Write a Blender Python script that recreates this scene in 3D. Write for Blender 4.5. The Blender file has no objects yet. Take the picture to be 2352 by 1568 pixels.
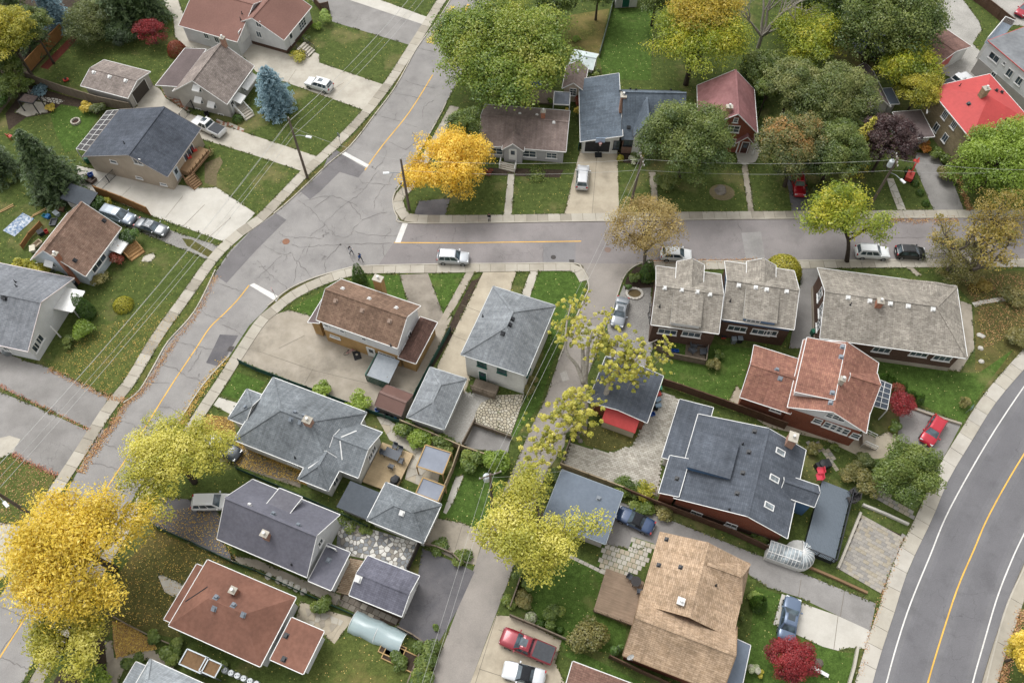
import bpy,bmesh,math,random
import numpy as np
from mathutils import Vector as V,Matrix
from mathutils.bvhtree import BVHTree
sc=bpy.context.scene
C=sc.collection
R=random.Random(7)
rad=math.radians
# ------------------------------------------------------------------ camera, sky, sun, exposure
CAM_H,TILT,FPX=86.0,rad(31.0),1829.0
cd=bpy.data.cameras.new('camera');cam=bpy.data.objects.new('camera',cd);C.objects.link(cam)
cam.location=(0,0,CAM_H);cam.rotation_euler=(TILT,0,0)
cd.sensor_width=36;cd.lens=FPX*36/2352;cd.clip_end=3000;cd.clip_start=1
sc.camera=cam
SUN_EL,SUN_AZ=rad(58),rad(-35)
w=bpy.data.worlds.new('World');sc.world=w;w.use_nodes=True
wn,wl=w.node_tree.nodes,w.node_tree.links
bg=wn['Background'];sky=wn.new('ShaderNodeTexSky');sky.sky_type='NISHITA';sky.sun_disc=False
sky.sun_elevation=SUN_EL;sky.sun_rotation=SUN_AZ;sky.air_density=1.0;sky.dust_density=3.0;sky.ozone_density=1.0
hs=wn.new('ShaderNodeHueSaturation');hs.inputs['Saturation'].default_value=0.02
wl.new(sky.outputs[0],hs.inputs['Color']);wl.new(hs.outputs[0],bg.inputs[0]);bg.inputs[1].default_value=0.15
sd=bpy.data.lights.new('sun','SUN');sun=bpy.data.objects.new('sun',sd);C.objects.link(sun)
sd.energy=0.8;sd.angle=rad(25);sd.color=(1.0,0.97,0.93)
sdir=V((math.sin(SUN_AZ)*math.cos(SUN_EL),math.cos(SUN_AZ)*math.cos(SUN_EL),math.sin(SUN_EL)))
sun.rotation_euler=sdir.to_track_quat('Z','Y').to_euler();sun.location=(0,60,150)
vs=sc.view_settings;vs.view_transform='Standard';vs.look='None';vs.gamma=1;vs.exposure=0.9
# ------------------------------------------------------------------ geometry helpers
_s,_c=math.sin(TILT),math.cos(TILT)
def ray(px,py):
 u=(px-1176)/FPX;v=(py-784)/FPX
 return V((u,_s-v*_c,-_c-v*_s))
def P(px,py,z=0.0):
 d=ray(px,py);t=(z-CAM_H)/d.z
 return V((d.x*t,d.y*t,z))
def PP(pts,z=0.0):return[P(x,y,z)for x,y in pts]
def smooth(pts,n=6):
 pts=[V(p)for p in pts];out=[]
 for i in range(len(pts)-1):
  p0=pts[max(i-1,0)];p1=pts[i];p2=pts[i+1];p3=pts[min(i+2,len(pts)-1)]
  for k in range(n):
   t=k/n
   out.append(0.5*((2*p1)+(p2-p0)*t+(2*p0-5*p1+4*p2-p3)*t*t+(3*p1-p0-3*p2+p3)*t**3))
 out.append(pts[-1]);return out
def tag(o,label=None,cat=None,group=None,kind=None):
 if label:o['label']=label
 if cat:o['category']=cat
 if group:o['group']=group
 if kind:o['kind']=kind
 return o
def obj(name,me,parent=None):
 o=bpy.data.objects.new(name,me);C.objects.link(o)
 if parent is not None:o.parent=parent
 return o
def empty(name,loc=(0,0,0),rz=0.0):
 o=bpy.data.objects.new(name,None);C.objects.link(o);o.location=loc;o.rotation_euler=(0,0,rz)
 o.empty_display_size=.2
 return o
class MB:
 def __init__(s):s.v=[];s.f=[];s.m=[]
 def add(s,vs,fs,mi=0,M=None):
  o=len(s.v)
  for p in vs:s.v.append(tuple(M@V(p))if M is not None else tuple(p))
  for f in fs:s.f.append([i+o for i in f]);s.m.append(mi)
  return s
 def box(s,c,size,mi=0,rz=0.0,M=None):
  x,y,z=size[0]/2,size[1]/2,size[2]/2
  T=Matrix.Translation(V(c))@Matrix.Rotation(rz,4,'Z')
  if M is not None:T=M@T
  s.add([(-x,-y,-z),(x,-y,-z),(x,y,-z),(-x,y,-z),(-x,-y,z),(x,-y,z),(x,y,z),(-x,y,z)],[(3,2,1,0),(4,5,6,7),(0,1,5,4),(1,2,6,5),(2,3,7,6),(3,0,4,7)],mi,T);return s
 def prism(s,poly,z0,z1,mi=0,mside=None):
  n=len(poly);vs=[(p[0],p[1],z0)for p in poly]+[(p[0],p[1],z1)for p in poly]
  a=sum(poly[i][0]*poly[(i+1)%n][1]-poly[(i+1)%n][0]*poly[i][1]for i in range(n))
  top=list(range(n,2*n));sides=[(i,(i+1)%n,n+(i+1)%n,n+i)for i in range(n)]
  if a<0:top.reverse();sides=[f[::-1]for f in sides]
  s.add(vs,[top],mi);o=len(s.v)-2*n
  for f in sides:s.f.append([i+o for i in f]);s.m.append(mi if mside is None else mside)
  return s
 def tube(s,pts,r,n=6,mi=0,cap=True):
  pts=[V(p)for p in pts];m=len(pts);rs=r if isinstance(r,(list,tuple))else[r]*m
  o=len(s.v);prev=None
  for i,p in enumerate(pts):
   d=(pts[min(i+1,m-1)]-pts[max(i-1,0)]).normalized()
   if prev is None:a=d.orthogonal().normalized()
   else:
    a=prev-d*prev.dot(d)
    a=a.normalized()if a.length>1e-5 else d.orthogonal().normalized()
   prev=a;b=d.cross(a)
   for k in range(n):
    t=2*math.pi*k/n;s.v.append(tuple(p+(a*math.cos(t)+b*math.sin(t))*rs[i]))
  for i in range(m-1):
   for k in range(n):
    s.f.append([o+i*n+k,o+i*n+(k+1)%n,o+(i+1)*n+(k+1)%n,o+(i+1)*n+k]);s.m.append(mi)
  if cap:
   s.f.append([o+k for k in range(n)][::-1]);s.m.append(mi)
   s.f.append([o+(m-1)*n+k for k in range(n)]);s.m.append(mi)
  return s
 def lathe(s,c,prof,n=16,mi=0):
  o=len(s.v);c=V(c)
  for r,z in prof:
   for k in range(n):
    t=2*math.pi*k/n;s.v.append((c.x+r*math.cos(t),c.y+r*math.sin(t),c.z+z))
  for i in range(len(prof)-1):
   for k in range(n):
    s.f.append([o+i*n+k,o+i*n+(k+1)%n,o+(i+1)*n+(k+1)%n,o+(i+1)*n+k]);s.m.append(mi)
  s.f.append([o+(len(prof)-1)*n+k for k in range(n)]);s.m.append(mi)
  return s
 def beam(s,a,b,wd,h,mi=0):
  a,b=V(a),V(b);d=b-a;L=d.length
  if L<1e-4:return s
  x=d/L;y=V((0,0,1)).cross(x)
  y=y.normalized()if y.length>1e-4 else V((0,1,0));z=x.cross(y)
  M=Matrix(((x.x,y.x,z.x,0),(x.y,y.y,z.y,0),(x.z,y.z,z.z,0),(0,0,0,1)))
  M=Matrix.Translation((a+b)/2)@M
  return s.box((0,0,0),(L,wd,h),mi,0,M)
 def build(s,name,mats,parent=None,smooth=False,uv=True):
  me=mesh_from(name,s.v,s.f,mats,s.m,smooth,uv)
  return obj(name,me,parent)
def mesh_from(name,v,f,mats,mi=None,smooth=False,uv=True):
 me=bpy.data.meshes.new(name);me.from_pydata([tuple(p)for p in v],[],f)
 for m in(mats if isinstance(mats,(list,tuple))else[mats]):me.materials.append(m)
 if mi is not None and any(mi):me.polygons.foreach_set('material_index',mi)
 if smooth:me.polygons.foreach_set('use_smooth',[True]*len(me.polygons))
 me.update()
 if uv:
  ul=me.uv_layers.new(name='UVMap');dat=np.zeros(len(me.loops)*2)
  co=me.vertices;Z=V((0,0,1))
  for p in me.polygons:
   n=p.normal
   if abs(n.z)>.985:h,b=V((1,0,0)),V((0,1,0))
   else:h=Z.cross(n).normalized();b=n.cross(h)
   for li in p.loop_indices:
    c=co[me.loops[li].vertex_index].co;dat[2*li]=c.dot(h);dat[2*li+1]=c.dot(b)
  ul.data.foreach_set('uv',dat)
 return me
def inpoly(x,y,poly):
 r=False;n=len(poly);j=n-1
 for i in range(n):
  xi,yi=poly[i][0],poly[i][1];xj,yj=poly[j][0],poly[j][1]
  if(yi>y)!=(yj>y)and x<(xj-xi)*(y-yi)/(yj-yi)+xi:r=not r
  j=i
 return r
# ------------------------------------------------------------------ materials
def lin(h,k=0.8):
 if isinstance(h,tuple):return h+(1.0,)if len(h)==3 else h
 h=h.lstrip('#');o=[]
 for i in(0,2,4):
  c=int(h[i:i+2],16)/255;c=c/12.92 if c<=.04045 else((c+.055)/1.055)**2.4
  o.append(c*k)
 return tuple(o)+(1.0,)
MATS={}
class NT:
 def __init__(s,name):
  s.m=bpy.data.materials.new(name);s.m.use_nodes=True;s.t=s.m.node_tree
  s.b=s.t.nodes['Principled BSDF']
 def n(s,typ,**kw):
  nd=s.t.nodes.new('ShaderNode'+typ)
  for k,v in kw.items():
   if k in nd.inputs.keys():s.set(nd,k,v)
   else:setattr(nd,k,v)
  return nd
 def set(s,nd,k,v):
  if isinstance(v,bpy.types.NodeSocket):s.t.links.new(v,nd.inputs[k])
  else:nd.inputs[k].default_value=v
 def co(s,kind='Object'):return s.n('TexCoord').outputs[kind]
 def noise(s,vec,scale,detail=4,rough=.6,dist=0):
  nd=s.n('TexNoise',Scale=scale,Detail=detail,Roughness=rough,Distortion=dist);s.set(nd,'Vector',vec);return nd.outputs['Fac']
 def ramp(s,fac,stops,interp='LINEAR'):
  nd=s.n('ValToRGB');s.set(nd,'Fac',fac);cr=nd.color_ramp;cr.interpolation=interp
  while len(cr.elements)<len(stops):cr.elements.new(.5)
  for e,(p,c)in zip(cr.elements,stops):e.position=p;e.color=c if len(c)==4 else c+(1,)
  return nd.outputs[0]
 def mix(s,fac,a,b,mode='MIX'):
  nd=s.n('MixRGB',blend_type=mode);s.set(nd,'Fac',fac);s.set(nd,'Color1',a);s.set(nd,'Color2',b);return nd.outputs[0]
 def math(s,op,a,b=0.0):
  nd=s.n('Math',operation=op)
  for i,q in enumerate((a,b)):
   if isinstance(q,bpy.types.NodeSocket):s.t.links.new(q,nd.inputs[i])
   else:nd.inputs[i].default_value=q
  return nd.outputs[0]
 def step(s,fac,a,b):return s.ramp(fac,[(a,(0,0,0,1)),(b,(1,1,1,1))])
 def bump(s,h,strength=.3,dist=.02):
  nd=s.n('Bump',Strength=strength,Distance=dist);s.set(nd,'Height',h);s.set(s.b,'Normal',nd.outputs[0])
 def fin(s,col,rough=.8,spec=.3,metal=0.0):
  s.set(s.b,'Base Color',col);s.set(s.b,'Roughness',rough);s.set(s.b,'Metallic',metal);s.set(s.b,'Specular IOR Level',spec);return s.m
G4=lambda g:(g,g,g,1)
def mat(name,c1,c2=None,scale=2.0,rough=.8,bump=.15,big=.25,bigamt=.25,spec=.3,metal=0.0,k=.8):
 if name in MATS:return MATS[name]
 t=NT(name);c1=lin(c1,k);co=t.co()
 c2=lin(c2,k)if c2 else tuple(x*.82 for x in c1[:3])+(1,)
 n1=t.noise(co,scale,6,.65)
 col=t.mix(t.step(n1,.35,.65),c1,c2)
 n2=t.noise(co,big,3)
 col=t.mix(1.0,col,t.ramp(n2,[(.3,G4(1-bigamt)),(.7,G4(1+bigamt*.5))]),'MULTIPLY')
 if bump:t.bump(t.noise(co,scale*4,4),bump,.03)
 MATS[name]=t.fin(col,rough,spec,metal);return t.m
def plain(name,c,rough=.5,spec=.4,metal=0.0,k=.8):
 if name in MATS:return MATS[name]
 t=NT(name);c=lin(c,k);n=t.noise(t.co(),3.0,3)
 col=t.mix(1.0,c,t.ramp(n,[(.3,G4(.92)),(.7,G4(1.05))]),'MULTIPLY')
 MATS[name]=t.fin(col,rough,spec,metal);return t.m
def shingle(name,a,b,cdark=None,w=.46,h=.21,contrast=1.15,streak=.24,k=1.0):
 if name in MATS:return MATS[name]
 t=NT(name);uv=t.co('UV');a,b=lin(a,k),lin(b,k)
 dk=lin(cdark,k)if cdark else tuple(x*.55 for x in b[:3])+(1,)
 br=t.n('TexBrick',offset=.5,Scale=1.0,**{'Brick Width':w,'Row Height':h,'Mortar Size':.014,'Mortar Smooth':.3,'Bias':0.0})
 t.set(br,'Vector',uv);t.set(br,'Color1',a);t.set(br,'Color2',b);t.set(br,'Mortar',dk)
 nz=t.noise(uv,3.2,4,.7)
 col=t.mix(t.math('MULTIPLY',t.step(nz,.52,.62),.45*contrast),br.outputs['Color'],dk)
 n2=t.noise(t.co(),.22,4)
 col=t.mix(1.0,col,t.ramp(n2,[(.3,G4(1-streak)),(.7,G4(1+streak*.6))]),'MULTIPLY')
 st=t.n('Mapping');t.set(st,'Vector',uv);st.inputs['Scale'].default_value=(2.2,.18,1)
 n3=t.noise(st.outputs[0],1.2,4)
 col=t.mix(1.0,col,t.ramp(n3,[(.35,G4(.82)),(.65,G4(1.08))]),'MULTIPLY')
 col=t.mix(1.0,col,t.ramp(t.noise(t.co(),.9,5,.7),[(.3,G4(.86)),(.7,G4(1.1))]),'MULTIPLY')
 t.bump(t.mix(.5,br.outputs['Fac'],nz),.35,.02)
 MATS[name]=t.fin(col,.9,.15);return t.m
def siding(name,c,pitch=.22,vertical=False,k=.85,amt=.62):
 if name in MATS:return MATS[name]
 t=NT(name);uv=t.co('UV');c=lin(c,k)
 sx=t.n('SeparateXYZ');t.set(sx,'Vector',uv)
 f=t.math('FRACT',t.math('DIVIDE',sx.outputs[0 if vertical else 1],pitch))
 line=t.ramp(f,[(0,G4(amt)),(.1,G4(1)),(1,G4(.96))])
 col=t.mix(1.0,c,line,'MULTIPLY')
 n=t.noise(t.co(),.8,4)
 col=t.mix(1.0,col,t.ramp(n,[(.3,G4(.88)),(.7,G4(1.04))]),'MULTIPLY')
 t.bump(f,.4,.02);MATS[name]=t.fin(col,.6,.35);return t.m
def brick(name,a,b,mortar,w=.22,h=.075,k=.8,big=.2):
 if name in MATS:return MATS[name]
 t=NT(name);uv=t.co('UV')
 br=t.n('TexBrick',offset=.5,Scale=1.0,**{'Brick Width':w,'Row Height':h,'Mortar Size':.01})
 t.set(br,'Vector',uv);t.set(br,'Color1',lin(a,k));t.set(br,'Color2',lin(b,k));t.set(br,'Mortar',lin(mortar,k))
 n2=t.noise(t.co(),.7,4)
 col=t.mix(1.0,br.outputs['Color'],t.ramp(n2,[(.3,G4(1-big)),(.7,G4(1.08))]),'MULTIPLY')
 t.bump(br.outputs['Fac'],.3,.01);MATS[name]=t.fin(col,.85,.2);return t.m
def asphalt(name,c,c2,k=.8,worn=None,tint=.18):
 if name in MATS:return MATS[name]
 t=NT(name);co=t.co();c,c2=lin(c,k),lin(c2,k)
 col=t.mix(t.step(t.noise(co,.35,5,.6),.35,.68),c,c2)
 col=t.mix(1.0,col,t.ramp(t.noise(co,9,3,.8),[(.3,G4(.86)),(.7,G4(1.1))]),'MULTIPLY')
 col=t.mix(1.0,col,t.ramp(t.noise(co,.07,3),[(.3,G4(1-tint)),(.7,G4(1.06))]),'MULTIPLY')
 vo=t.n('TexVoronoi',feature='DISTANCE_TO_EDGE',Scale=.35)
 nv=t.n('TexNoise',Scale=.8,Detail=5.0);t.set(nv,'Vector',co)
 vv=t.n('MixRGB',blend_type='LINEAR_LIGHT');vv.inputs[0].default_value=.9;t.set(vv,'Color1',co);t.set(vv,'Color2',nv.outputs['Color'])
 t.set(vo,'Vector',vv.outputs[0])
 cr=t.ramp(vo.outputs['Distance'],[(.0,G4(.72)),(.012,G4(1))])
 msk=t.step(t.noise(co,.12,2),.5,.6)
 col=t.mix(msk,col,t.mix(1.0,col,cr,'MULTIPLY'))
 st=t.noise(co,.3,5,.65);col=t.mix(1.0,col,t.ramp(st,[(.3,G4(.84)),(.45,G4(1)),(.7,G4(1.05))]),'MULTIPLY')
 t.bump(t.noise(co,30,2),.12,.01);MATS[name]=t.fin(col,.9,.2);return t.m
def concrete(name,c,c2,k=.8,stain=.25):
 if name in MATS:return MATS[name]
 t=NT(name);co=t.co();c,c2=lin(c,k),lin(c2,k)
 col=t.mix(t.step(t.noise(co,.5,6,.65),.35,.7),c,c2)
 col=t.mix(1.0,col,t.ramp(t.noise(co,.16,5,.7),[(.3,G4(1-stain)),(.5,G4(1)),(.75,G4(1.04))]),'MULTIPLY')
 col=t.mix(1.0,col,t.ramp(t.noise(co,12,3,.7),[(.3,G4(.92)),(.7,G4(1.04))]),'MULTIPLY')
 t.bump(t.noise(co,14,3),.1,.01);MATS[name]=t.fin(col,.85,.25);return t.m
def grass(name,d,l,dry,dryamt=.55,leaf=None,leafamt=.0,k=.8):
 if name in MATS:return MATS[name]
 t=NT(name);co=t.co();d,l,dry=lin(d,k),lin(l,k),lin(dry,k)
 col=t.mix(t.step(t.noise(co,1.1,6,.7),.3,.7),d,l)
 col=t.mix(1.0,col,t.ramp(t.noise(co,7,5,.8),[(.28,G4(.45)),(.72,G4(1.35))]),'MULTIPLY')
 col=t.mix(1.0,col,t.ramp(t.noise(co,2.3,4,.7),[(.3,G4(.68)),(.7,G4(1.25))]),'MULTIPLY')
 dn=t.noise(co,.16,6,.62)
 col=t.mix(t.math('MULTIPLY',t.step(dn,dryamt-.02,dryamt+.16),.85),col,dry)
 if leaf:
  for sc_,th in((2.6,.16),(4.3,.2)):
   vo=t.n('TexVoronoi',Scale=sc_);t.set(vo,'Vector',co)
   sp=t.n('SeparateXYZ');t.set(sp,'Vector',vo.outputs['Color'])
   m=t.math('MULTIPLY',t.math('LESS_THAN',vo.outputs['Distance'],th),t.math('LESS_THAN',sp.outputs[0],leafamt))
   col=t.mix(m,col,lin(leaf,k))
 t.bump(t.noise(co,9,5,.8),.6,.06);MATS[name]=t.fin(col,.95,.1);return t.m
def leafmat(name,cols,k=1.08,transl=.42):
 if name in MATS:return MATS[name]
 t=NT(name);at=t.n('Attribute');at.attribute_name='tint'
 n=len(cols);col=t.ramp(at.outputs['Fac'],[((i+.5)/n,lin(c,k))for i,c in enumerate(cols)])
 df=t.n('BsdfDiffuse');tr=t.n('BsdfTranslucent');mx=t.n('MixShader');mx.inputs[0].default_value=transl
 t.set(df,'Color',col);t.set(tr,'Color',col)
 t.t.links.new(df.outputs[0],mx.inputs[1]);t.t.links.new(tr.outputs[0],mx.inputs[2])
 gl=t.n('BsdfGlossy');gl.inputs['Roughness'].default_value=.45;m2=t.n('MixShader');m2.inputs[0].default_value=.04
 t.t.links.new(mx.outputs[0],m2.inputs[1]);t.t.links.new(gl.outputs[0],m2.inputs[2])
 t.t.links.new(m2.outputs[0],t.t.nodes['Material Output'].inputs[0]);t.t.nodes.remove(t.b)
 MATS[name]=t.m;return t.m
def glass(name='window_glass',c=(.03,.04,.05),rough=.08):
 if name in MATS:return MATS[name]
 t=NT(name);n=t.noise(t.co(),.9,2)
 col=t.mix(t.step(n,.4,.62),c+(1,),tuple(min(1,x*2.6)for x in c)+(1,))
 MATS[name]=t.fin(col,rough,.8);return t.m
def paint(name,c,k=.8,metal=.25):
 if name in MATS:return MATS[name]
 t=NT(name);c=lin(c,k);t.fin(c,.28,.5,metal)
 t.set(t.b,'Coat Weight',.6);t.set(t.b,'Coat Roughness',.08);MATS[name]=t.m;return t.m
def wood(name,c,c2,k=.8,along=(.3,6,6),scale=1.5):
 if name in MATS:return MATS[name]
 t=NT(name);mp=t.n('Mapping');t.set(mp,'Vector',t.co());mp.inputs['Scale'].default_value=along
 n=t.noise(mp.outputs[0],scale,6,.7)
 col=t.mix(t.step(n,.3,.7),lin(c,k),lin(c2,k))
 col=t.mix(1.0,col,t.ramp(t.noise(t.co(),.9,4),[(.3,G4(.8)),(.7,G4(1.1))]),'MULTIPLY')
 t.bump(n,.2,.01);MATS[name]=t.fin(col,.85,.2);return t.m
GLASS=glass();WHITE=plain('white_trim','#e8e8e6',.5);DARK=plain('dark_metal','#2a2c30',.5)
BLACK=plain('black_rubber','#1c1c1e',.8);GREYM=plain('galvanised_metal','#9aa0a4',.4,.5,.6)
CON=concrete('concrete_light','#c3bdb0','#b1aa9d');CONW=concrete('concrete_white','#cbc7be','#beb9af',stain=.12)
CONS=concrete('concrete_stained','#b0a799','#988f80',stain=.4);CONB=concrete('concrete_buff','#bfb4a0','#aba08d',stain=.3)
SOIL=mat('garden_soil','#4c4034','#382e26',3,.95,.5);MULCH=mat('red_mulch','#6e3526','#54281f',6,.95,.5)
# ------------------------------------------------------------------ ground, roads, pavements
GRASS=grass('lawn_grass','#445129','#5d6a37','#7d7450',.56,'#b9a860',.12,k=.88)
GRASSB=grass('lawn_bright','#3f5524','#587034','#77764a',.60,'#c6bd80',.08,k=.9)
GRASSL=grass('lawn_leafy','#4a552b','#636b38','#7f7048',.55,'#bda468',.16,k=.92)
GRASSD=grass('lawn_brown','#4d4f2d','#646138','#70633f',.52,'#b3a058',.16,k=.95)
LITTER=grass('leaf_ground','#86693a','#a08450','#6e5a3c',.55,'#c9a552',.55)
GRAVEL=mat('gravel','#a5a29d','#7f7c78',7,.95,.5,.3,.2);GRAVW=mat('gravel_pale','#b9b6b0','#9c9992',6,.95,.4,.25,.25)
ASPH=asphalt('asphalt_road','#a19e9b','#93908e');ASPB=asphalt('asphalt_brownish','#989291','#8c8786')
ASPL=asphalt('asphalt_lane','#a39c95','#958f89');ASPH3=asphalt('asphalt_highway','#7f7e80','#757476',tint=.1)
ASPD=asphalt('asphalt_drive','#9a9794','#888582');ASPDK=asphalt('asphalt_dark','#656468','#7b787a',tint=.3)
ASPATCH=asphalt('asphalt_patch','#807d7e','#767374');YEL=mat('road_yellow','#f2c25c','#dfae55',6,.8,.05,.5,.2)
RWH=mat('road_white','#eceae6','#d2d0cb',6,.8,.05,.5,.15);CRACK=mat('crack_tar','#7d7976','#6f6b69',5,.95,.1)
def sheet(name,pts,z,m,label=None,parent=None,kind='structure',world=False):
 p=pts if world else PP(pts,z);p=[V((q[0],q[1],z))for q in p]
 a=sum(p[i].x*p[(i+1)%len(p)].y-p[(i+1)%len(p)].x*p[i].y for i in range(len(p)))
 if a<0:p.reverse()
 o=obj(name,mesh_from(name,p,[list(range(len(p)))],m,uv=False),parent)
 if parent is None:tag(o,label,kind=kind)
 return o
def ribbon(pts,wd,z):
 L,Rr=[],[]
 for i,p in enumerate(pts):
  d=(pts[min(i+1,len(pts)-1)]-pts[max(i-1,0)]);d.z=0;d.normalize();n=V((-d.y,d.x,0))
  h=(wd[i]if isinstance(wd,list)else wd)/2;L.append(p+n*h);Rr.append(p-n*h)
 return L,Rr
def strip(name,pts,wd,z,m,label=None,parent=None,sm=0,world=False):
 q=pts if world else PP(pts,z)
 if sm:q=smooth(q,sm)
 L,Rr=ribbon(q,wd,z);n=len(q);v=[V((p.x,p.y,z))for p in L+Rr]
 o=obj(name,mesh_from(name,v,[[n+i,n+i+1,i+1,i]for i in range(n-1)],m,uv=False),parent)
 if parent is None:tag(o,label,kind='structure')
 return o
gv=[(-400,-200,0),(400,-200,0),(400,500,0),(-400,500,0)]
tag(obj('ground',mesh_from('ground',gv,[[0,1,2,3]],GRASS,uv=False)),'green and dry grass covering the neighbourhood ground',kind='structure')
# --- roads
r1L=[(1100,-110),(1068,-50),(1035,0),(1002,52),(958,110),(910,197),(860,265),(805,335),(755,376),(674,453),(629,491),(575,530),(527,577),(497,622),(447,715),(386,785),(357,835),(320,897),(282,930),(265,960),(235,1000),(195,1052),(165,1107),(82,1237),(20,1336),(-30,1415),(-150,1610)]
r1R=[(-60,1740),(50,1568),(82,1511),(200,1318),(330,1105),(425,947),(472,877),(527,817),(572,748),(620,700),(663,665),(720,639),(800,616),(850,610),(950,609),(960,514),(938,514),(918,506),(906,487),(902,457),(910,435),(928,412),(1008,270),(1025,235),(1152,0),(1190,-70),(1210,-110)]
road1=sheet('road',r1L+r1R,.012,ASPH,'grey cracked asphalt road running diagonally through the intersection')
r2=[(868,610),(935,513),(1176,512),(1526,507),(1764,504),(2051,502),(2352,501),(2600,500),(2600,598),(2352,598),(2139,598),(1764,599),(1496,603),(1462,608),(1446,617),(1330,640),(1325,610),(1313,605),(1176,606),(1025,607)]
road2=sheet('road',r2,.016,ASPB,'brownish grey asphalt side street with parked cars leading off the intersection')
lane=[(1313,604),(1336,617),(1348,642),(1351,662),(1341,685),(1312,755),(1283,827),(1251,920),(1223,975),(1195,1040),(1160,1120),(1115,1226),(1088,1306),(1050,1400),(1013,1496),(985,1568),(950,1660),(1045,1660),(1080,1568),(1138,1413),(1175,1313),(1236,1134),(1258,1080),(1296,1024),(1301,992),(1345,875),(1378,790),(1393,742),(1408,710),(1428,647),(1446,617),(1470,606)]
lane_o=sheet('lane',lane,.020,ASPL,'narrow pale asphalt lane between back yards')
r3L=[(2560,620),(2450,740),(2352,843),(2279,934),(2231,1009),(2174,1109),(2144,1176),(2074,1341),(2029,1471),(2000,1568),(1975,1680)]
r3R=[(2240,1680),(2264,1568),(2306,1408),(2352,1303),(2430,1150),(2520,1000),(2640,850)]
road3=sheet('road',[(p.x,p.y)for p in smooth([V(a)for a in r3L],5)]+[(p.x,p.y)for p in smooth([V(a)for a in r3R],5)],.012,ASPH3,'smooth dark asphalt curved main road with yellow centre line')
ZP,ZM,ZC=.024,.028,.032
for pts,r in[([(762,338),(840,388),(823,408),(780,395),(735,440),(712,458),(690,440),(738,398)],road1),([(634,490),(658,505),(588,575),(520,650),(493,630),(530,580),(575,532)],road1),([(505,770),(546,772),(520,820),(505,840),(473,832)],road1)]:
 sheet('asphalt_patch',pts,ZP,ASPATCH,parent=r)
sheet('asphalt_patch',[(505,768),(547,770),(505,842),(474,833)],ZP+.002,ASPDK,parent=road1)
sheet('asphalt_patch',[(1703,535),(1748,532),(1757,592),(1714,597)],ZP,mat('asphalt_pale_patch','#a5a29f','#9a9795',4),parent=road2)
sheet('asphalt_patch',[(1248,559),(1322,558),(1322,604),(1248,605)],ZP,asphalt('asphalt_patch_soft','#8f8d8e','#878586'),parent=road2)
sheet('asphalt_patch',[(1338,745),(1385,752),(1370,800),(1330,790)],ZP+.004,mat('lane_pale_patch','#aeaaa4','#a09c96',4),parent=lane_o)
sheet('asphalt_patch',[(1286,857),(1300,850),(1308,872),(1292,875)],ZP+.004,mat('lane_pale_patch','#aeaaa4','#a09c96',4),parent=lane_o)
strip('yellow_line',[(1076,10),(1062,40)],.35,ZM,YEL,parent=road1)
strip('yellow_line',[(994,172),(940,258),(878,335),(838,391)],.16,ZM,YEL,parent=road1,sm=4)
strip('yellow_line',[(572,655),(546,688),(515,720),(482,752),(450,800),(395,882),(340,970),(295,1045),(252,1110),(150,1275),(60,1415),(-40,1570)],.15,ZM,YEL,parent=road1,sm=4)
strip('yellow_line',[(905,557),(1050,558),(1176,556),(1335,554)],.15,ZM,YEL,parent=road2)
strip('yellow_line',[(2560,760),(2450,900),(2351,1044),(2275,1176),(2237,1262),(2199,1351),(2160,1470),(2131,1568),(2110,1660)],.15,ZM,YEL,parent=road3,sm=5)
strip('white_line',[(2500,690),(2430,785),(2351,889),(2266,1018),(2181,1169),(2136,1276),(2091,1386),(2060,1480),(2036,1568),(2015,1660)],.14,ZM,RWH,parent=road3,sm=5)
strip('white_line',[(2500,990),(2420,1100),(2351,1228),(2318,1300),(2289,1376),(2260,1475),(2234,1568),(2215,1660)],.14,ZM,RWH,parent=road3,sm=5)
for cx,m in((-1,0),(1,1)):
 W1=[(2500,690),(2430,785),(2351,889),(2266,1018),(2181,1169),(2136,1276),(2091,1386),(2060,1480),(2036,1568),(2015,1660)]if m==0 else[(2500,990),(2420,1100),(2351,1228),(2318,1300),(2289,1376),(2260,1475),(2234,1568),(2215,1660)]
 Y1=[P(*q)for q in[(2560,760),(2450,900),(2351,1044),(2275,1176),(2237,1262),(2199,1351),(2160,1470),(2131,1568),(2110,1660)]];W1=[P(*q)for q in W1];q=[((min(Y1,key=lambda y:(y-p).length))+p)/2 for p in W1]
 for k,(wd_,c_)in enumerate(((2.6,'#7b7a7d'),(1.9,'#767578'))):strip('wheel_track',smooth(q,5),wd_,.016+.003*k,asphalt('asphalt_track_%d'%k,c_,'#717073',tint=.1),parent=road3,world=True)
for pts,r in[([(785,354),(793,349),(848,379),(842,385)],road1),([(573,655),(583,650),(642,682),(634,692)],road1),([(925,511),(937,513),(920,557),(907,557)],road2)]:
 sheet('stop_line',pts,ZM+.002,RWH,parent=r)
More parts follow.
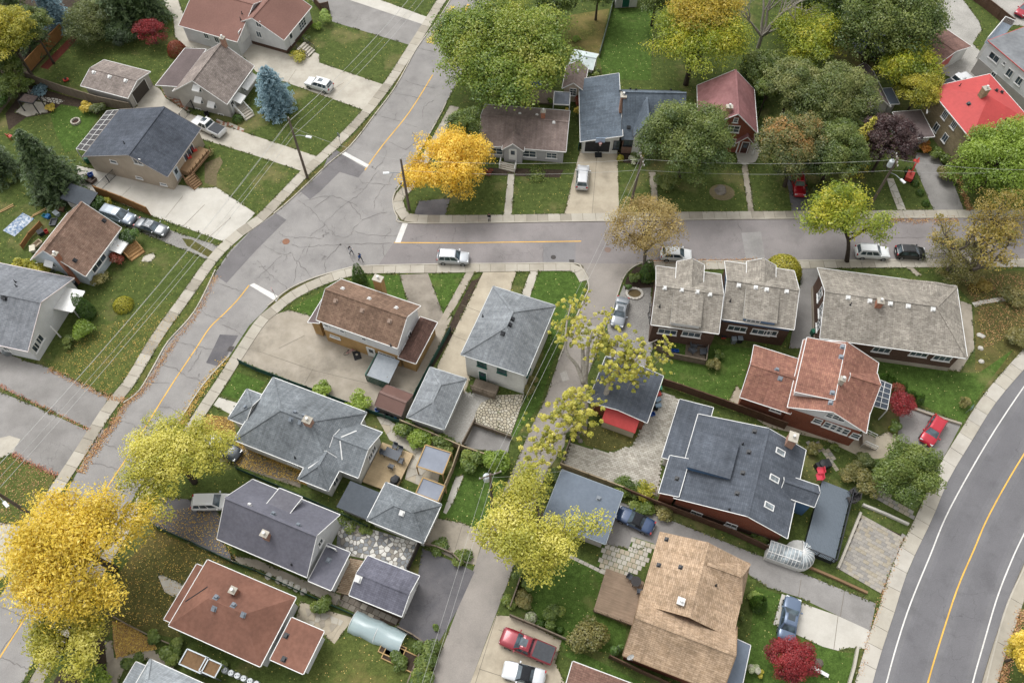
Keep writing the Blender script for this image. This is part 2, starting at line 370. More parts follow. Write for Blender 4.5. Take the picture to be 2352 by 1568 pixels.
CR=[[(700,460),(757,450),(800,463),(822,473)],[(757,450),(722,478)],[(745,512),(780,480),(802,463),(832,440),(848,418),(870,392)],[(800,463),(822,490),(830,503)],[(683,460),(715,482),(735,505),(760,530),(772,543)],[(710,543),(728,530),(745,518),(745,512)],[(640,530),(648,541),(670,545),(700,546),(740,547)],[(668,561),(690,567),(720,565),(750,562),(780,562),(830,560),(900,559)],[(605,562),(648,584),(668,581),(682,599),(700,571)],[(648,584),(612,620),(588,642)],[(682,599),(680,622),(675,650)],[(682,599),(718,638)],[(590,598),(612,622),(640,645),(662,665)],[(772,543),(800,543),(815,522),(840,502),(890,487)],[(815,531),(850,540),(920,541)],[(780,562),(755,590),(747,602),(747,627)],[(790,562),(803,582),(812,603)],[(684,452),(720,430),(755,420)],[(900,425),(848,420),(832,420),(826,412)],[(884,425),(862,460),(858,480)],[(905,395),(893,420)],[(885,515),(898,530),(880,548)],[(405,784),(440,792),(490,802),(548,800)],[(358,833),(400,845),(425,862),(470,878)],[(465,803),(450,830),(432,855)],[(367,932),(400,940),(425,955)],[(335,877),(390,880)],[(270,965),(300,972),(320,985)],[(240,1018),(270,1030),(290,1040)],[(210,1063),(245,1070),(270,1077)],[(0,1393),(30,1406),(66,1426)],[(58,1408),(30,1455),(0,1500)],[(0,1510),(40,1525),(68,1536)],[(930,185),(960,195),(1000,203)],[(905,215),(940,220),(970,228)],[(875,268),(908,276),(920,278)],[(905,278),(912,258)],[(930,282),(960,293)],[(970,270),(975,245),(998,230)],[(947,302),(952,325),(930,345)],[(893,325),(915,337),(935,345)],[(890,345),(880,370),(860,390)],[(1000,55),(1040,42),(1060,45)],[(960,110),(1000,120)],[(495,650),(530,660),(552,668)],[(470,680),(464,712),(490,728),(520,730)],[(508,745),(545,760),(560,780)],[(1010,560),(1000,600)],[(880,560),(882,590)],[(1692,506),(1704,535)],[(2034,545),(2140,545)],[(1352,735),(1400,722)],[(1248,560),(1248,605)],[(700,590),(712,560)],[(1040,555),(1048,520)]]
def crack(pts,parent,wd=.06,z=ZC):
 q=smooth(PP(pts,z),6);q=[p+V((R.uniform(-.12,.12),R.uniform(-.12,.12),0))if 0<i<len(q)-1 else p for i,p in enumerate(q)]
 ww=[wd*R.uniform(.3,1.5)for _ in q];ww[0]=ww[-1]=.02
 strip('crack',q,ww,z,CRACK,parent=parent,world=True)
for c in CR:
 crack(c,road1 if c[0][0]<905 and c[0]!=(885,515)else(lane_o if c[0]==(1352,735)else road2 if c[0][0]>1001 else road1))
for(cx,cy,sp,n)in[(758,525,26,10),(745,535,18,8),(740,590,16,8),(825,437,14,8),(625,625,22,8),(600,610,16,6),(665,590,14,6),(850,385,22,9),(460,868,20,7),(445,805,16,6),(660,563,18,6)]:
 for k in range(n//2):
  a=R.uniform(0,6.3);x,y=cx+R.gauss(0,sp*.45),cy+R.gauss(0,sp*.3);l=R.uniform(5,14)
  crack([(x,y),(x+l*.5*math.cos(a)+R.uniform(-2,2),y+l*.4*math.sin(a)),(x+l*math.cos(a),y+l*.8*math.sin(a))],road1,.03,ZC+.002)
def disc(name,c,r,z,m,parent,n=20,sx=1.0):
 p=P(c[0],c[1]);return sheet(name,[V((p.x+r*sx*math.cos(2*math.pi*k/n),p.y+r*math.sin(2*math.pi*k/n)))for k in range(n)],z,m,parent=parent,world=True)
IRON=mat('cast_iron','#5a5654','#4a4644',8);RUST=mat('rusty_iron','#9c7058','#8a6450',6)
disc('manhole_cover',(657,555),.5,ZC+.006,RUST,road1);disc('manhole_cover',(1271,591),.36,ZC+.006,IRON,road2);disc('manhole_cover',(782,562),.14,ZC+.006,IRON,road1)
disc('manhole_cover',(1396,574),.45,ZP+.001,mat('rust_stain','#8a7466','#80706a',5),road2)
sheet('drain_grate',[(1307,596),(1319,596),(1319,605),(1308,605)],ZC+.006,IRON,parent=road2)
sheet('drain_grate',[(527,795),(539,795),(532,808),(521,806)],ZC+.006,IRON,parent=road1)
# --- driveways, yards, beds (each a thin sheet)
PU=mat('puddle_mud','#4c423a','#5b5046',3,.3,.1)
SH=[('driveway','pale concrete driveway with a white SUV beside the white gabled house',CON,[(540,96),(588,100),(662,124),(712,132),(722,120),(733,125),(733,144),(879,194),(838,254),(650,187),(588,165),(560,130)],.024),('path','curving pale concrete path beside the red maple',CON,[(372,-30),(398,-30),(420,30),(428,72),(450,88),(545,97),(560,132),(480,118),(425,108),(402,85),(398,40),(375,8)],.028),('driveway','worn grey asphalt driveway next to a white concrete strip',ASPD,[(700,-40),(790,-35),(802,0),(970,56),(942,104),(763,50),(758,25),(735,15),(713,0)],.024),('driveway','white concrete strip driveway along the lawn',CONW,[(790,-35),(862,-35),(873,0),(980,39),(970,56),(802,0)],.028),('driveway','concrete driveway leading to the open detached garage',CON,[(350,195),(367,203),(380,225),(437,262),(560,304),(733,361),(690,392),(588,358),(455,317),(430,300),(400,262),(310,252),(318,230)],.024),('driveway','wide new white concrete driveway below the navy roofed house',CONW,[(176,380),(230,392),(280,390),(410,425),(470,432),(497,430),(587,490),(520,557),(347,495),(225,445),(180,428)],.024),('driveway','gravel driveway with a grass strip where two dark cars stand',GRAVEL,[(225,470),(310,494),(400,532),(510,567),(485,600),(440,580),(387,560),(312,528),(225,500)],.020),('lawn_strip','brown grass strip in the gravel driveway',GRASSD,[(418,547),(440,550),(492,580),(478,590),(430,565)],.026),('path','small flagstone landing before wooden steps',CON,[(330,588),(352,580),(357,590),(345,602),(325,600)],.024),('lawn','leaf strewn lawn above the grey double driveway',GRASSL,[(172,762),(258,742),(355,690),(445,700),(372,790),(250,908),(112,845),(140,800)],.006),('driveway','smooth grey asphalt driveway beside the white porch house',ASPD,[(-40,800),(20,812),(60,830),(95,838),(112,845),(250,910),(210,985),(60,916),(-40,870)],.020),('driveway','second grey asphalt driveway below the leaf covered divider',ASPD,[(-40,884),(60,924),(205,990),(132,1095),(32,1045),(-40,1010)],.020),('path','short concrete walk at the edge of the asphalt driveway',CON,[(-20,1010),(22,1000),(47,1008),(28,1040),(-20,1060)],.026),('lawn','brown leaf covered lawn beside the utility pole with transformer',GRASSL,[(-40,1050),(0,1064),(32,1046),(135,1092),(95,1160),(40,1215),(-40,1220)],.006),('driveway','concrete driveway running off beside the big yellow tree',CON,[(-40,1195),(30,1203),(50,1210),(32,1290),(8,1328),(-40,1328)],.020),('driveway','large stained concrete yard of the brown roofed corner house',CONS,[(632,722),(663,712),(712,725),(730,760),(900,830),(958,845),(992,770),(1040,722),(1020,770),(984,845),(918,967),(848,945),(550,828),(592,752)],.020),('driveway','dark stained concrete wedge driveway behind the corner house',concrete('concrete_dirty','#a0988c','#857d72',stain=.5),[(918,631),(983,628),(1018,722),(1010,745),(985,770),(945,720)],.024),('path','grey concrete path between two grass wedges',CONS,[(1070,626),(1090,625),(1052,695),(1010,760),(985,800),(978,775),(1010,735)],.028),('garden_bed','dry planting bed of stones along the driveway edge',SOIL,[(1083,645),(1098,640),(1108,627),(1040,770),(990,850),(985,835),(1020,770)],.014),('driveway','clean buff concrete driveway beside the grey hip roofed house',CONB,[(1110,625),(1186,624),(1172,668),(1140,690),(1090,800),(1080,870),(1066,905),(1000,850),(1033,782)],.024),('path','narrow concrete walk crossing the bright corner lawn',CON,[(1218,623),(1237,622),(1217,682),(1198,675)],.024),('lawn','bright green corner lawn beside the lane',GRASSB,[(1237,622),(1315,622),(1335,640),(1346,665),(1330,690),(1295,780),(1270,830),(1240,930),(1185,1002),(1172,1002),(1210,912),(1235,860),(1275,710),(1217,682)],.008),('lawn','bright green triangular lawn between two concrete drives',GRASSB,[(983,628),(1070,626),(1018,720)],.010),('lawn','green lawn behind the corner house chimney',GRASSB,[(838,636),(918,631),(940,695),(880,690),(836,660)],.010),('lawn','small green lawn wedge beside the corner house porch',GRASSB,[(668,708),(745,668),(742,700),(720,728),(690,722)],.010),('yard','pale pebbled concrete yard behind the hip roofed garage',GRAVW,[(1050,895),(1110,905),(1150,915),(1140,1000),(1063,1022),(1018,1000)],.020),('yard','grey asphalt pad below the crazy paving',ASPD,[(1088,977),(1173,1007),(1166,1042),(1068,1027)],.024),('lawn','bright green lawn panel above the grey house',GRASSB,[(508,905),(542,853),(610,878),(570,925)],.010),('path','pale concrete pad beside the grey house entry',CONW,[(490,930),(503,912),(545,925),(532,952)],.016),('lawn','yard covered with fallen tan leaves beside the dark car',LITTER,[(464,950),(535,960),(545,1010),(640,1055),(705,1085),(760,1128),(690,1110),(560,1075),(520,1060),(470,1010)],.008),('driveway','leaf littered asphalt strip beside the grey house',mat('drive_leafy','#8d8375','#6f6759',3),[(440,1010),(500,1000),(545,1020),(620,1058),(690,1090),(690,1120),(600,1090),(520,1060),(440,1060)],.014),('driveway','dark brown asphalt driveway under the yellow tree',ASPDK,[(330,1180),(360,1140),(480,1150),(520,1200),(508,1240),(545,1290),(470,1262),(358,1208)],.016),('lawn','brown lawn scattered with yellow leaves by the rust roofed house',GRASSD,[(120,1500),(260,1330),(355,1215),(470,1265),(540,1295),(476,1300),(400,1430),(420,1470),(300,1440),(258,1435),(250,1460)],.006),('garden_bed','garden bed filled with dry tan leaves',mat('dry_leaf_bed','#9a7a56','#b4946a',7,.95,.5),[(258,1425),(290,1430),(350,1470),(362,1490),(300,1502),(268,1512),(260,1480)],.014),('path','curved concrete path around the dry leaf bed',CONS,[(240,1470),(258,1470),(262,1510),(300,1500),(350,1490),(400,1530),(390,1545),(340,1512),(285,1535),(270,1570),(240,1600),(245,1520)],.018),('path','white broken concrete pad on the brown lawn',CONW,[(362,1320),(372,1320),(425,1343),(405,1373),(378,1358)],.016),('garden_bed','dark planted bed in the corner below the yellow tree',SOIL,[(125,1560),(180,1490),(240,1460),(245,1520),(236,1610),(110,1610)],.010),('path','concrete walk along the dark grey roofed house',CONS,[(530,1275),(588,1284),(706,1335),(785,1368),(775,1392),(700,1355),(588,1305),(530,1288)],.016),('yard','concrete tile yard behind the rust roofed house',CONB,[(690,1380),(730,1395),(812,1418),(768,1478),(735,1450),(680,1420)],.016),('yard','dark asphalt parking pad beside the grey garden shed',ASPDK,[(970,1258),(1057,1296),(1090,1312),(1050,1400),(1005,1480),(975,1480),(910,1441),(925,1415),(960,1320)],.024),('yard','brown grey concrete pad behind the hip roofed garage',CONS,[(1002,1189),(1060,1200),(1113,1221),(1092,1296),(1057,1290),(975,1250)],.024),('lawn','back lawn with bare earth patches and garden beds',GRASSL,[(720,1480),(770,1470),(830,1450),(940,1490),(960,1520),(935,1620),(690,1620)],.008),('lawn','grassy plot between lane and grey hip roofed garage',GRASSB,[(1040,1060),(1145,1060),(1170,1070),(1120,1215),(1010,1190),(1020,1120)],.008),('path','crumbling pale concrete strip in the grassy plot',CONW,[(1046,1095),(1066,1090),(1042,1150),(1025,1180),(1018,1176)],.016),('yard','gravel car space beside the shingled twin houses',GRAVEL,[(1432,655),(1495,648),(1500,800),(1480,850),(1400,835),(1395,745),(1410,712)],.024),('garden_bed','corner bed of evergreens and shrubs at the street',SOIL,[(1438,640),(1460,612),(1505,615),(1500,660),(1435,665)],.026),('driveway','narrow dark asphalt drive between two shingled houses',ASPD,[(1843,612),(1880,612),(1884,780),(1875,800),(1812,800),(1820,760),(1835,670)],.024),('yard','concrete apron around the long shingled house',CONS,[(2205,690),(2232,700),(2238,800),(2205,853),(2000,822),(1945,800),(1950,780),(2210,810)],.020),('path','short concrete path to the long shingled house',CONS,[(2080,613),(2095,613),(2118,632),(2105,634)],.024),('path','pale stone path crossing the scruffy side yard',CONW,[(2232,695),(2250,690),(2320,678),(2360,668),(2360,678),(2318,690),(2262,697),(2240,705)],.020),('lawn','scruffy brown side yard under the bare limbed tree',GRASSD,[(2150,622),(2400,622),(2400,790),(2300,860),(2240,850),(2238,700),(2200,660)],.006),('lawn','green slope lawn beside the curved main road',GRASSB,[(2010,826),(2110,836),(2200,856),(2250,855),(2330,800),(2260,890),(2210,972),(2130,935),(2060,905),(2020,870)],.010),('driveway','grey asphalt driveway with a red hatchback',ASPD,[(2099,932),(2209,972),(2164,1057),(2100,1030),(2062,1009),(2066,954)],.024),('path','long concrete side walk by the brick house',CONB,[(1675,920),(1692,885),(1712,905),(1764,945),(1880,985),(2000,1010),(2040,990),(2064,1006),(2040,1056),(1980,1050),(1895,1010),(1764,980)],.022),('lawn','green back yard with small shrubs and a wooden fence',GRASSB,[(1525,830),(1640,790),(1728,800),(1702,905),(1672,928),(1520,880)],.008),('lawn','grass island in the paved courtyard',GRASSD,[(1330,985),(1390,975),(1465,1000),(1450,1022),(1400,1036),(1345,1022)],.046),('driveway','long cracked asphalt driveway to the slate flat garage',ASPD,[(1420,1150),(1500,1178),(1764,1283),(2012,1385),(1999,1448),(1836,1371),(1764,1348),(1700,1305),(1500,1250),(1460,1262),(1388,1250)],.018),('driveway','white concrete car pad with a blue sedan',CONW,[(1796,1363),(1861,1391),(1924,1413),(2000,1448),(1986,1489),(1949,1486),(1924,1493),(1890,1484),(1829,1456),(1776,1433)],.024),('lawn','green front lawn with a red maple beside the car pad',GRASSB,[(1735,1345),(1796,1366),(1776,1433),(1829,1458),(1924,1495),(1970,1500),(1940,1640),(1700,1640),(1720,1500)],.008),('lawn','bright back lawn enclosed by fence and wooden deck',GRASSB,[(1230,1290),(1310,1275),(1385,1320),(1370,1400),(1440,1440),(1430,1500),(1300,1490),(1200,1400)],.008),('driveway','concrete parking pad with a red pickup and silver convertible',CONB,[(1140,1412),(1180,1415),(1290,1470),(1275,1520),(1300,1575),(1270,1660),(1050,1660),(1080,1568)],.026),('lawn','grass beside the brown roofed garage',GRASSB,[(1290,1500),(1330,1495),(1480,1570),(1600,1610),(1480,1620)],.010),('driveway','concrete driveway with a centre joint and silver hatchback',CONB,[(1333,342),(1418,342),(1422,492),(1296,492)],.024),('path','concrete front walk of the grey ranch house',CON,[(1167,400),(1182,400),(1175,495),(1157,495)],.024),('garden_bed','flower bed below the grey ranch house',SOIL,[(1120,385),(1295,390),(1285,408),(1110,402)],.014),('path','paved front walk beside the round dark tree',CONS,[(1490,395),(1506,395),(1514,490),(1500,490)],.024),('path','grey front walk of the brick house with red roof',CONS,[(1703,380),(1717,380),(1732,489),(1719,489)],.024),('patio','curved pale concrete landing before the brick house porch',CONW,[(1690,345),(1742,325),(1748,350),(1735,372),(1712,380),(1694,374)],.020),('garden_bed','front garden bed of the dark roofed house',SOIL,[(1418,345),(1474,345),(1472,378),(1420,372)],.014),('driveway','worn asphalt driveway under a red vintage car',ASPDK,[(1800,385),(1845,385),(1856,440),(1866,487),(1819,487),(1812,440)],.022),('driveway','grey asphalt driveway beside the stone walled house',ASPD,[(2105,350),(2152,355),(2190,420),(2216,487),(2146,487),(2122,430),(2100,380)],.022),('driveway','dark asphalt pad behind the golden maple',ASPDK,[(950,495),(962,462),(1035,455),(1022,496)],.022),('yard','pale gravel yard behind the white apartment house',GRAVW,[(2130,-60),(2205,-10),(2249,50),(2255,70),(2234,100),(2300,170),(2270,215),(2215,190),(2140,160),(2100,100),(2145,50)],.020),('yard','grey gravel parking area with a red car',GRAVW,[(2235,-60),(2480,-60),(2480,120),(2351,60),(2316,57),(2254,0)],.024),('lawn','brown shaded back lawn beside the dark fence',GRASSD,[(1900,60),(1950,80),(2015,155),(1960,168),(1920,150)],.008),('lawn','dry brownish lawn beside the white metal shed',grass('lawn_dry','#5c6336','#77753f','#8b7a50',.46,'#b9a860',.12),[(1280,40),(1400,20),(1375,130),(1300,118),(1262,80)],.008),('lawn','bright green back lawn along the chain link fence',GRASSB,[(1408,20),(1500,20),(1495,185),(1385,182),(1378,135)],.010),('garden_bed','dark shaded woodland floor behind the wooden fences',SOIL,[(-60,-60),(250,-60),(230,30),(160,70),(60,180),(-60,290)],.006),('garden_bed','red mulch bed along the brown wooden fence',MULCH,[(92,155),(165,82),(182,86),(125,145),(110,160)],.016),('garden_bed','mulched rock garden below the grey board fence',SOIL,[(12,262),(62,195),(240,245),(222,265),(140,240),(115,260),(60,270),(20,300)],.012),('patio','small concrete pad under the canopy swing',CON,[(35,258),(62,232),(105,235),(110,258),(62,268)],.020),('lawn','bright oval lawn with a ring fire pit',GRASSB,[(115,262),(140,240),(190,248),(225,265),(205,300),(180,340),(150,350),(130,310)],.016),('garden_bed','brown planting bed before the navy roofed house deck',mat('bed_brown','#77684f','#5e5a38',3),[(470,375),(505,360),(512,372),(498,400),(497,428),(470,420)],.014)]
for nm,lb,m,pts,z in SH:sheet(nm,pts,z,m,lb)
# --- slabs of pavements, kerbs
SLABM=[concrete('slab_%d'%i,a,b,stain=.18)for i,(a,b)in enumerate([('#b3ac9e','#a39c8e'),('#bcb6a9','#aea79a'),('#a8a194','#989184'),('#c4bfb5','#b7b1a6')])]
WALKS=[]
def sidewalk(label,pts,wd,step=1.5,sm=4,skew=0.0,gaps=(),tones=(0,1,1,2)):
 q=smooth(PP(pts),sm);cum=[0]
 for a,b in zip(q,q[1:]):cum.append(cum[-1]+(b-a).length)
 WALKS.append(q);base=strip('sidewalk',[V((p.x,p.y,0))for p in q],wd+.04,.030,mat('joint_soil','#77705f','#655d4c',4),label,world=True)
 def at(s):
  i=max(j for j in range(len(cum))if cum[j]<=s+1e-6);i=min(i,len(q)-2)
  t=(s-cum[i])/max(cum[i+1]-cum[i],1e-6);d=(q[i+1]-q[i]).normalized();return q[i].lerp(q[i+1],t),V((-d.y,d.x,0))
 s=0.0
 while s<cum[-1]-.3:
  e=min(s+step*R.uniform(.85,1.15),cum[-1]);a,na=at(s+.02);b,nb=at(e-.02);h=wd/2
  zt=.075+R.uniform(-.008,.008)
  mb=MB();mb.prism([a-na*h,b-nb*h,b+nb*h,a+na*h],.02,zt)
  mb.build('slab',SLABM[R.choice(tones)],base,uv=False);s=e
 return base
sidewalk('long slab pavement along the upper left side of the diagonal road',[(1052,-60),(1015,0),(978,60),(948,107),(898,185),(838,262),(778,325),(708,390),(650,450),(598,502),(545,540),(490,594),(425,685),(360,775),(305,867),(272,910),(250,937),(200,1015),(160,1077),(120,1137),(70,1215),(15,1300)],1.5,1.7)
sidewalk('slab pavement along the far side of the side street',[(1044,245),(1020,290),(945,420),(916,455),(921,484),(945,502),(1060,504),(1176,503),(1350,500),(1526,497),(1764,495),(2039,493),(2174,492),(2352,491),(2480,490)],1.45,1.6)
sidewalk('curving slab pavement around the corner house',[(60,1610),(95,1546),(210,1340),(345,1120),(447,970),(475,927),(507,880),(550,812),(600,738),(635,708),(670,680),(713,657),(763,637),(805,625),(838,619),(1025,617),(1176,614),(1313,613),(1330,622),(1343,645)],1.4,1.7)
sidewalk('slab pavement before the shingled twin houses',[(1498,612),(1538,610),(1651,609),(1851,607),(2064,605),(2320,604),(2480,604)],1.4,1.7)
sidewalk('wide pale slab pavement on the near side of the curved road',[(2540,620),(2440,728),(2339,838),(2271,918),(2219,1000),(2162,1095),(2128,1176),(2069,1300),(2036,1401),(2009,1480),(1986,1558),(1965,1640)],1.55,2.2,tones=(1,1,3,3))
sidewalk('weathered concrete strip on the outer side of the curved road',[(2420,1190),(2362,1310),(2326,1400),(2292,1500),(2270,1575),(2250,1660)],1.3,6.0,tones=(0,2))
def kerb(label,pts,sm=4,wd=.15,m=CON):
 q=smooth(PP(pts),sm);L,Rr=ribbon(q,wd,0);mb=MB()
 for i in range(len(q)-1):mb.prism([Rr[i],Rr[i+1],L[i+1],L[i]],0.0,.12)
 return tag(mb.build('kerb',m,uv=False),label,kind='structure')
kerb('concrete kerb on the upper left of the diagonal road',[(1035,0),(1002,52),(958,110),(910,197),(860,265),(805,335),(755,376),(674,453),(629,491)])
kerb('kerb beside the leaf filled gutter',[(495,620),(447,715),(386,785),(357,835),(320,897),(284,925)])
kerb('kerb around the corner by the stop sign',[(330,1105),(425,947),(472,877),(527,817)]);kerb('curved kerb by the corner house verge',[(615,703),(663,665),(720,639),(800,616),(838,611),(1025,607),(1176,606),(1313,605),(1336,617),(1348,642),(1352,662),(1340,690),(1312,755),(1283,827)])
kerb('kerb along the far side of the side street',[(1025,235),(1008,270),(928,412),(906,445),(903,470),(912,497),(938,513),(1176,511),(1526,506),(1764,503),(2051,501),(2352,500),(2480,499)])
kerb('kerb by the shingled houses and gravel space',[(1393,744),(1408,710),(1428,647),(1446,620),(1470,606),(1496,603),(1764,600),(2139,599),(2352,599),(2480,599)])
kerb('kerb on the outer edge of the curved road',[(2440,1130),(2352,1303),(2306,1408),(2264,1568),(2245,1660)])
for lb,pts,wd,m in[('leafy grass verge by the upper road',[(1030,20),(1005,55)],1.0,GRASSL),('dry grass verge by the concrete drive',[(950,115),(928,160),(905,195)],1.0,GRASSD),('dry grass verge below the round sign',[(858,270),(800,335),(762,372),(720,404),(665,458),(615,500)],1.1,GRASSD),('leafy verge beside the long lawn',[(490,622),(440,705),(377,785),(345,835),(310,897),(278,920)],1.3,GRASSL),('grass verge by the corner house fence',[(519,815),(485,862),(460,895),(440,930),(425,955)],1.5,GRASSL),('narrow grass verge along the curved kerb',[(620,712),(660,673),(720,648),(798,623)],.9,GRASSD)]:
 strip('verge',pts,wd,.008,m,lb,sm=3)
for lb,pts,wd in[('puddle',[(210,1045),(225,1015),(240,985)],.9)]:strip('mud_stain',pts,wd,ZC+.004,PU,parent=road1,sm=3)
JM=mat('joint_dark','#857d70','#746c60',4)
for a,b in[((1372,345),(1360,492)),((680,160),(660,190)),((790,190),(740,220)),((590,805),(720,850)),((720,850),(845,880)),((700,770),(640,800)),((720,845),(700,880)),((735,750),(790,790)),((1060,700),(1112,720)),((1040,770),(1090,790)),((420,450),(380,500)),((470,470),(420,520)),((530,500),(480,545)),((300,430),(270,460)),((1085,1590),(1140,1415)),((1145,1445),(1285,1500)),((1100,1535),(1270,1590)),((1925,1413),(1915,1492)),((1840,1330),(1834,1370)),((1940,1355),(1930,1415)),((1062,1205),(1045,1262))]:
 q=PP([a,b]);g=min((o for o in C.objects if o.get('kind')=='structure' and o.name.split('.')[0]in('driveway','yard')),key=lambda o:(0 if inpoly((q[0].x+q[1].x)/2,(q[0].y+q[1].y)/2,[v.co for v in o.data.vertices])else 1,-o.data.vertices[0].co.z))
 strip('joint',[a,b],.05,.036,JM,parent=g)
# --- paving stones
def rectpoly(pts,z=0):return[(p.x,p.y)for p in PP(pts,z)]
def pavers(label,name,poly,a,b,size,z,mats,limit=300,gap=.012,piece='paver',base=None,holes=()):
 pg=rectpoly(poly);hp=[rectpoly(h)for h in holes]
 A,B=P(*a),P(*b);ang=math.atan2(B.y-A.y,B.x-A.x);ca,sa=math.cos(ang),math.sin(ang)
 root=sheet(name,poly,z-.03,base or SOIL,label);l,wd=size
 lx=[((x-A.x)*ca+(y-A.y)*sa,-(x-A.x)*sa+(y-A.y)*ca)for x,y in pg]
 x0,x1=min(p[0]for p in lx),max(p[0]for p in lx);y0,y1=min(p[1]for p in lx),max(p[1]for p in lx)
 cells=[];r=0;y=y0
 while y<y1:
  x=x0-(l*.5 if r%2 else 0)
  while x<x1:
   cx,cy=x+l/2,y+wd/2;wx,wy=A.x+cx*ca-cy*sa,A.y+cx*sa+cy*ca
   if inpoly(wx,wy,pg)and not any(inpoly(wx,wy,h)for h in hp):cells.append((wx,wy))
   x+=l
  y+=wd;r+=1
 cells.sort(key=lambda p:p[0]**2+p[1]**2)
 mm=[]
 for m in mats:
  mb=MB();mb.box((0,0,0),(l-gap,wd-gap,.06));mm.append(mesh_from(piece,mb.v,mb.f,m,uv=False))
 rest=MB()
 for i,(x,y)in enumerate(cells):
  zz=z-.03+R.uniform(-.006,.006)
  if i<limit:
   o=obj(piece,R.choice(mm),root);o.location=(x,y,zz);o.rotation_euler=(0,0,ang+R.uniform(-.01,.01))
  else:rest.box((x,y,zz),(l-gap,wd-gap,.06),R.randrange(len(mats)),ang)
 if rest.v:tag(rest.build(piece+'_field',mats,root,uv=False),kind='stuff')
 return root
PVM=[mat('paver_%d'%i,a,b,4,.9,.2,.5,.15)for i,(a,b)in enumerate([('#a9a49c','#96918a'),('#b3aca0','#a0998e'),('#9c9892','#8b8782'),('#aea595','#9a917f')])]
PVC=[mat('courtyard_paver_%d'%i,a,b,4,.9,.2,.4,.25)for i,(a,b)in enumerate([('#c6c1b6','#b3ada1'),('#d0cbc0','#bbb5a9'),('#b9b3a7','#a29c90')])]
pavers('grey mixed stone paver patio beside the pale pavement','patio',[(1974,1183),(2078,1231),(2026,1364),(1926,1306)],(1926,1306),(2026,1364),(.62,.42),.06,PVM)
pavers('interlocking brick courtyard with weedy joints beside the navy roofed house','courtyard',[(1523,899),(1562,917),(1519,1060),(1512,1140),(1470,1130),(1292,1068),(1310,1018),(1335,1025),(1400,1040),(1452,1024),(1472,985),(1492,950)],(1300,1064),(1510,1134),(.42,.24),.05,PVC,300,.02,'paver',mat('weedy_joint','#7d7964','#6a6754',4))
pavers('square concrete paver patio with grassy joints by the wooden deck','patio',[(1384,1251),(1418,1262),(1441,1262),(1456,1233),(1503,1248),(1480,1300),(1440,1325),(1385,1318),(1370,1300)],(1381,1300),(1440,1320),(.55,.55),.05,[PVC[0],PVC[1],CONB],300,.05,'paver',GRASSB)
pavers('row of pale path pavers below the small lawn','path',[(1306,1275),(1310,1270),(1388,1308),(1384,1318)],(1306,1275),(1386,1314),(.6,.4),.05,[PVC[0],PVC[1]],60,.04,'paver',GRASSB)
pavers('herringbone tan brick path by the grey shed','path',[(803,1279),(836,1286),(802,1366),(772,1360)],(803,1279),(836,1286),(.3,.2),.05,[mat('tan_brick_%d'%i,a,b,4)for i,(a,b)in enumerate([('#b39b80','#97806a'),('#c0aa90','#a8937c')])],300,.02)
pavers('dark and pale square pavers along the grey shed','path',[(784,1361),(803,1366),(922,1418),(912,1440),(778,1390)],(784,1366),(920,1428),(.72,.62),.05,[mat('old_slab_%d'%i,a,b,3)for i,(a,b)in enumerate([('#7d746a','#6c645b'),('#8f877c','#7b746a'),('#b5ada0','#a39b8e')])],100,.05,'paver')
pavers('stone block path from the patio to the shrubs','path',[(1960,1108),(1986,1095),(2100,1178),(2092,1190),(1990,1128)],(1960,1108),(2098,1184),(.6,.5),.05,PVM,100,.04,'paver',GRASSB)
pavers('curved stone walk beside the dark deck','path',[(1872,1010),(1892,1022),(1915,1050),(1928,1080),(1918,1085),(1905,1060),(1880,1035),(1850,1015)],(1872,1010),(1918,1075),(.5,.5),.05,PVM,60,.04,'paver',GRASSB)
pavers('red brick border along the concrete driveway','path',[(497,272),(560,296),(557,304),(520,290),(495,280)],(497,272),(560,300),(.4,.3),.05,[mat('red_border_brick','#a5745c','#8d6450',5),CON],60,.02)
pavers('orange stepping bricks beside the open porch','path',[(372,202),(380,200),(430,240),(437,260),(400,238),(380,222)],(372,202),(437,250),(.45,.3),.05,[mat('red_border_brick','#a5745c','#8d6450',5),CONS],60,.02)
def clip(poly,p,n):
 out=[]
 for i in range(len(poly)):
  a,b=poly[i],poly[(i+1)%len(poly)];da=(a[0]-p[0])*n[0]+(a[1]-p[1])*n[1];db=(b[0]-p[0])*n[0]+(b[1]-p[1])*n[1]
  if da<=0:out.append(a)
  if(da<0<db)or(db<0<da):
   t=da/(da-db);out.append((a[0]+(b[0]-a[0])*t,a[1]+(b[1]-a[1])*t))
 return out
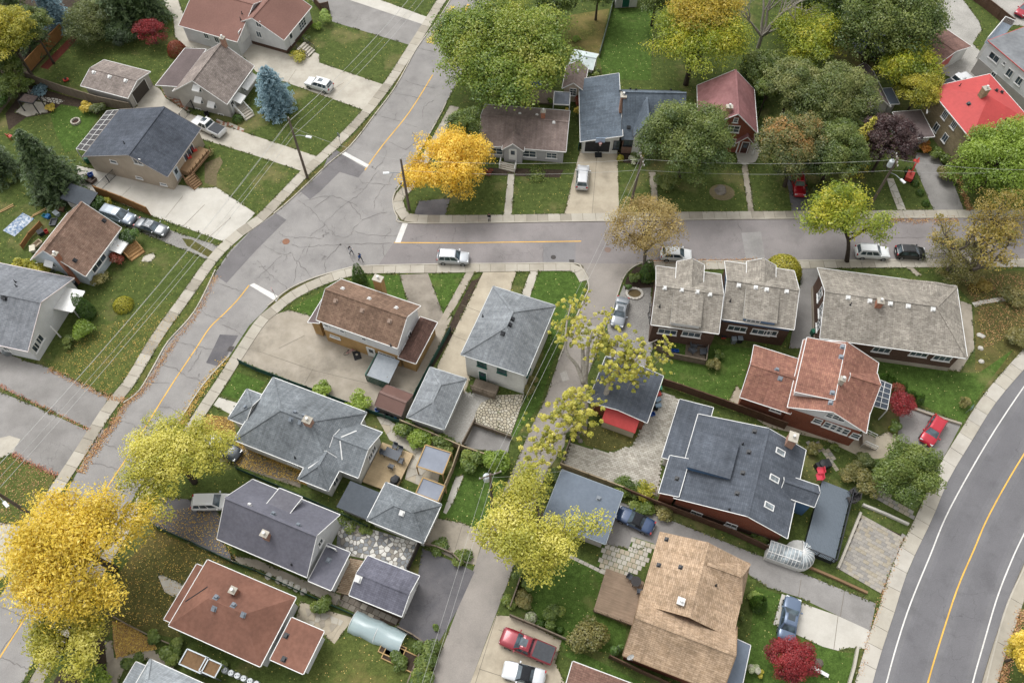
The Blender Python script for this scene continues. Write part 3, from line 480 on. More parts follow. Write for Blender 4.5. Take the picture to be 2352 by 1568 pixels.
def crazy(label,name,poly,n,z,mats,gap,piece='flagstone',base=None):
 pg=rectpoly(poly);xs=[p[0]for p in pg];ys=[p[1]for p in pg];root=sheet(name,poly,z-.035,base or SOIL,label);seeds=[];tries=0
 while len(seeds)<n and tries<n*200:
  tries+=1;q=(R.uniform(min(xs),max(xs)),R.uniform(min(ys),max(ys)))
  area=(max(xs)-min(xs))*(max(ys)-min(ys));mind=.55*math.sqrt(area/n)*(1-tries/(n*260))
  if inpoly(q[0],q[1],pg)and all(math.dist(q,s)>mind for s in seeds):seeds.append(q)
 for q in seeds:
  cell=[(q[0]+1.6*math.cos(k*math.pi/6),q[1]+1.6*math.sin(k*math.pi/6))for k in range(12)]
  for s in seeds:
   if s is q:continue
   d=math.dist(q,s)
   if d>3.2:continue
   nn=((s[0]-q[0])/d,(s[1]-q[1])/d);cell=clip(cell,((q[0]+s[0])/2-nn[0]*gap,(q[1]+s[1])/2-nn[1]*gap),nn)
  m=len(pg);ar=sum(pg[i][0]*pg[(i+1)%m][1]-pg[(i+1)%m][0]*pg[i][1]for i in range(m));sg=1 if ar>0 else-1
  if len(cell)>2:
   for i in range(m):
    a,b=pg[i],pg[(i+1)%m];d=math.dist(a,b);nn=(sg*(b[1]-a[1])/d,-sg*(b[0]-a[0])/d)
    t=((q[0]-a[0])*(b[0]-a[0])+(q[1]-a[1])*(b[1]-a[1]))/d/d
    if-.05<t<1.05 and abs((q[0]-a[0])*nn[0]+(q[1]-a[1])*nn[1])<1.6:cell=clip(cell,(a[0]-nn[0]*gap,a[1]-nn[1]*gap),nn)
  if len(cell)<3:continue
  mb=MB();mb.prism([V((x,y,0))for x,y in cell],z-.05,z+R.uniform(-.008,.01));mb.build(piece,R.choice(mats),root,uv=False)
 return root
crazy('pale crazy paving patio with dark joints behind the hip roofed house','patio',[(1105,925),(1140,907),(1205,905),(1190,955),(1174,998),(1088,968),(1093,945)],150,.06,[mat('cream_stone_%d'%i,a,b,3)for i,(a,b)in enumerate([('#cfc6b0','#bdb49e'),('#c7bea9','#b3aa95'),('#d6cfbd','#c6bfac')])],.035,'flagstone',mat('black_joint','#4a443c','#3a352f',4))
crazy('patchwork patio of white and slate flagstones behind the dark grey house','patio',[(778,1191),(800,1190),(850,1213),(965,1248),(938,1311),(838,1283),(803,1276),(773,1251)],135,.06,[mat('patch_stone_%d'%i,a,b,3)for i,(a,b)in enumerate([('#e6e3dc','#d3d0c9'),('#ebe8e2','#d8d5ce'),('#8d8f92','#7c7e82'),('#7f8286','#94979a'),('#eeece6','#dbd8d0'),('#d0cbc2','#bdb8af'),('#9da0a3','#888b8f'),('#a8a296','#98928a')])],.04,'flagstone',mat('patio_grit','#8a8479','#767065',4))
crazy('winding stepping stone path in the rock garden','path',[(60,207),(70,205),(90,222),(130,226),(150,232),(135,240),(112,236),(85,230),(65,218)],34,.05,[PVC[1],CONW],.07,'stepping_stone')
crazy('stepping slabs crossing the front lawn beside the driveway','path',[(2036,410),(2052,410),(2082,484),(2062,484),(2045,440)],9,.05,[CON,CONW],.03,'stepping_stone',GRASS)
crazy('old concrete tiles behind the rust roofed house','patio',[(700,1395),(730,1400),(790,1425),(762,1470),(712,1435)],16,.05,[CON,CONB,CONS],.03,'slab',SOIL)
crazy('concrete slabs beside the wooden garden deck','patio',[(865,957),(880,955),(925,985),(985,1005),(1025,1030),(1000,1130),(930,1100),(945,1040),(895,1010)],30,.05,[CON,CONB,SLABM[1]],.02,'slab',CONS)
# ------------------------------------------------------------------ buildings
class House:
 def __init__(s,name,label,cat,A,B,z):
  a,b=P(A[0],A[1],z),P(B[0],B[1],z)
  s.ang=math.atan2(b.y-a.y,b.x-a.x);s.o=V((a.x,a.y,0));s.root=empty(name,s.o,s.ang);tag(s.root,label,cat)
  s.M=Matrix.Translation(s.o)@Matrix.Rotation(s.ang,4,'Z');s.Mi=s.M.inverted()
  s.rv,s.rf,s.rb,s.wv,s.wf=[],[],[],[],[];s.roofs=[];s.bv=None
 def l(s,px,py,z):return s.Mi@P(px,py,z)
 def solve(s,px,py,axis,val):
  a,b=s.l(px,py,0),s.l(px,py,10);t=(val-a[axis])/(b[axis]-a[axis]);return 10*t
 def block(s,pts,he,kind='gx',hr=None,ridge=None,rp=.5,e=(0,0),ov=.35,wall=None,roof=None,trim=None,low=None,z0=0.0,y0o=None,he2=None,gut=True,caps=True,t=.16,mirror=None,hi='+y',capm=None,rname='roof'):
  q=[s.l(x,y,he)for x,y in pts]
  x0,x1,y0,y1=min(p.x for p in q),max(p.x for p in q),min(p.y for p in q),max(p.y for p in q)
  ax=1 if kind=='gx' else 0
  if y0o is not None:y0=y0o
  if kind in('gx','gy')and ridge is not None:
   if mirror is not None and hr:
    v=s.l(ridge[0],ridge[1],hr)[ax]
    if ax==1:(y0,y1)=(y0,2*v-y0)if mirror>0 else(2*v-y1,y1)
    else:(x0,x1)=(x0,2*v-x0)if mirror>0 else(2*v-x1,x1)
   elif hr:
    v=s.l(ridge[0],ridge[1],hr)[ax];rp=(v-y0)/(y1-y0)if ax==1 else(v-x0)/(x1-x0);rp=min(.9,max(.1,rp))
   else:
    hr=s.solve(ridge[0],ridge[1],ax,(y0+y1)/2 if ax==1 else(x0+x1)/2);hr=min(max(hr,he+.4),he+5)
  trim=trim or WHITE;he2=he if he2 is None else he2
  hr=hr if hr is not None else he+.22*min(x1-x0,y1-y0)
  sw=kind=='gy'
  X0,X1,Y0,Y1=(y0,y1,x0,x1)if sw else(x0,x1,y0,y1)
  T=(lambda p:(p[1],p[0],p[2]))if sw else(lambda p:p)
  hw=(Y1-Y0)/2;ym=Y0+(Y1-Y0)*rp
  if kind in('gx','gy'):
   a,b=X0+e[0]*hw,X1-e[1]*hw
   if a>b:a=b=(a+b)/2
   v=[(X0,Y0,he),(X1,Y0,he),(X1,Y1,he2),(X0,Y1,he2),(a,ym,hr),(b,ym,hr)]
   f=[[0,1,5,4],[2,3,4,5]]
   if e[1]:f.append([1,2,5])
   if e[0]:f.append([3,0,4])
   if abs(a-b)<.05:f=[[0,1,4],[2,3,4],[1,2,4],[3,0,4]];v=v[:5]
   v=[T(p)for p in v]
   if sw:f=[g[::-1]for g in f]
  elif kind=='shed':
   z={'+y':(he,he,hr,hr),'-y':(hr,hr,he,he),'+x':(he,hr,hr,he),'-x':(hr,he,he,hr)}[hi]
   v=[(x0,y0,z[0]),(x1,y0,z[1]),(x1,y1,z[2]),(x0,y1,z[3])];f=[[0,1,2,3]]
  else:
   v=[(x0,y0,he),(x1,y0,he),(x1,y1,he),(x0,y1,he)];f=[[0,1,2,3]]
  n=len(v);vv=list(v)+[(p[0],p[1],p[2]-t)for p in v];ff=[list(g)for g in f]+[[i+n for i in g[::-1]]for g in f];mi=[0]*len(f)+[1]*len(f)
  ed={}
  for g in f:
   for i in range(len(g)):ed.setdefault(frozenset((g[i],g[(i+1)%len(g)])),[]).append((g[i],g[(i+1)%len(g)]))
  bnd=[k[0]for k in ed.values()if len(k)==1];inn=[k[0]for k in ed.values()if len(k)==2]
  for a,b in bnd:ff.append([b,a,a+n,b+n]);mi.append(1)
  ro=obj(rname,mesh_from(rname,vv,ff,[roof,trim],mi),s.root);s.roofs.append(ro)
  o=len(s.rv);s.rv+=[V(p)for p in v]
  for g in f:s.rf.append([i+o for i in g]);s.rb.append(ro)
  if gut:
   mb=MB();cx,cy=(x0+x1)/2,(y0+y1)/2
   for a,b in bnd:
    A,B=V(v[a]),V(v[b]);d=(B-A).normalized();nn=V((d.y,-d.x,0)).normalized()
    if nn.dot((A+B)/2-V((cx,cy,0)))<0:nn=-nn
    if abs(A.z-B.z)<.02:mb.beam(A+nn*.055-V((0,0,.05)),B+nn*.035-V((0,0,.05)),.075,.11)
    else:mb.beam(A+nn*.02+V((0,0,.005)),B+nn*.02+V((0,0,.005)),.065,.05)
   mb.build('gutter',trim,ro,uv=False)
  if caps and inn:
   mb=MB()
   for a,b in inn:
    A,B=V(v[a]),V(v[b]);mb.beam(A+V((0,0,.012)),B+V((0,0,.012)),.3,.05)
   mb.build('ridge_cap',capm or roof,ro)
  if wall is not None:
   xa,xb,ya,yb=x0+ov,x1-ov,y0+ov,y1-ov
   def zr(x,y):
    if kind in('gx','gy'):
     c_,C0,C1=(y,Y0,Y1)if not sw else(x,Y0,Y1)
     z1=he+(hr-he)*(c_-C0)/max(ym-C0,.01)if c_<=ym else he2+(hr-he2)*(C1-c_)/max(C1-ym,.01)
     L_=x if not sw else y
     if e[0]:z1=min(z1,he+(hr-he)*(L_-X0)/max(e[0]*hw,.01))
     if e[1]:z1=min(z1,he+(hr-he)*(X1-L_)/max(e[1]*hw,.01))
     return z1
    if kind=='shed':
     k={'+y':(y-y0)/(y1-y0),'-y':(y1-y)/(y1-y0),'+x':(x-x0)/(x1-x0),'-x':(x1-x)/(x1-x0)}[hi];return he+(hr-he)*k
    return he
   corners=[(xa,ya),(xb,ya),(xb,yb),(xa,yb)];wv,wf=[],[]
   for i in range(4):
    a,b=corners[i],corners[(i+1)%4];ring=[(a[0],a[1],z0),(b[0],b[1],z0),(b[0],b[1],zr(*b)-t-.01)]
    m_=None
    if kind in('gx','gy'):
     if not sw and i in(1,3):m_=(a[0],ym)
     if sw and i in(0,2):m_=(ym,a[1])
    if m_ and((a[0]-m_[0])*(b[0]-m_[0])+(a[1]-m_[1])*(b[1]-m_[1]))<0:ring.append((m_[0],m_[1],zr(*m_)-t-.01))
    ring.append((a[0],a[1],zr(*a)-t-.01));k=len(wv);wv+=ring;wf.append(list(range(k,k+len(ring))))
   mats=[wall];obj('wall',mesh_from('wall',wv,wf,mats),s.root)
   o=len(s.wv);s.wv+=[V(p)for p in wv];s.wf+=[[i+o for i in g]for g in wf]
   if low:
    m,zt=low;mb=MB();q_=.05
    mb.prism([V((xa-q_,ya-q_,0)),V((xb+q_,ya-q_,0)),V((xb+q_,yb+q_,0)),V((xa-q_,yb+q_,0))],z0,zt);lo=mb.build('lower_wall',m,s.root)
    o=len(s.wv);s.wv+=[V(p)for p in mb.v];s.wf+=[[i+o for i in g]for g in mb.f]
  s.bv=None;s.last=(x0,x1,y0,y1,he,hr);return s
 def _b(s):
  if s.bv is None:
   s.bv=(BVHTree.FromPolygons(s.rv,s.rf)if s.rf else None,BVHTree.FromPolygons(s.wv,s.wf)if s.wf else None)
  return s.bv
 def hit(s,px,wall=False):
  b=s._b()[1 if wall else 0]
  if b is None:return None
  o=s.Mi@V((0,0,CAM_H));d=(s.Mi.to_3x3()@ray(*px)).normalized();loc,n,i,_=b.ray_cast(o,d)
  if loc is None:
   best=None
   for k in range(1,9):
    for a in range(8):
     q=(px[0]+k*1.5*math.cos(a*.785),px[1]+k*1.5*math.sin(a*.785));d=(s.Mi.to_3x3()@ray(*q)).normalized();h=b.ray_cast(o,d)
     if h[0]is not None:best=h;break
    if best:break
   if not best:print('MISS',s.root.name,px,wall);return None
   loc,n,i,_=best
  if n.z<0 and not wall:n=-n
  if wall and n.dot(d)>0:n=-n
  return loc,n,i
 def vent(s,*pxs,m=None,sz=.36,h=.22):
  m=m or GREYM
  for px in pxs:
   h_=s.hit(px)
   if not h_:continue
   loc,n,i=h_;mb=MB();M=Matrix.Translation(loc)@n.to_track_quat('Z','Y').to_matrix().to_4x4()
   mb.box((0,0,.01),(sz*1.5,sz*1.5,.03),0,0,M);mb.box((0,0,h*.5),(sz*.8,sz*.8,h),0,0,M);mb.box((0,0,h+.03),(sz,sz,.06),0,0,M)
   mb.build('roof_vent',m,s.rb[i],uv=False)
 def pipe(s,*pxs,m=None,r=.06,h=.5):
  for px in pxs:
   h_=s.hit(px)
   if not h_:continue
   loc,n,i=h_;mb=MB();mb.lathe(loc-V((0,0,.1)),[(r*2.4,.1),(r*1.2,.2),(r,.22),(r,h+.1)],10);mb.build('vent_pipe',m or DARK,s.rb[i],uv=False)
 def skylight(s,*pxs,w=.62,h=1.1):
  for px in pxs:
   h_=s.hit(px)
   if not h_:continue
   loc,n,i=h_;x=V((0,0,1)).cross(n).normalized()if n.z<.99 else V((1,0,0));y=n.cross(x)
   M=Matrix.Translation(loc)@Matrix(((x.x,y.x,n.x,0),(x.y,y.y,n.y,0),(x.z,y.z,n.z,0),(0,0,0,1)));mb=MB()
   for sx in(-1,1):mb.box((sx*w/2,0,.05),(.1,h+.1,.12),0,0,M);mb.box((0,sx*h/2,.05),(w-.1,.1,.12),0,0,M)
   f=mb.build('skylight',WHITE,s.rb[i],uv=False);mb=MB();mb.box((0,0,.05),(w-.1,h-.1,.05),0,0,M);mb.build('pane',glass('skylight_glass',(.12,.14,.15),.1),f,uv=False)
 def chimney(s,px,w=.8,d=.6,h=1.5,m=None,cap=None,pots=1,down=1.5,rot=0.0,base=None):
  if base is not None:loc=s.l(base[0],base[1],0);z0=0
  else:
   h_=s.hit(px)
   if not h_:return
   loc=h_[0];z0=loc.z-down;h=loc.z+h
  mb=MB();mb.box((loc.x,loc.y,(z0+h)/2),(w,d,h-z0),0,rot);c=mb.build('chimney',m,s.root)
  mb=MB();mb.box((loc.x,loc.y,h+.05),(w+.14,d+.14,.1),0,rot)
  for k in range(pots):mb.lathe((loc.x+(k-(pots-1)/2)*.35,loc.y,h+.1),[(.13,0),(.13,.3),(.16,.32),(.16,.4)],10,1)
  mb.build('chimney_cap',[cap or CON,plain('flue_metal','#d8d8d6',.4)],c,uv=False)
 def frame_on(s,px):
  h_=s.hit(px,True)
  if not h_:return None
  loc,n,i=h_
  if abs(n.z)>.5:return None
  n.z=0;n.normalize();x=V((0,0,1)).cross(n);return Matrix.Translation(loc)@Matrix(((x.x,n.x,0,0),(x.y,n.y,0,0),(0,0,1,0),(0,0,0,1)))@Matrix.Scale(1,4)
 def win(s,*pxs,w=1.0,h=1.2,fm=None,bars=(1,0),name='window',gm=None):
  for px in pxs:
   M=s.frame_on(px)
   if M is None:print('NOWIN',s.root.name,px);continue
   fm_=fm or WHITE;mb=MB();b=.09
   for sx in(-1,1):mb.box((sx*(w/2),.04,0),(b,.1,h+b),0,0,M);mb.box((0,.04,sx*h/2),(w-b,.1,b),0,0,M)
   mb.box((0,.08,-h/2-.06),(w+.25,.2,.06),0,0,M)
   for k in range(1,bars[0]+1):mb.box((-w/2+w*k/(bars[0]+1),.04,0),(.06,.07,h-b),0,0,M)
   for k in range(1,bars[1]+1):mb.box((0,.045,-h/2+h*k/(bars[1]+1)),(w-b,.05,.05),0,0,M)
   f=mb.build(name,fm_,s.root,uv=False);mb=MB();mb.box((0,.02,0),(w-b,.03,h-b),0,0,M);mb.build('pane',gm or GLASS,f,uv=False)
 def door(s,px,w=.95,h=2.05,m=None,fm=None,pane=True,name='door',panels=0):
  M=s.frame_on(px)
  if M is None:print('NODOOR',s.root.name,px);return
  loc=M.translation.copy();zc=h/2+(loc.z-h/2 if loc.z>h/2+.25 else .1);M.translation=(loc.x,loc.y,zc);mb=MB()
  mb.box((0,.03,0),(w,.06,h),0,0,M)
  for sx in(-1,1):mb.box((sx*(w/2+.05),.04,0),(.1,.1,h+.1),1,0,M)
  mb.box((0,.04,h/2+.05),(w,.1,.1),1,0,M)
  for k in range(panels):mb.box((0,.065,-h/2+h*(k+.5)/panels),(w-.12,.03,h/panels-.1),0,0,M)
  d=mb.build(name,[m or WHITE,fm or WHITE],s.root,uv=False)
  if pane:mb=MB();mb.box((0,.075,h*.2),(w*.6,.03,h*.38),0,0,M);mb.build('pane',GLASS,d,uv=False)
 def awning(s,*pxs,w=1.3,d=.9,drop=.45,m=None,win=True,ww=None):
  for px in pxs:
   M=s.frame_on(px)
   if M is None:print('NOAWN',s.root.name,px);continue
   mb=MB();q=[(-w/2,.03,0),(w/2,.03,0),(w/2,d,-drop),(-w/2,d,-drop)];v=q+[(p[0],p[1],p[2]-.05)for p in q]+[(-w/2,d,-drop-.18),(w/2,d,-drop-.18)]
   mb.add(v,[(0,3,2,1),(4,5,6,7),(3,8,9,2),(0,4,7,3),(1,2,6,5)],0,M)
   for k in range(5):mb.box((-w/2+w*(k+.5)/5,d/2,-drop/2+.02),(.04,.02,.02),0,0,M)
   mb.build('awning',m or WHITE,s.root,uv=False)
   if win:
    l_=M.translation.copy();s_px=None;M2=M.copy();M2.translation=(l_.x,l_.y,l_.z-.75);mb=MB();w2=(ww or w)*.8;h2=1.0
    for sx in(-1,1):mb.box((sx*w2/2,.03,0),(.08,.08,h2),0,0,M2);mb.box((0,.03,sx*h2/2),(w2-.08,.08,.08),0,0,M2)
    f=mb.build('window',WHITE,s.root,uv=False);mb=MB();mb.box((0,.02,0),(w2-.08,.03,h2-.08),0,0,M2);mb.build('pane',GLASS,f,uv=False)
 def line(s,a,b,wd=.12,m=None,name='flashing'):
  A,B=s.hit(a),s.hit(b)
  if A and B:mb=MB();mb.beam(A[0]+V((0,0,.03)),B[0]+V((0,0,.03)),wd,.05);mb.build(name,m or WHITE,s.rb[A[2]],uv=False)
 def part(s,name,mb,m,parent=None,uv=False):return mb.build(name,m,parent or s.root,uv=uv)
 def glassroof(s,quad,he,hh,nx,ny,frame=None,pane=None,posts=True,name='porch_roof'):
  a,b=s.l(*quad[0],he),s.l(*quad[1],he);c,d=s.l(*quad[2],hh),s.l(*quad[3],hh);fr=MB()
  L=lambda u,v:(a.lerp(b,u)).lerp(d.lerp(c,u),v)
  for i in range(nx+1):fr.beam(L(i/nx,0),L(i/nx,1),.05,.1)
  for j in range(ny+1):fr.beam(L(0,j/ny)+V((0,0,.004)),L(1,j/ny)+V((0,0,.004)),.05,.1)
  if posts:
   for u in(0,.5,1):p=L(u,0);fr.box((p.x,p.y,p.z/2-.1),(.1,.1,p.z-.2))
  f=s.part(name,fr,frame or WHITE)
  for i in range(nx):
   for j in range(ny):
    g=MB();k=.004;q=[L((i+.04)/nx,(j+.04)/ny),L((i+.96)/nx,(j+.04)/ny),L((i+.96)/nx,(j+.96)/ny),L((i+.04)/nx,(j+.96)/ny)]
    g.add([p-V((0,0,.03))for p in q]+[p-V((0,0,.045))for p in q],[(0,1,2,3),(7,6,5,4)]);s.part('pane',g,pane or plain('smoked_panel','#4c4a4c',.6,.2),f)
 def steps(s,top,bot,w,zt,n=4,m=None,rail=None,wd=None):
  a,b=s.l(*top,zt),s.l(*bot,.0);a.z=b.z=0;d=(b-a);L=d.length;d.normalize();y=V((-d.y,d.x,0));ang=math.atan2(d.y,d.x);mb=MB()
  for k in range(n):
   z=zt*(n-k)/(n+0.0);x=L*(k+.5)/n;c=a+d*x;mb.box((c.x,c.y,z/2),(L/n+.02,w,z),0,ang)
  st=s.part('steps',mb,m or CON)
  if rail:
   mb=MB()
   for sg in(-1,1):
    A=a+y*sg*(w/2-.04);B=b+y*sg*(w/2-.04);mb.beam(A+V((0,0,zt+.9)),B+V((0,0,.95)),.06,.06);mb.beam(A+V((0,0,zt+.5)),B+V((0,0,.5)),.04,.04)
    for t in(0,.5,1):q=A.lerp(B,t);z=zt*(1-t);mb.box((q.x,q.y,z/2+.45),(.06,.06,z+.9))
   s.part('railing',mb,rail,st)
RBROWN=mat('roof_brown','#8c695f','#805f56',5,.9,.2,.2,.15);RGREY1=shingle('shingle_grey_brown','#958a84','#7f7670','#675f5a')
RBRN2=mat('roof_flat_brown','#6d6160','#625756',4,.9,.15);RNAVY=shingle('shingle_navy','#565b64','#4b5059','#40454d',contrast=.9)
RNAVS=mat('roof_navy_smooth','#565c66','#4f555f',5,.85,.1,.3,.15);RTAN1=shingle('shingle_brown_tan','#937b6d','#81695c','#6b564a')
RGREY2=shingle('shingle_grey','#83868b','#75787d','#65686d');RRANCH=shingle('shingle_ranch','#897b75','#7c6e69','#6b5f5b',contrast=.7)
RTUD=shingle('shingle_slate_blue','#656e78','#5a636d','#4a535c',contrast=.9);RWINE=mat('roof_wine','#8a5e5e','#9d7070',1.4,.8,.2,.3,.25)
RRED=mat('roof_red_metal','#c44c4a','#b84644',2,.6,.05,.2,.1);RCORN=shingle('shingle_corner_brown','#8a7261','#766052','#5f4d42');RSTEEL=shingle('shingle_steel','#888c8f','#797d81','#676b6f')
RBLUE=shingle('shingle_blue_grey','#7d8286','#6e7377','#5c6165',contrast=1.2);RDKG=mat('roof_dark_grey','#72727c','#676771',3,.9,.2,.3,.2);RRUST=mat('roof_rust','#8a6354','#7d584a',2.5,.9,.2,.35,.22)
RPALE=shingle('shingle_pale_blue','#a2a8ad','#92989d','#7f8589',contrast=.6);RTWIN=shingle('shingle_twin','#a09a90','#857f76','#6b655e',contrast=1.1);RRUSTS=shingle('shingle_red_brown','#99705f','#845d51','#674a44',contrast=1.1)
RDEEP=shingle('shingle_deep_navy','#5a5f67','#50555d','#464b53',contrast=.5);RTANH=shingle('shingle_tan','#b8a088','#9f8870','#7a6854',w=.5,h=.2,contrast=1.1);RSLATE=mat('roof_slate_flat','#727c89','#6a7481',3,.8,.1,.2,.12)
WWH=siding('siding_white','#d9dadb');WGR=siding('siding_grey','#b7b3ae');WBEI=siding('siding_beige','#b5a897',.25);WPB=siding('siding_pale_blue','#c9d3dc');WLG=siding('siding_light_grey','#c0c0c4');WSTU=mat('stucco_white','#dcdcd8','#cfcfca',3,.8,.1)
BYEL=brick('brick_yellow','#c09a63','#b18b57','#a58e6c');BRED=brick('brick_red','#8e4a33','#7c3f2c','#8a6a5a');BBRN=brick('brick_brown','#5e463a','#4e392f','#6a5a50');BTUD=brick('brick_tudor','#8d6a5a','#7a5a4c','#9a8a7e')
STONE=brick('stone_tan','#a99a7d','#94866b','#7f735e',.5,.22);WBLUE=siding('siding_blue','#4f6f92');GREEN=plain('paint_green','#1f5f52',.5);REDP=plain('paint_red','#c9473c',.5);BRC=brick('chimney_brick','#b07e66','#9a6a55','#b3a598');BRO=brick('chimney_orange','#b0653f','#995436','#a8988c')
# --- top left
h=House('house','white house with plain brown gabled roof and long concrete driveway','house',(652,93),(716,15.5),2.9)
h.block([(652,93),(716,15.5),(532,53)],2.9,'gx',ridge=(588,31),wall=WWH,roof=RBROWN,low=(BBRN,.6))
h.block([(449,67),(545,97),(508,-45)],3.0,'gy',hr=5.6,wall=WWH,roof=RBROWN)
h.win((594,55),(595,79),w=.9,h=1.1);h.win((474,82),(498,91),w=.8,h=1.1);h.win((694,55),w=2.0,h=1.5,bars=(2,2));h.door((669,88),m=WHITE);h.door((560,78),w=2.2,h=2.1,pane=False,panels=4,name='garage_door')
h.steps((690,105),(716,125),2.0,.9,5,CON,DARK);h.pipe((556,32),(553,46))
h=House('house','pale grey house with white awnings and grey brown shingle gable','house',(521,240),(584,152),3.0)
h.block([(521,240),(584,152)],3.0,'gx',hr=6.2,ridge=(446,179.5),mirror=1,wall=WGR,roof=RGREY1)
h.block([(361,197),(425,111),(415,204)],2.5,'shed',hr=3.3,hi='-y',ov=.5,wall=WGR,roof=RBRN2,gut=True)
h.awning((452,195),(456,222),(486,233),w=1.2,d=.8,drop=.5);h.awning((566,183),w=3.4,d=.9);h.awning((539,220),w=1.8,d=1.3,win=False);h.door((535,243));h.steps((548,243),(575,272),1.6,1.0,6,CON,WHITE)
h.chimney((522,100),.6,.6,1.4,BRC);h.win((456,262),(508,276),w=.9,h=.4)
h=House('garage','pale grey detached garage with open door and shingle roof','garage',(185,197),(294,226),2.4)
h.block([(185,197),(294,226),(341,164)],2.4,'gx',ridge=(311,184),wall=WGR,roof=RGREY1)
h.vent((216,167),(252,177),(289,186),m=WHITE);h.door((325,215),w=3.4,h=2.1,m=plain('interior_shade','#4a443e',.9),pane=False,name='doorway_shade_panel')  # flat panel in the doorway, inner shade of the garage painted as dark colour
h=House('house','beige house with two tone navy roof and glazed porch roof','house',(384,407),(453,308),3.1)
h.block([(384,407),(453,308),(199,347),(276,252)],3.1,'gx',hr=5.9,ridge=(301,347),wall=WBEI,roof=RNAVY,trim=plain('trim_taupe','#8d857c'))
h.glassroof([(175,342),(246,255),(277,252),(199,347)],2.5,3.0,8,2);h.win((316,370),w=1.3,h=1.1);h.win((261,371),w=1.0,h=.5,bars=(0,0));h.win((434,352),w=2.6,h=1.5,bars=(2,0));h.door((406,398),m=plain('door_pale_blue','#c5d2dc'))
h.pipe((286,330));h.steps((432,405),(456,430),1.5,1.1,6,wood('deck_wood','#a08363','#836a50'),wood('rail_brown','#7b5e45','#63493a'));h.win((320,408),(376,423),w=1.0,h=.35,bars=(0,0))
mb=MB();q=[h.l(432,395,.9),h.l(452,372,.9),h.l(470,352,.9)]
mb.beam(h.l(425,398,1.0),h.l(470,345,1.0),1.7,.9);dk=h.part('porch_deck',mb,wood('deck_wood','#a08363','#836a50'));mb=MB()
for t in range(7):p=h.l(438,403,1.0).lerp(h.l(484,347,1.0),t/6);mb.box((p.x,p.y,1.45),(.08,.08,.9))
mb.beam(h.l(438,403,1.9),h.l(484,347,1.9),.1,.06);h.part('railing',mb,wood('rail_brown','#7b5e45','#63493a'),dk)
h=House('house','small white house with brown shingle roof and tall brick side chimney','house',(196,635),(279,523),2.8)
h.block([(196,635),(279,523),(75,591)],2.8,'gx',ridge=(100,574),wall=WPB,roof=RTAN1)
h.vent((239,507),(172,598),m=DARK)
h.win((226,603),w=2.8,h=1.2,bars=(2,0));h.awning((113,598),w=1.3,d=.7);h.awning((262,556),w=2.6,d=1.6,drop=.3,win=False);h.door((268,575));h.chimney(None,.55,.5,6.2,BRO,base=(180,649))
h.steps((292,562),(318,590),2.2,.9,5,wood('step_wood','#c09a6b','#a58057'),wood('step_wood','#c09a6b','#a58057'))
h=House('house','white house with grey hip roof and white corner porch','house',(64,807),(147,676),3.0)
h.block([(64,807),(147,676),(-70,590)],3.0,'gy',hr=5.6,e=(0,1.0),wall=WWH,roof=RGREY2,trim=plain('trim_red_white','#e0d4d2'))
h.block([(122,702),(148,660),(165,716)],2.8,'flat',wall=None,roof=WHITE,caps=False)
h.win((90,780),(82,796),w=1.1,h=1.2);h.win((15,800),w=.8,h=.9);h.vent((8,683),(12,686),m=DARK);h.pipe((36,648),(38,658))
mb=MB()
for p in[(172,716),(150,668),(128,762)]:
 q=h.l(p[0],p[1],1.3);mb.box((q.x,q.y,1.3),(.14,.14,2.6))
h.part('porch_post',mb,WHITE)
# --- top middle
h=House('house','grey ranch house with long brown shingle roof and white windows','house',(1109,334),(1300,349),2.6)
h.block([(1109,334),(1300,349),(1114,240)],2.6,'gx',hr=4.4,wall=siding('siding_ranch','#b3b2b4'),roof=RRANCH)
h.block([(1153,344),(1203,348),(1182,300)],2.7,'gy',hr=4.0,ov=.25,wall=siding('siding_ranch','#b3b2b4'),roof=RRANCH,caps=False)
h.win((1140,347),(1216,353),w=1.9,h=1.2,bars=(1,1));h.win((1267,357),w=1.5,h=1.0,bars=(1,1));h.door((1178,355));h.vent((1194,261),(1233,264),(1272,281),m=WHITE,sz=.3,h=.1);h.chimney((1247,272),.6,.6,1.3,BRO);h.steps((1168,375),(1164,392),2.4,.7,4,CON,WHITE)
h=House('shed','small brown roofed garden house beside the white metal shed','shed',(1291,203),(1341,209),2.6)
h.block([(1291,203),(1341,209),(1348,157)],2.6,'gy',ridge=(1318,187),wall=WBEI,roof=RRANCH,ov=.25);h.win((1316,211),w=1.0,h=1.3,bars=(1,2));h.vent((1326,163),m=WHITE,sz=.3)
h=House('shed','white metal roofed storage shed in a back yard','shed',(1306,150),(1362,161),2.2)
h.block([(1306,150),(1362,161),(1370,124)],2.2,'gx',hr=3.0,wall=WSTU,roof=mat('roof_white_metal','#cfdcdd','#dbe6e6',3,.5,.05),ov=.15)
h=House('house','dark slate roofed house with steep front gable and attached garage','house',(1427,321),(1571,324),3.0)
h.block([(1427,321),(1571,324)],3.0,'gx',hr=7.2,ridge=(1500,212),mirror=1,wall=WSTU,roof=RTUD,low=(BTUD,2.6),trim=DARK)
h.block([(1333,326),(1427,318),(1367,183)],2.6,'shed',hr=3.9,hi='+x',wall=WSTU,roof=RTUD)
h.block([(1455,313),(1510,316),(1482,262)],3.9,'gy',hr=7.0,ov=.15,wall=WSTU,roof=RTUD,trim=DARK,he2=3.9)
h.chimney(None,.7,1.0,6.8,BRC,base=(1420,300))
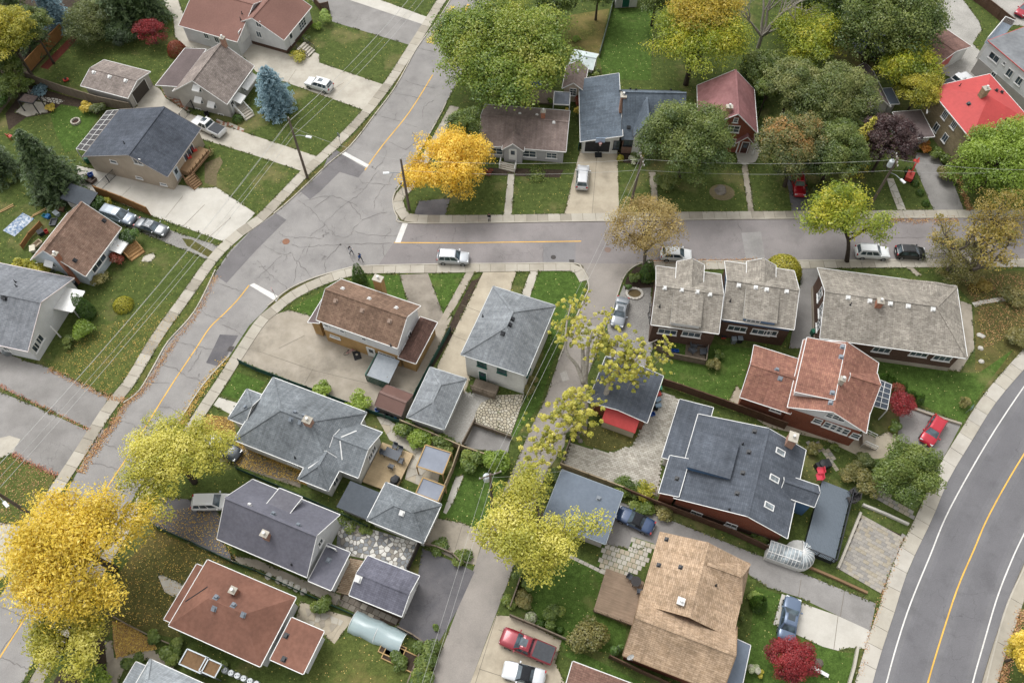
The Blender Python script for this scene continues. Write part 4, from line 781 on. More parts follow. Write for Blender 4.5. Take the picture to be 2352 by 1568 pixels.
h.win((1488,300),w=.7,h=.8,fm=DARK);h.win((1453,328),w=2.6,h=1.2,fm=DARK,bars=(2,0));h.door((1372,336),w=3.6,h=2.1,m=plain('door_black','#26282c'),pane=False,panels=4,name='garage_door');h.win((1416,333),w=.9,h=1.6,fm=DARK);h.vent((1444,293),m=DARK);h.vent((1448,196),(1461,208),(1528,195),(1541,207),m=DARK,sz=.3)
h=House('house','brick house with worn wine red gable roof and small porch','house',(1604,297),(1740,307),4.3)
h.block([(1604,297),(1740,307),(1727,205)],4.3,'gy',hr=7.6,ridge=(1696,267),wall=BRED,roof=RWINE);h.win((1685,296),w=1.6,h=1.2,bars=(1,1));h.win((1690,276),w=.6,h=.8,bars=(0,1));h.win((1680,326),w=1.2,h=1.2,bars=(1,1))
h.block([(1690,328),(1734,333),(1728,306)],2.5,'gy',hr=3.9,ov=.25,wall=None,roof=RWINE);h.chimney((1672,258),.8,.6,1.0,BRC)
mb=MB()
for p in((1692,345),(1730,350)):q=h.l(p[0],p[1],.5);mb.box((q.x,q.y,1.3),(.16,.16,2.6))
h.part('porch_post',mb,WHITE);h.door((1708,345),m=plain('door_dark_brown','#4a2c26'))
h=House('shed','white garden shed with green door at the top of a lawn','shed',(1412,-6),(1461,-8),2.3)
h.block([(1412,-6),(1461,-8),(1462,-50)],2.3,'gx',hr=3.6,wall=WSTU,roof=RGREY2);h.door((1437,10),w=1.2,h=1.9,m=GREEN,pane=False)
h=House('house','brown roofed low house half hidden behind trees','house',(2004,160),(2046,246),2.9)
h.block([(1954,167),(2004,160),(2046,246)],2.9,'gx',hr=4.4,wall=WGR,roof=RBRN2);h.block([(2072,256),(2116,254),(2118,316),(2080,318)],2.6,'flat',wall=WWH,roof=RBRN2);h.block([(2024,206),(2048,202),(2064,236),(2041,240)],2.6,'flat',wall=WGR,roof=RSLATE)
h.vent((1992,203),m=WHITE)
h=House('house','stone walled two storey house with bright red metal hip roof','house',(2144,214),(2230,319),5.6)
h.block([(2144,214),(2230,319),(2274,170)],5.6,'gx',hr=7.6,e=(1,1),wall=STONE,roof=RRED,caps=False,ov=.45)
h.win((2171,264),(2192,286),w=.9,h=1.3,bars=(2,0));h.win((2151,293),(2171,317),w=.9,h=1.3);h.win((2132,306),w=.8,h=1.0);h.chimney((2255,220),.8,.8,1.3,STONE);h.vent((2225,239),(2288,209),(2300,213),m=DARK);h.pipe((2309,276),(2204,198))
h.awning((2253,312),(2330,284),w=1.5,d=.8,m=REDP);h.awning((2292,300),w=1.2,d=.8,m=REDP)
h=House('house','white sided apartment house with flat grey roof and red trim','house',(2280,102),(2351,162),5.9)
h.block([(2280,102),(2400,203),(2400,45)],5.9,'flat',wall=siding('siding_bluewhite','#eef0f2'),roof=mat('roof_grey_flat','#8b8e91','#7c7f83',2,.8,.1,.2,.3),trim=plain('trim_red','#c65a54'),low=(WGR,2.6),ov=.2)
h.win((2284,132),w=1.8,h=1.0);h.win((2319,168),(2341,186),w=1.0,h=1.2);h.win((2307,146),w=.4,h=.4,bars=(0,0));h.win((2282,172),w=.8,h=.8)
h=House('garage','brown shingled garage with red door in a gravel yard','garage',(2144,157),(2208,121),2.5)
h.block([(2144,157),(2208,121),(2146,48)],2.5,'gy',hr=3.6,wall=WSTU,roof=shingle('shingle_umber','#80645c','#6d554e','#5c4741'));h.door((2170,142),w=2.8,h=2.0,m=plain('door_coral','#cf6f66'),pane=False,panels=4,name='garage_door')
# --- centre
h=House('house','corner house with brown shingle roof, yellow brick base and white upper walls','house',(729,735),(913,800),5.2)
h.block([(729,735),(913,800),(784,641),(960,705)],5.2,'gx',ridge=(930,726),wall=WWH,roof=RCORN,low=(BYEL,2.6))
h.block([(709,741),(735,750),(752,668)],2.9,'shed',hr=3.7,hi='+x',wall=BYEL,roof=RBRN2,ov=.3);h.block([(955,834),(918,822),(1000,741),(965,727)],2.7,'gy',hr=3.6,e=(.8,.5),wall=BYEL,roof=shingle('shingle_porch_brown','#71584f','#604a43','#4f3d38'),ov=.3,caps=False)
h.vent((771,691),(832,713),(895,737),m=plain('vent_tan','#a18b7c'));h.vent((787,663),(848,686),(910,707),m=WHITE,sz=.32,h=.12);h.chimney(None,1.1,.8,6.6,BYEL,base=(885,708));h.win((750,747),(786,760),(836,778),w=.6,h=.5,bars=(0,0));h.win((940,770),(928,800),w=.9,h=1.1)
h.door((855,813),m=WHITE);h.win((889,818),w=2.2,h=.9,bars=(3,0));h.win((770,773),w=1.3,h=.35,bars=(0,0));h.pipe((898,797))
h=House('house','white two storey house with grey hip roof and green window frames','house',(1064,815),(1202,861),5.4)
h.block([(1064,815),(1202,861),(1276,702),(1129,666)],5.4,'gy',hr=7.7,e=(1,1),wall=WSTU,roof=RSTEEL,trim=plain('trim_greywhite','#c9cccb'));h.win((1107,837),(1153,852),w=1.1,h=1.0,fm=GREEN,bars=(0,1));h.door((1109,863),m=GREEN);h.win((1213,850),w=1.2,h=1.4,fm=GREEN);h.vent((1155,766),(1171,746),(1177,733),m=DARK);h.pipe((1109,727))
h=House('garage','grey hip roofed garage beside the pebbled yard','garage',(934,957),(1020,986),2.6)
h.block([(934,957),(1020,986),(1068,871),(989,843)],2.6,'gy',hr=3.8,e=(1,1),wall=WSTU,roof=RSTEEL,trim=plain('trim_greywhite','#c9cccb'))
h=House('house','sprawling white bungalow with blue grey shingle hip roof and wings','house',(542,1011),(708,1077),3.0)
h.block([(542,1011),(760,1097),(627,867),(842,947)],3.0,'gx',ridge=(690,958),e=(1,1),wall=WSTU,roof=RBLUE)
h.block([(694,1103),(755,1124),(783,1058),(720,1036)],3.0,'gy',hr=4.4,e=(1,0),wall=WSTU,roof=RBLUE);h.block([(780,1080),(824,1095),(875,992),(800,965)],3.0,'gx',hr=4.6,wall=WSTU,roof=RBLUE)
h.block([(567,893),(605,908),(530,963)],2.8,'gx',hr=3.8,e=(1,0),wall=WSTU,roof=RBLUE,ov=.3)
h.chimney((710,972),.9,.7,.9,BRC);h.vent((677,948),(697,956),(668,963),(690,970),m=plain('vent_slate','#7d858e'));h.vent((565,935),m=plain('vent_slate','#7d858e'));h.pipe((678,1051));h.win((672,1063),w=1.2,h=.9);h.win((770,1105),w=1.0,h=1.4);h.win((858,1032),(850,1048),w=.8,h=1.2);h.line((783,1004),(819,989));h.line((781,1012),(786,1056));h.line((708,1075),(742,1053))
h=House('garage','blue grey hip roofed garage with flat roofed extension','garage',(844,1194),(970,1246),2.7)
h.block([(844,1194),(970,1246),(1014,1158),(885,1110)],2.7,'gx',hr=4.0,e=(1,1),wall=WSTU,roof=RBLUE);h.block([(803,1107),(888,1137),(850,1194),(779,1166)],2.6,'flat',wall=WGR,roof=mat('roof_charcoal_flat','#565c63','#4f555c',4,.85,.1),trim=DARK,gut=False);h.vent((923,1178),m=WHITE,sz=.4)
h=House('house','white house with smooth dark grey gable roof and wide dormer','house',(500,1237),(705,1325),3.2)
h.block([(500,1237),(705,1325),(578,1104),(773,1179)],3.2,'gx',ridge=(725,1228),wall=WWH,roof=RDKG,capm=RDKG);h.block([(642,1121),(694,1142),(664,1196),(612,1172)],4.5,'shed',hr=5.6,hi='-y',wall=WWH,roof=mat('roof_mid_grey','#74737a','#696870',3,.9,.15),ov=.15,z0=3)
h.block([(753,1247),(800,1270),(760,1355),(710,1333)],2.8,'flat',wall=WWH,roof=RDKG);h.vent((627,1181),(684,1207),(755,1286),m=plain('vent_slate','#7d858e'));h.chimney((614,1233),.7,.6,1.1,BRC);h.win((735,1245),w=.8,h=1.0);h.door((765,1262));h.pipe((670,1296));h.vent((572,1161),m=WHITE,sz=.3)
h=House('shed','grey roofed garden workshop beside the dark parking pad','shed',(803,1366),(923,1415),2.5)
h.block([(803,1366),(923,1415),(960,1321),(844,1277)],2.5,'gx',hr=3.5,wall=WSTU,roof=shingle('shingle_old_grey','#6d6d78','#62626d','#54545e',contrast=.5),ov=.25);h.vent((823,1329),m=WHITE,sz=.5,h=.3);h.door((940,1375),w=2.4,h=2.0,pane=False,panels=4,name='garage_door')
h=House('house','white bungalow with rust brown hip roof and low rear wing','house',(391,1437),(597,1530),3.2)
h.block([(391,1437),(597,1530),(476,1286),(678,1371)],3.2,'gx',hr=5.4,e=(.9,.9),wall=WWH,roof=RRUST,caps=False);h.block([(620,1513),(697,1545),(739,1447),(670,1418)],2.9,'flat',wall=WWH,roof=RRUST);h.block([(381,1423),(396,1430),(465,1300),(452,1295)],2.7,'flat',wall=WWH,roof=RRUST)
h.chimney((541,1360),.6,.6,.9,BRO);h.vent((496,1372),(536,1390),(492,1397),(559,1411),m=plain('vent_slate','#7d858e'));h.vent((657,1459),(652,1513),m=DARK);h.line((426,1381),(477,1347),.1,DARK);h.win((550,1518),w=1.2,h=.8)
h=House('house','house with pale blue grey hip roof beside the white drums','house',(345,1513),(465,1568),3.0)
h.block([(345,1513),(560,1612),(300,1596)],3.0,'gx',hr=5.0,e=(1,1),wall=WWH,roof=RPALE);h.block([(314,1520),(345,1534),(276,1580)],2.6,'flat',wall=WWH,roof=RPALE)
# --- right centre
for tw,(lb,A,B,far,rg,dn,up,vents,wins,band)in enumerate([('shingled house with dark brick walls nearest the lane',(1495,745),(1648,766),[(1508,612),(1656,630)],(1506,655),[(1540,740),(1610,750),(1547,668),(1612,676)],[(1553,668),(1614,676),(1555,601),(1616,608)],[(1527,661),(1566,666),(1602,670),(1631,676)],[(1533,761),(1588,767)],None),('shingled house with dark brick and blue painted band',(1657,732),(1818,756),[(1666,602),(1824,622)],(1670,642),[(1707,728),(1783,741),(1715,658),(1786,668)],[(1714,666),(1780,676),(1716,600),(1782,610)],[(1697,655),(1736,660),(1761,665),(1807,669)],[(1693,754),(1748,762)],WBLUE)]):
 h=House('house',lb,'house',A,B,4.4)
 h.block([A,B]+far,4.4,'gx',ridge=rg,wall=band or BBRN,roof=RTWIN,low=(BBRN,3.4));hr=h.last[5]
 h.block(dn,5.25,'shed',hr=hr+.05,hi='+y',wall=band or WWH,roof=RTWIN,ov=.15,z0=4.0,gut=False)
 h.block(up,5.4,'gy',hr=hr-.06,wall=WWH,roof=RTWIN,ov=.2,z0=4.0);h.vent(*vents,m=WHITE,sz=.34)
 for wp in wins:h.win(wp,w=2.2,h=1.0,bars=(2,0))
 h.pipe((A[0]+20,A[1]-40))
 x0,x1,y0,y1=h.last[:4]
h.win((1773,764),w=1.2,h=1.0);h.win((1730,737),w=1.6,h=.5,bars=(2,0))
h=House('house','long shingled house with brick walls beside the scruffy side yard','house',(1883,776),(2214,822),4.0)
h.block([(1883,776),(2214,822),(1878,615),(2198,661)],4.0,'gx',ridge=(1894,668),e=(0,.75),wall=BBRN,roof=RTWIN,ov=.5,low=(CONS,.7));h.block([(2068,642),(2198,661),(2140,715)],4.05,'gy',hr=5.6,e=(0,.3),wall=BBRN,roof=RTWIN,ov=.5,gut=False)
h.vent((1948,683),(1998,691),(2045,697),(2086,703),(2143,710),m=WHITE,sz=.36);h.chimney((2016,701),.7,.7,.9,BRO);h.pipe((1953,700));h.win((2025,803),(2111,812),(2164,822),w=2.0,h=1.0,bars=(2,0));h.win((1884,677),(1887,712),(1882,745),w=1.3,h=1.6,bars=(1,1))
h=House('garage','dark roofed garage with red awning and white side door','garage',(1385,935),(1486,971),2.9)
h.block([(1385,935),(1486,971),(1520,862),(1391,820),(1415,828)],2.9,'gy',hr=3.5,wall=BRED,roof=RDEEP,caps=False);h.block([(1384,968),(1459,993),(1467,971),(1391,941)],1.7,'shed',hr=2.7,hi='+y',wall=CONB,ov=.12,roof=RRED,trim=REDP,gut=False,rname='awning_roof',t=.08)
h=House('house','brick house with red brown shingle cross gables and glass side porch','house',(1809,935),(1985,993),4.6)
h.block([(1809,935),(1985,993),(2015,850),(2014,832)],4.6,'gy',ridge=(1914,941),wall=WWH,roof=RRUSTS,ov=.4,low=(BRED,3.9));hr=h.last[5]
h.block([(1701,912),(1815,945),(1731,795),(1845,828)],3.1,'gx',ridge=(1723,835),wall=BRED,roof=RRUSTS);h.block([(1826,900),(1912,914),(1850,793),(1935,800)],5.8,'shed',hr=hr+.05,hi='+x',wall=WWH,roof=RRUSTS,ov=.15,z0=4.4)
h.block([(1930,925),(1998,950),(2015,857),(1960,840)],4.5,'gx',hr=6.6,wall=WWH,roof=RRUSTS,ov=.3)
h.glassroof([(2038,941),(2048,883),(2018,871),(2004,931)],2.6,3.2,5,2,pane=plain('porch_panel','#4c545f',.5,.2));h.win((1906,953),(1920,957),(1934,962),w=.7,h=.9,bars=(0,1));h.win((1901,975),(1915,980),(1928,985),(1941,990),w=.8,h=1.2,bars=(0,1));h.win((1878,966),(1965,1000),w=.9,h=1.0,bars=(0,1));h.win((1783,940),w=1.2,h=.9)
h.chimney((1929,880),.5,.5,1.0,CON);h.vent((1935,797),(1932,820),(1912,902),(1908,925),(1784,850),(1792,869),m=plain('vent_slate','#7d858e'));h.steps((1982,1006),(2010,1020),1.6,1.0,5,CONS,WHITE)
h=House('house','large navy roofed house with skylights, dormer and conservatory','house',(1513,1131),(1808,1236),4.2)
h.block([(1548,1142),(1808,1236),(1612,953)],3.5,'gy',hr=5.5,ridge=(1714,1194),wall=BRED,roof=RDEEP,ov=.4,low=(BBRN,1.0));hr=h.last[5]
h.block([(1563,917),(1636,941),(1576,1057),(1520,1050)],2.7,'shed',hr=3.3,hi='+x',wall=WSTU,roof=RDEEP);h.block([(1513,1131),(1541,1046),(1580,1060),(1556,1145)],3.1,'shed',hr=3.85,hi='+x',wall=BRED,roof=RDEEP,ov=.3,caps=False)
h.block([(1577,1071),(1672,1094),(1598,998),(1696,1021)],4.7,'shed',hr=5.35,hi='+x',wall=WBLUE,roof=RDEEP,ov=.15,z0=3.8,trim=plain('trim_navy','#5a6474'),gut=False)
h.block([(1800,1088),(1880,1117),(1868,1160),(1790,1136)],3.7,'gx',hr=4.8,wall=WBLUE,roof=RDEEP,ov=.25)
h.skylight((1792,1038),(1778,1099),(1766,1162));h.vent((1733,991),(1720,1038),(1706,1086),(1693,1133),(1555,1099),m=DARK,sz=.34);h.pipe((1675,1170),(1706,1020));h.chimney((1812,1018),.9,1.1,1.7,BRC);h.win((1600,1178),(1680,1205),w=1.2,h=.8);h.win((1640,1190),w=1.4,h=.6)
BIG=h
h=House('garage','slate blue flat roofed garage under the leafy yellow tree','garage',(1255,1196),(1390,1249),2.8)
h.block([(1255,1196),(1390,1249),(1291,1078),(1427,1130)],2.8,'flat',wall=WGR,roof=RSLATE,trim=plain('trim_greyblue','#8d979f'));h.vent((1375,1144),m=plain('vent_slate','#7d858e'))
h=House('house','large house with tan and brown mottled shingle cross gables','house',(1471,1381),(1696,1466),6.2)
h.block([(1430,1503),(1486,1361),(1693,1440),(1640,1580)],3.7,'gx',hr=6.2,wall=BRED,roof=RTANH,trim=plain('trim_tan','#8a7258'));h.block([(1515,1221),(1484,1365),(1722,1294),(1705,1373)],4.2,'gy',hr=5.97,y0o=.3,gut=False,wall=BRED,roof=RTANH,trim=plain('trim_tan','#8a7258'))
h.block([(1700,1385),(1722,1294),(1620,1290)],4.25,'gx',hr=5.9,e=(0,.4),wall=BRED,roof=RTANH,trim=plain('trim_tan','#8a7258'));h.vent((1531,1238),(1513,1297),(1563,1302),m=DARK,sz=.3);h.chimney((1562,1383),.6,.6,.5,GREYM,WHITE);h.pipe((1644,1344))
h.block([(1697,1471),(1723,1485),(1690,1600),(1660,1590)],2.7,'shed',hr=3.1,hi='-x',wall=None,roof=RSLATE,ov=.2,rname='porch_roof')
h=House('garage','brown roofed garage by the board fence','garage',(1301,1572),(1456,1632),2.9)
h.block([(1301,1572),(1456,1640),(1316,1518)],2.9,'flat',wall=WSTU,roof=shingle('shingle_umber2','#84685c','#75594f','#5c4741'))
h=House('shed','dark roofed lean-to shed behind the spruce','shed',(138,455),(200,478),2.2)
h.block([(138,455),(200,478),(218,445),(165,432)],2.2,'shed',hr=2.6,wall=WGR,roof=mat('roof_charcoal_flat','#565c63','#4f555c',4,.85,.1),trim=DARK)
h=House('shed','brown ribbed metal barrel roofed garden shed behind the corner house','shed',(865,932),(920,954),1.7)
h.block([(865,932),(922,955),(945,905),(885,888)],1.7,'gx',hr=2.5,wall=mat('shed_metal','#8e857c','#7f766d',3),roof=siding('ribbed_brown','#73574f',.16,amt=.7),ov=.08,trim=plain('trim_brown','#5b463f'))
h=House('carport','small grey metal roofed lean-to with green lattice sides','carport',(843,862),(893,880),2.0)
h.block([(843,862),(893,880),(914,830),(870,815)],2.0,'shed',hr=2.4,hi='+y',wall=None,roof=mat('roof_metal_sheet','#8d949b','#9ba2a8',3,.5,.05),trim=GREYM,gut=False,t=.06)
mb=MB()
for a,b in(((841,866),(890,886)),((841,866),(868,818))):
 A,B=h.l(*a,1.0),h.l(*b,1.0)
 for t in range(15):p=A.lerp(B,t/14);mb.box((p.x,p.y,.85),(.09,.09,1.7))
 mb.beam(V((A.x,A.y,1.75)),V((B.x,B.y,1.75)),.1,.08)
h.part('lattice',mb,GREEN);mb=MB()
for a in((895,884),(915,836)):p=h.l(*a,0);mb.box((p.x,p.y,1.05),(.1,.1,2.1))
h.part('post',mb,plain('post_brown','#5a4438'))
# ------------------------------------------------------------------ vegetation
NR=np.random.default_rng(11)
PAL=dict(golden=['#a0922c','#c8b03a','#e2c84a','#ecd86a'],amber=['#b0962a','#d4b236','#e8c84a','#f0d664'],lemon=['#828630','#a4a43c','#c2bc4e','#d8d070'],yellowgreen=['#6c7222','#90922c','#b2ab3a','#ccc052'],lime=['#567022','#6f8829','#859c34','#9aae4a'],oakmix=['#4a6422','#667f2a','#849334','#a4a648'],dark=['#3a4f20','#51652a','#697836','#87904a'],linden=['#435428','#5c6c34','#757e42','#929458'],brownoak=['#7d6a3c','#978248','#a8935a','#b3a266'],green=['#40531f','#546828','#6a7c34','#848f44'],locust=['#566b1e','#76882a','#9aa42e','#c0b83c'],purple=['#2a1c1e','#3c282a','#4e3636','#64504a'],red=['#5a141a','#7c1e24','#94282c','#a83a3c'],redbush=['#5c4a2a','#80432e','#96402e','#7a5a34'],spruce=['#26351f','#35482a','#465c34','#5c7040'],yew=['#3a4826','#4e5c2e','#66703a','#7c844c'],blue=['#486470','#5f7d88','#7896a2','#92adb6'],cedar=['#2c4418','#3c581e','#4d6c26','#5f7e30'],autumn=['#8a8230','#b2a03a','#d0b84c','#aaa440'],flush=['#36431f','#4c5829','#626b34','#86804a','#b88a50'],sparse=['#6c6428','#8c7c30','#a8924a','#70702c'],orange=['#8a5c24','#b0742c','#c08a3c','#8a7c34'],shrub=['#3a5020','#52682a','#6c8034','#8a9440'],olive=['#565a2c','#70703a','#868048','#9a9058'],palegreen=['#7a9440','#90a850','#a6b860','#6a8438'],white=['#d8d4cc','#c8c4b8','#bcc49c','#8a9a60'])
BARK=mat('bark_grey','#7d746a','#5f574e',4,.95,.5);BARKD=mat('bark_dark','#544a40','#40382f',4,.95,.5);BARKP=mat('bark_pale','#bab4aa','#9c948a',4,.95,.4)
def leaves(name,c,nrm,size,tint,m,parent=None,asp=.62):
 n=len(c);rv=NR.normal(size=(n,3));t=np.cross(nrm,rv);t/=np.linalg.norm(t,axis=1)[:,None]+1e-9;b=np.cross(nrm,t)
 s=size[:,None]*.5;v=np.empty((n,4,3));bend=nrm*s*.25
 v[:,0]=c-t*s;v[:,1]=c+b*s*asp+bend;v[:,2]=c+t*s;v[:,3]=c-b*s*asp+bend
 me=bpy.data.meshes.new(name);me.vertices.add(n*4);me.loops.add(n*4);me.polygons.add(n)
 me.vertices.foreach_set('co',v.ravel());me.loops.foreach_set('vertex_index',np.arange(n*4,dtype=np.int32));me.polygons.foreach_set('loop_start',np.arange(0,n*4,4,dtype=np.int32))
 me.update(calc_edges=True);at=me.attributes.new('tint','FLOAT','FACE');at.data.foreach_set('value',np.clip(tint,0,1).astype(np.float32));me.materials.append(m)
 return obj(name,me,parent)
def sph(n):
 d=NR.normal(size=(n,3));return d/np.linalg.norm(d,axis=1)[:,None]
def clumpleaves(cc,cr,nl,leaf,ctint,flat=.75,up=.5):
 K=len(cc);idx=NR.choice(K,nl,p=cr**2/np.sum(cr**2));d=sph(nl);d[:,2]=np.where(d[:,2]<-.3,-d[:,2],d[:,2])
 rr=cr[idx]*(.55+.5*NR.random(nl)**.6);c=cc[idx]+d*rr[:,None]*np.array([1,1,flat])
 nrm=d*.7+sph(nl)*.55+np.array([0,0,up]);nrm/=np.linalg.norm(nrm,axis=1)[:,None]
 return c,nrm,leaf*(.65+.7*NR.random(nl)),ctint[idx]+.32*(NR.random(nl)-.5)
def tree(label,box,h,pal,n=6000,leaf=.34,rzr=.72,name='tree',K=None,bark=None,group=None,gap=0.0,trunk=True,clr=.26,base=None,feather=False,cat='tree',lobes=0):
 x0,y0,x1,y1=box;cx,cy=(x0+x1)/2,(y0+y1)/2
 pc=P(cx,cy,h*.6);zc=(V((pc.x,pc.y,h*.6))-V((0,0,CAM_H)));depth=zc.dot(V((0,_s,-_c)));r=(x1-x0)/2*depth/FPX
 rz=min(r*rzr,h*.48);hc=h-rz;pc=P(cx,cy,hc)
 g=P(base[0],base[1])if base else V((pc.x,pc.y,0));root=empty(name,(g.x,g.y,0));tag(root,label,cat,group)
 off=np.array([pc.x-g.x,pc.y-g.y,hc]);K=int(60+r*r*5);n=int(n*2.7);leaf=leaf*.62;lobes=int(lobes*1.7);clr=.3/(1+.2*r)+.03
 d=sph(K);d[:,2]=np.where(d[:,2]<-.45,-d[:,2],d[:,2]);ph=NR.random(4)*6.28;a=np.arctan2(d[:,1],d[:,0])
 wob=1+.08*np.sin(2*a+ph[0])+.07*np.sin(3*a+ph[1])+.07*np.sin(5*a+ph[2])+.05*np.sin(9*a+ph[3])
 rad_=(.5+.46*NR.random(K)**.5)*wob
 if lobes:
  ld=sph(lobes);ld[:,2]=np.abs(ld[:,2])*.8;ld*=(.5+.36*NR.random(lobes))[:,None];li=NR.integers(0,lobes,K);q_=ld[li]+sph(K)*(.36*NR.random(K)**.4)[:,None];rad_=np.linalg.norm(q_,axis=1);d=q_/(rad_[:,None]+1e-6);a=np.arctan2(d[:,1],d[:,0])
 if gap:keep=NR.random(K)>gap;d,rad_,a=d[keep],rad_[keep],a[keep];K=len(d)
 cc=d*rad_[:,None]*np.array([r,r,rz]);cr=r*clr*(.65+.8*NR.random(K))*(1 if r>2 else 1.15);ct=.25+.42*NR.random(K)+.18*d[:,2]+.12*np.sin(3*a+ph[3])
 c,nm,sz,ti=clumpleaves(cc,cr,n,leaf,ct)
 u_=c/(np.linalg.norm(c,axis=1)[:,None]+1e-6);c=c+u_*(NR.random(n)**3)[:,None]*r*(.26 if feather else .1)
 if feather:sz=sz*(.8+.6*NR.random(n));nm=nm*.7+u_*.0+sph(n)*.3;nm/=np.linalg.norm(nm,axis=1)[:,None]
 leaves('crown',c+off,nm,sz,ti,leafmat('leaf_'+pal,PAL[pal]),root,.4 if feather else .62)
 if trunk:
  mb=MB();tr=max(.12,r*.055);top=V(off)+V((0,0,rz*.1));mid=V((off[0]*.35,off[1]*.35,hc*.5))
  mb.tube(smooth([V((0,0,-.05)),mid,top],4),[tr*(1.25-.8*k/8)for k in range(9)],8)
  order=np.argsort(-cr)[:min(K,26)]
  for k in order:
   e=V(cc[k]+off);st=mid.lerp(top,R.uniform(.1,.8));m_=st.lerp(e,.5)+V((R.uniform(-.3,.3),R.uniform(-.3,.3),R.uniform(.1,.5)))
   mb.tube(smooth([st,m_,e],3),[tr*.5*(1-.13*q)for q in range(7)],5,cap=False)
  mb.build('trunk',bark or BARKD,root,smooth=True,uv=False)
 return root
def shrub(label,box,h,pal,n=700,leaf=.2,name='shrub',group=None,ball=False,flat=None):
 x0,y0,x1,y1=box;cx,cy=(x0+x1)/2,(y0+y1)/2;pc=P(cx,cy,h*.5);depth=(V((pc.x,pc.y,h*.5))-V((0,0,CAM_H))).dot(V((0,_s,-_c)));r=(x1-x0)/2*depth/FPX
 K=1 if ball else int(5+r*r*3);rz=h*.5
 if ball:d=sph(n);d[:,2]=np.abs(d[:,2])*1.0-.15;rr=.9+.16*NR.random(n);c=d*rr[:,None]*np.array([r,r,h*.85])+np.array([0,0,h*.12]);nm=d+sph(n)*.5;nm/=np.linalg.norm(nm,axis=1)[:,None];sz=leaf*(.7+.6*NR.random(n));ti=.5+.5*(NR.random(n)-.5)+.15*d[:,2]
 else:
  d=sph(K);d[:,2]=np.abs(d[:,2]);cc=d*(.3+.5*NR.random(K))[:,None]*np.array([r,r,rz])+np.array([0,0,rz*.8]);cr=r*.42*(.7+.6*NR.random(K));c,nm,sz,ti=clumpleaves(cc,cr,n,leaf,.3+.5*NR.random(K),min(1,rz/r));c[:,2]=np.maximum(c[:,2],.04)
 gy=max(r,.1)
 o=leaves(name,c,nm,sz,ti,leafmat('leaf_'+pal,PAL[pal]));o.location=(pc.x,pc.y,0);tag(o,label,'shrub',group);return o
def spruce(label,top,base,r,pal,n=5000,name='spruce_tree',leaf=.55,droop=.35,power=.8,h=None):
 b=P(*base)
 if h is None:h=min((abs(P(top[0],top[1],z/10).y-b.y),z/10)for z in range(10,260))[1]
 root=empty(name,(b.x,b.y,0));tag(root,label,'tree');lev=int(h*2.6);per=11
 br=[]
 for i in range(lev):
  z=h*(.06+.93*i/lev);R_=r*(1-(z/h))**power*R.uniform(.85,1.12)+.12
  for k in range(per):
   a=2.4*i+6.283*k/per+R.uniform(-.25,.25);br.append((z,R_*R.uniform(.75,1.1),a))
 br=np.array(br);w_=br[:,1]+.1;idx=NR.choice(len(br),n,p=w_/w_.sum());t=NR.random(n)**.65;z,R_,a=br[idx,0],br[idx,1],br[idx,2]
 lat=(NR.random(n)-.5)*.55*(1-t*.5)*np.minimum(R_,2);rad_=R_*t
 c=np.stack([np.cos(a)*rad_-np.sin(a)*lat,np.sin(a)*rad_+np.cos(a)*lat,z-droop*rad_*t+.15*NR.normal(size=n)*.6],1)
 nm=np.stack([np.cos(a)*.45,np.sin(a)*.45,np.ones(n)],1)+sph(n)*.45;nm/=np.linalg.norm(nm,axis=1)[:,None]
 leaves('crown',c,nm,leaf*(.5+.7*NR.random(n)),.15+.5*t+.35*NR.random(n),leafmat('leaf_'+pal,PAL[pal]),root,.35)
 mb=MB();mb.tube([(0,0,-.05),(0,0,h*.5),(0,0,h*.98)],[h*.018+.05,h*.012,.02],7);mb.build('trunk',BARKD,root,smooth=True,uv=False);return root
def cone(label,top,base,r,pal='cedar',n=1500,name='cedar_tree',leaf=.22,h=None,group=None):
 b=P(*base)
 if h is None:h=min((abs(P(top[0],top[1],z/10).y-b.y),z/10)for z in range(5,200))[1]
 root=empty(name,(b.x,b.y,0));tag(root,label,'tree',group);u=1-np.sqrt(NR.random(n));z=h*(.03+.97*u);R_=r*np.sqrt(np.clip(1-u,0,1))*np.clip(.75+u*2,0,1)*(.8+.3*NR.random(n));a=NR.random(n)*6.283
 c=np.stack([np.cos(a)*R_,np.sin(a)*R_,z],1);nm=np.stack([np.cos(a),np.sin(a),.5+0*a],1)+sph(n)*.4;nm/=np.linalg.norm(nm,axis=1)[:,None]
 leaves('crown',c,nm,leaf*(.6+.7*NR.random(n)),.5+.6*(NR.random(n)-.5),leafmat('leaf_'+pal,PAL[pal]),root);mb=MB();mb.tube([(0,0,0),(0,0,h*.7)],[.09,.02],6);mb.build('trunk',BARKD,root,uv=False);return root
def limbs(mb,p,d,L,r,depth,tips=None):
 pts=[V(p)];q=V(p);dd=V(d).normalized()
 for k in range(3):
  dd=(dd+V((R.uniform(-.3,.3),R.uniform(-.3,.3),R.uniform(-.12,.22)))).normalized();q=q+dd*L/3;pts.append(q.copy())
 mb.tube(pts,[r,r*.85,r*.7,r*.55],6 if depth>1 else 4,cap=False)
 if tips is not None and depth<=1:tips.append(q.copy())
 if depth>0:
  for k in range(3 if depth>1 else 4):
   nd=(dd+V((R.uniform(-.9,.9),R.uniform(-.9,.9),R.uniform(-.15,.7)))).normalized();limbs(mb,pts[R.choice((2,3))],nd,L*R.uniform(.55,.8),r*.52,depth-1,tips)
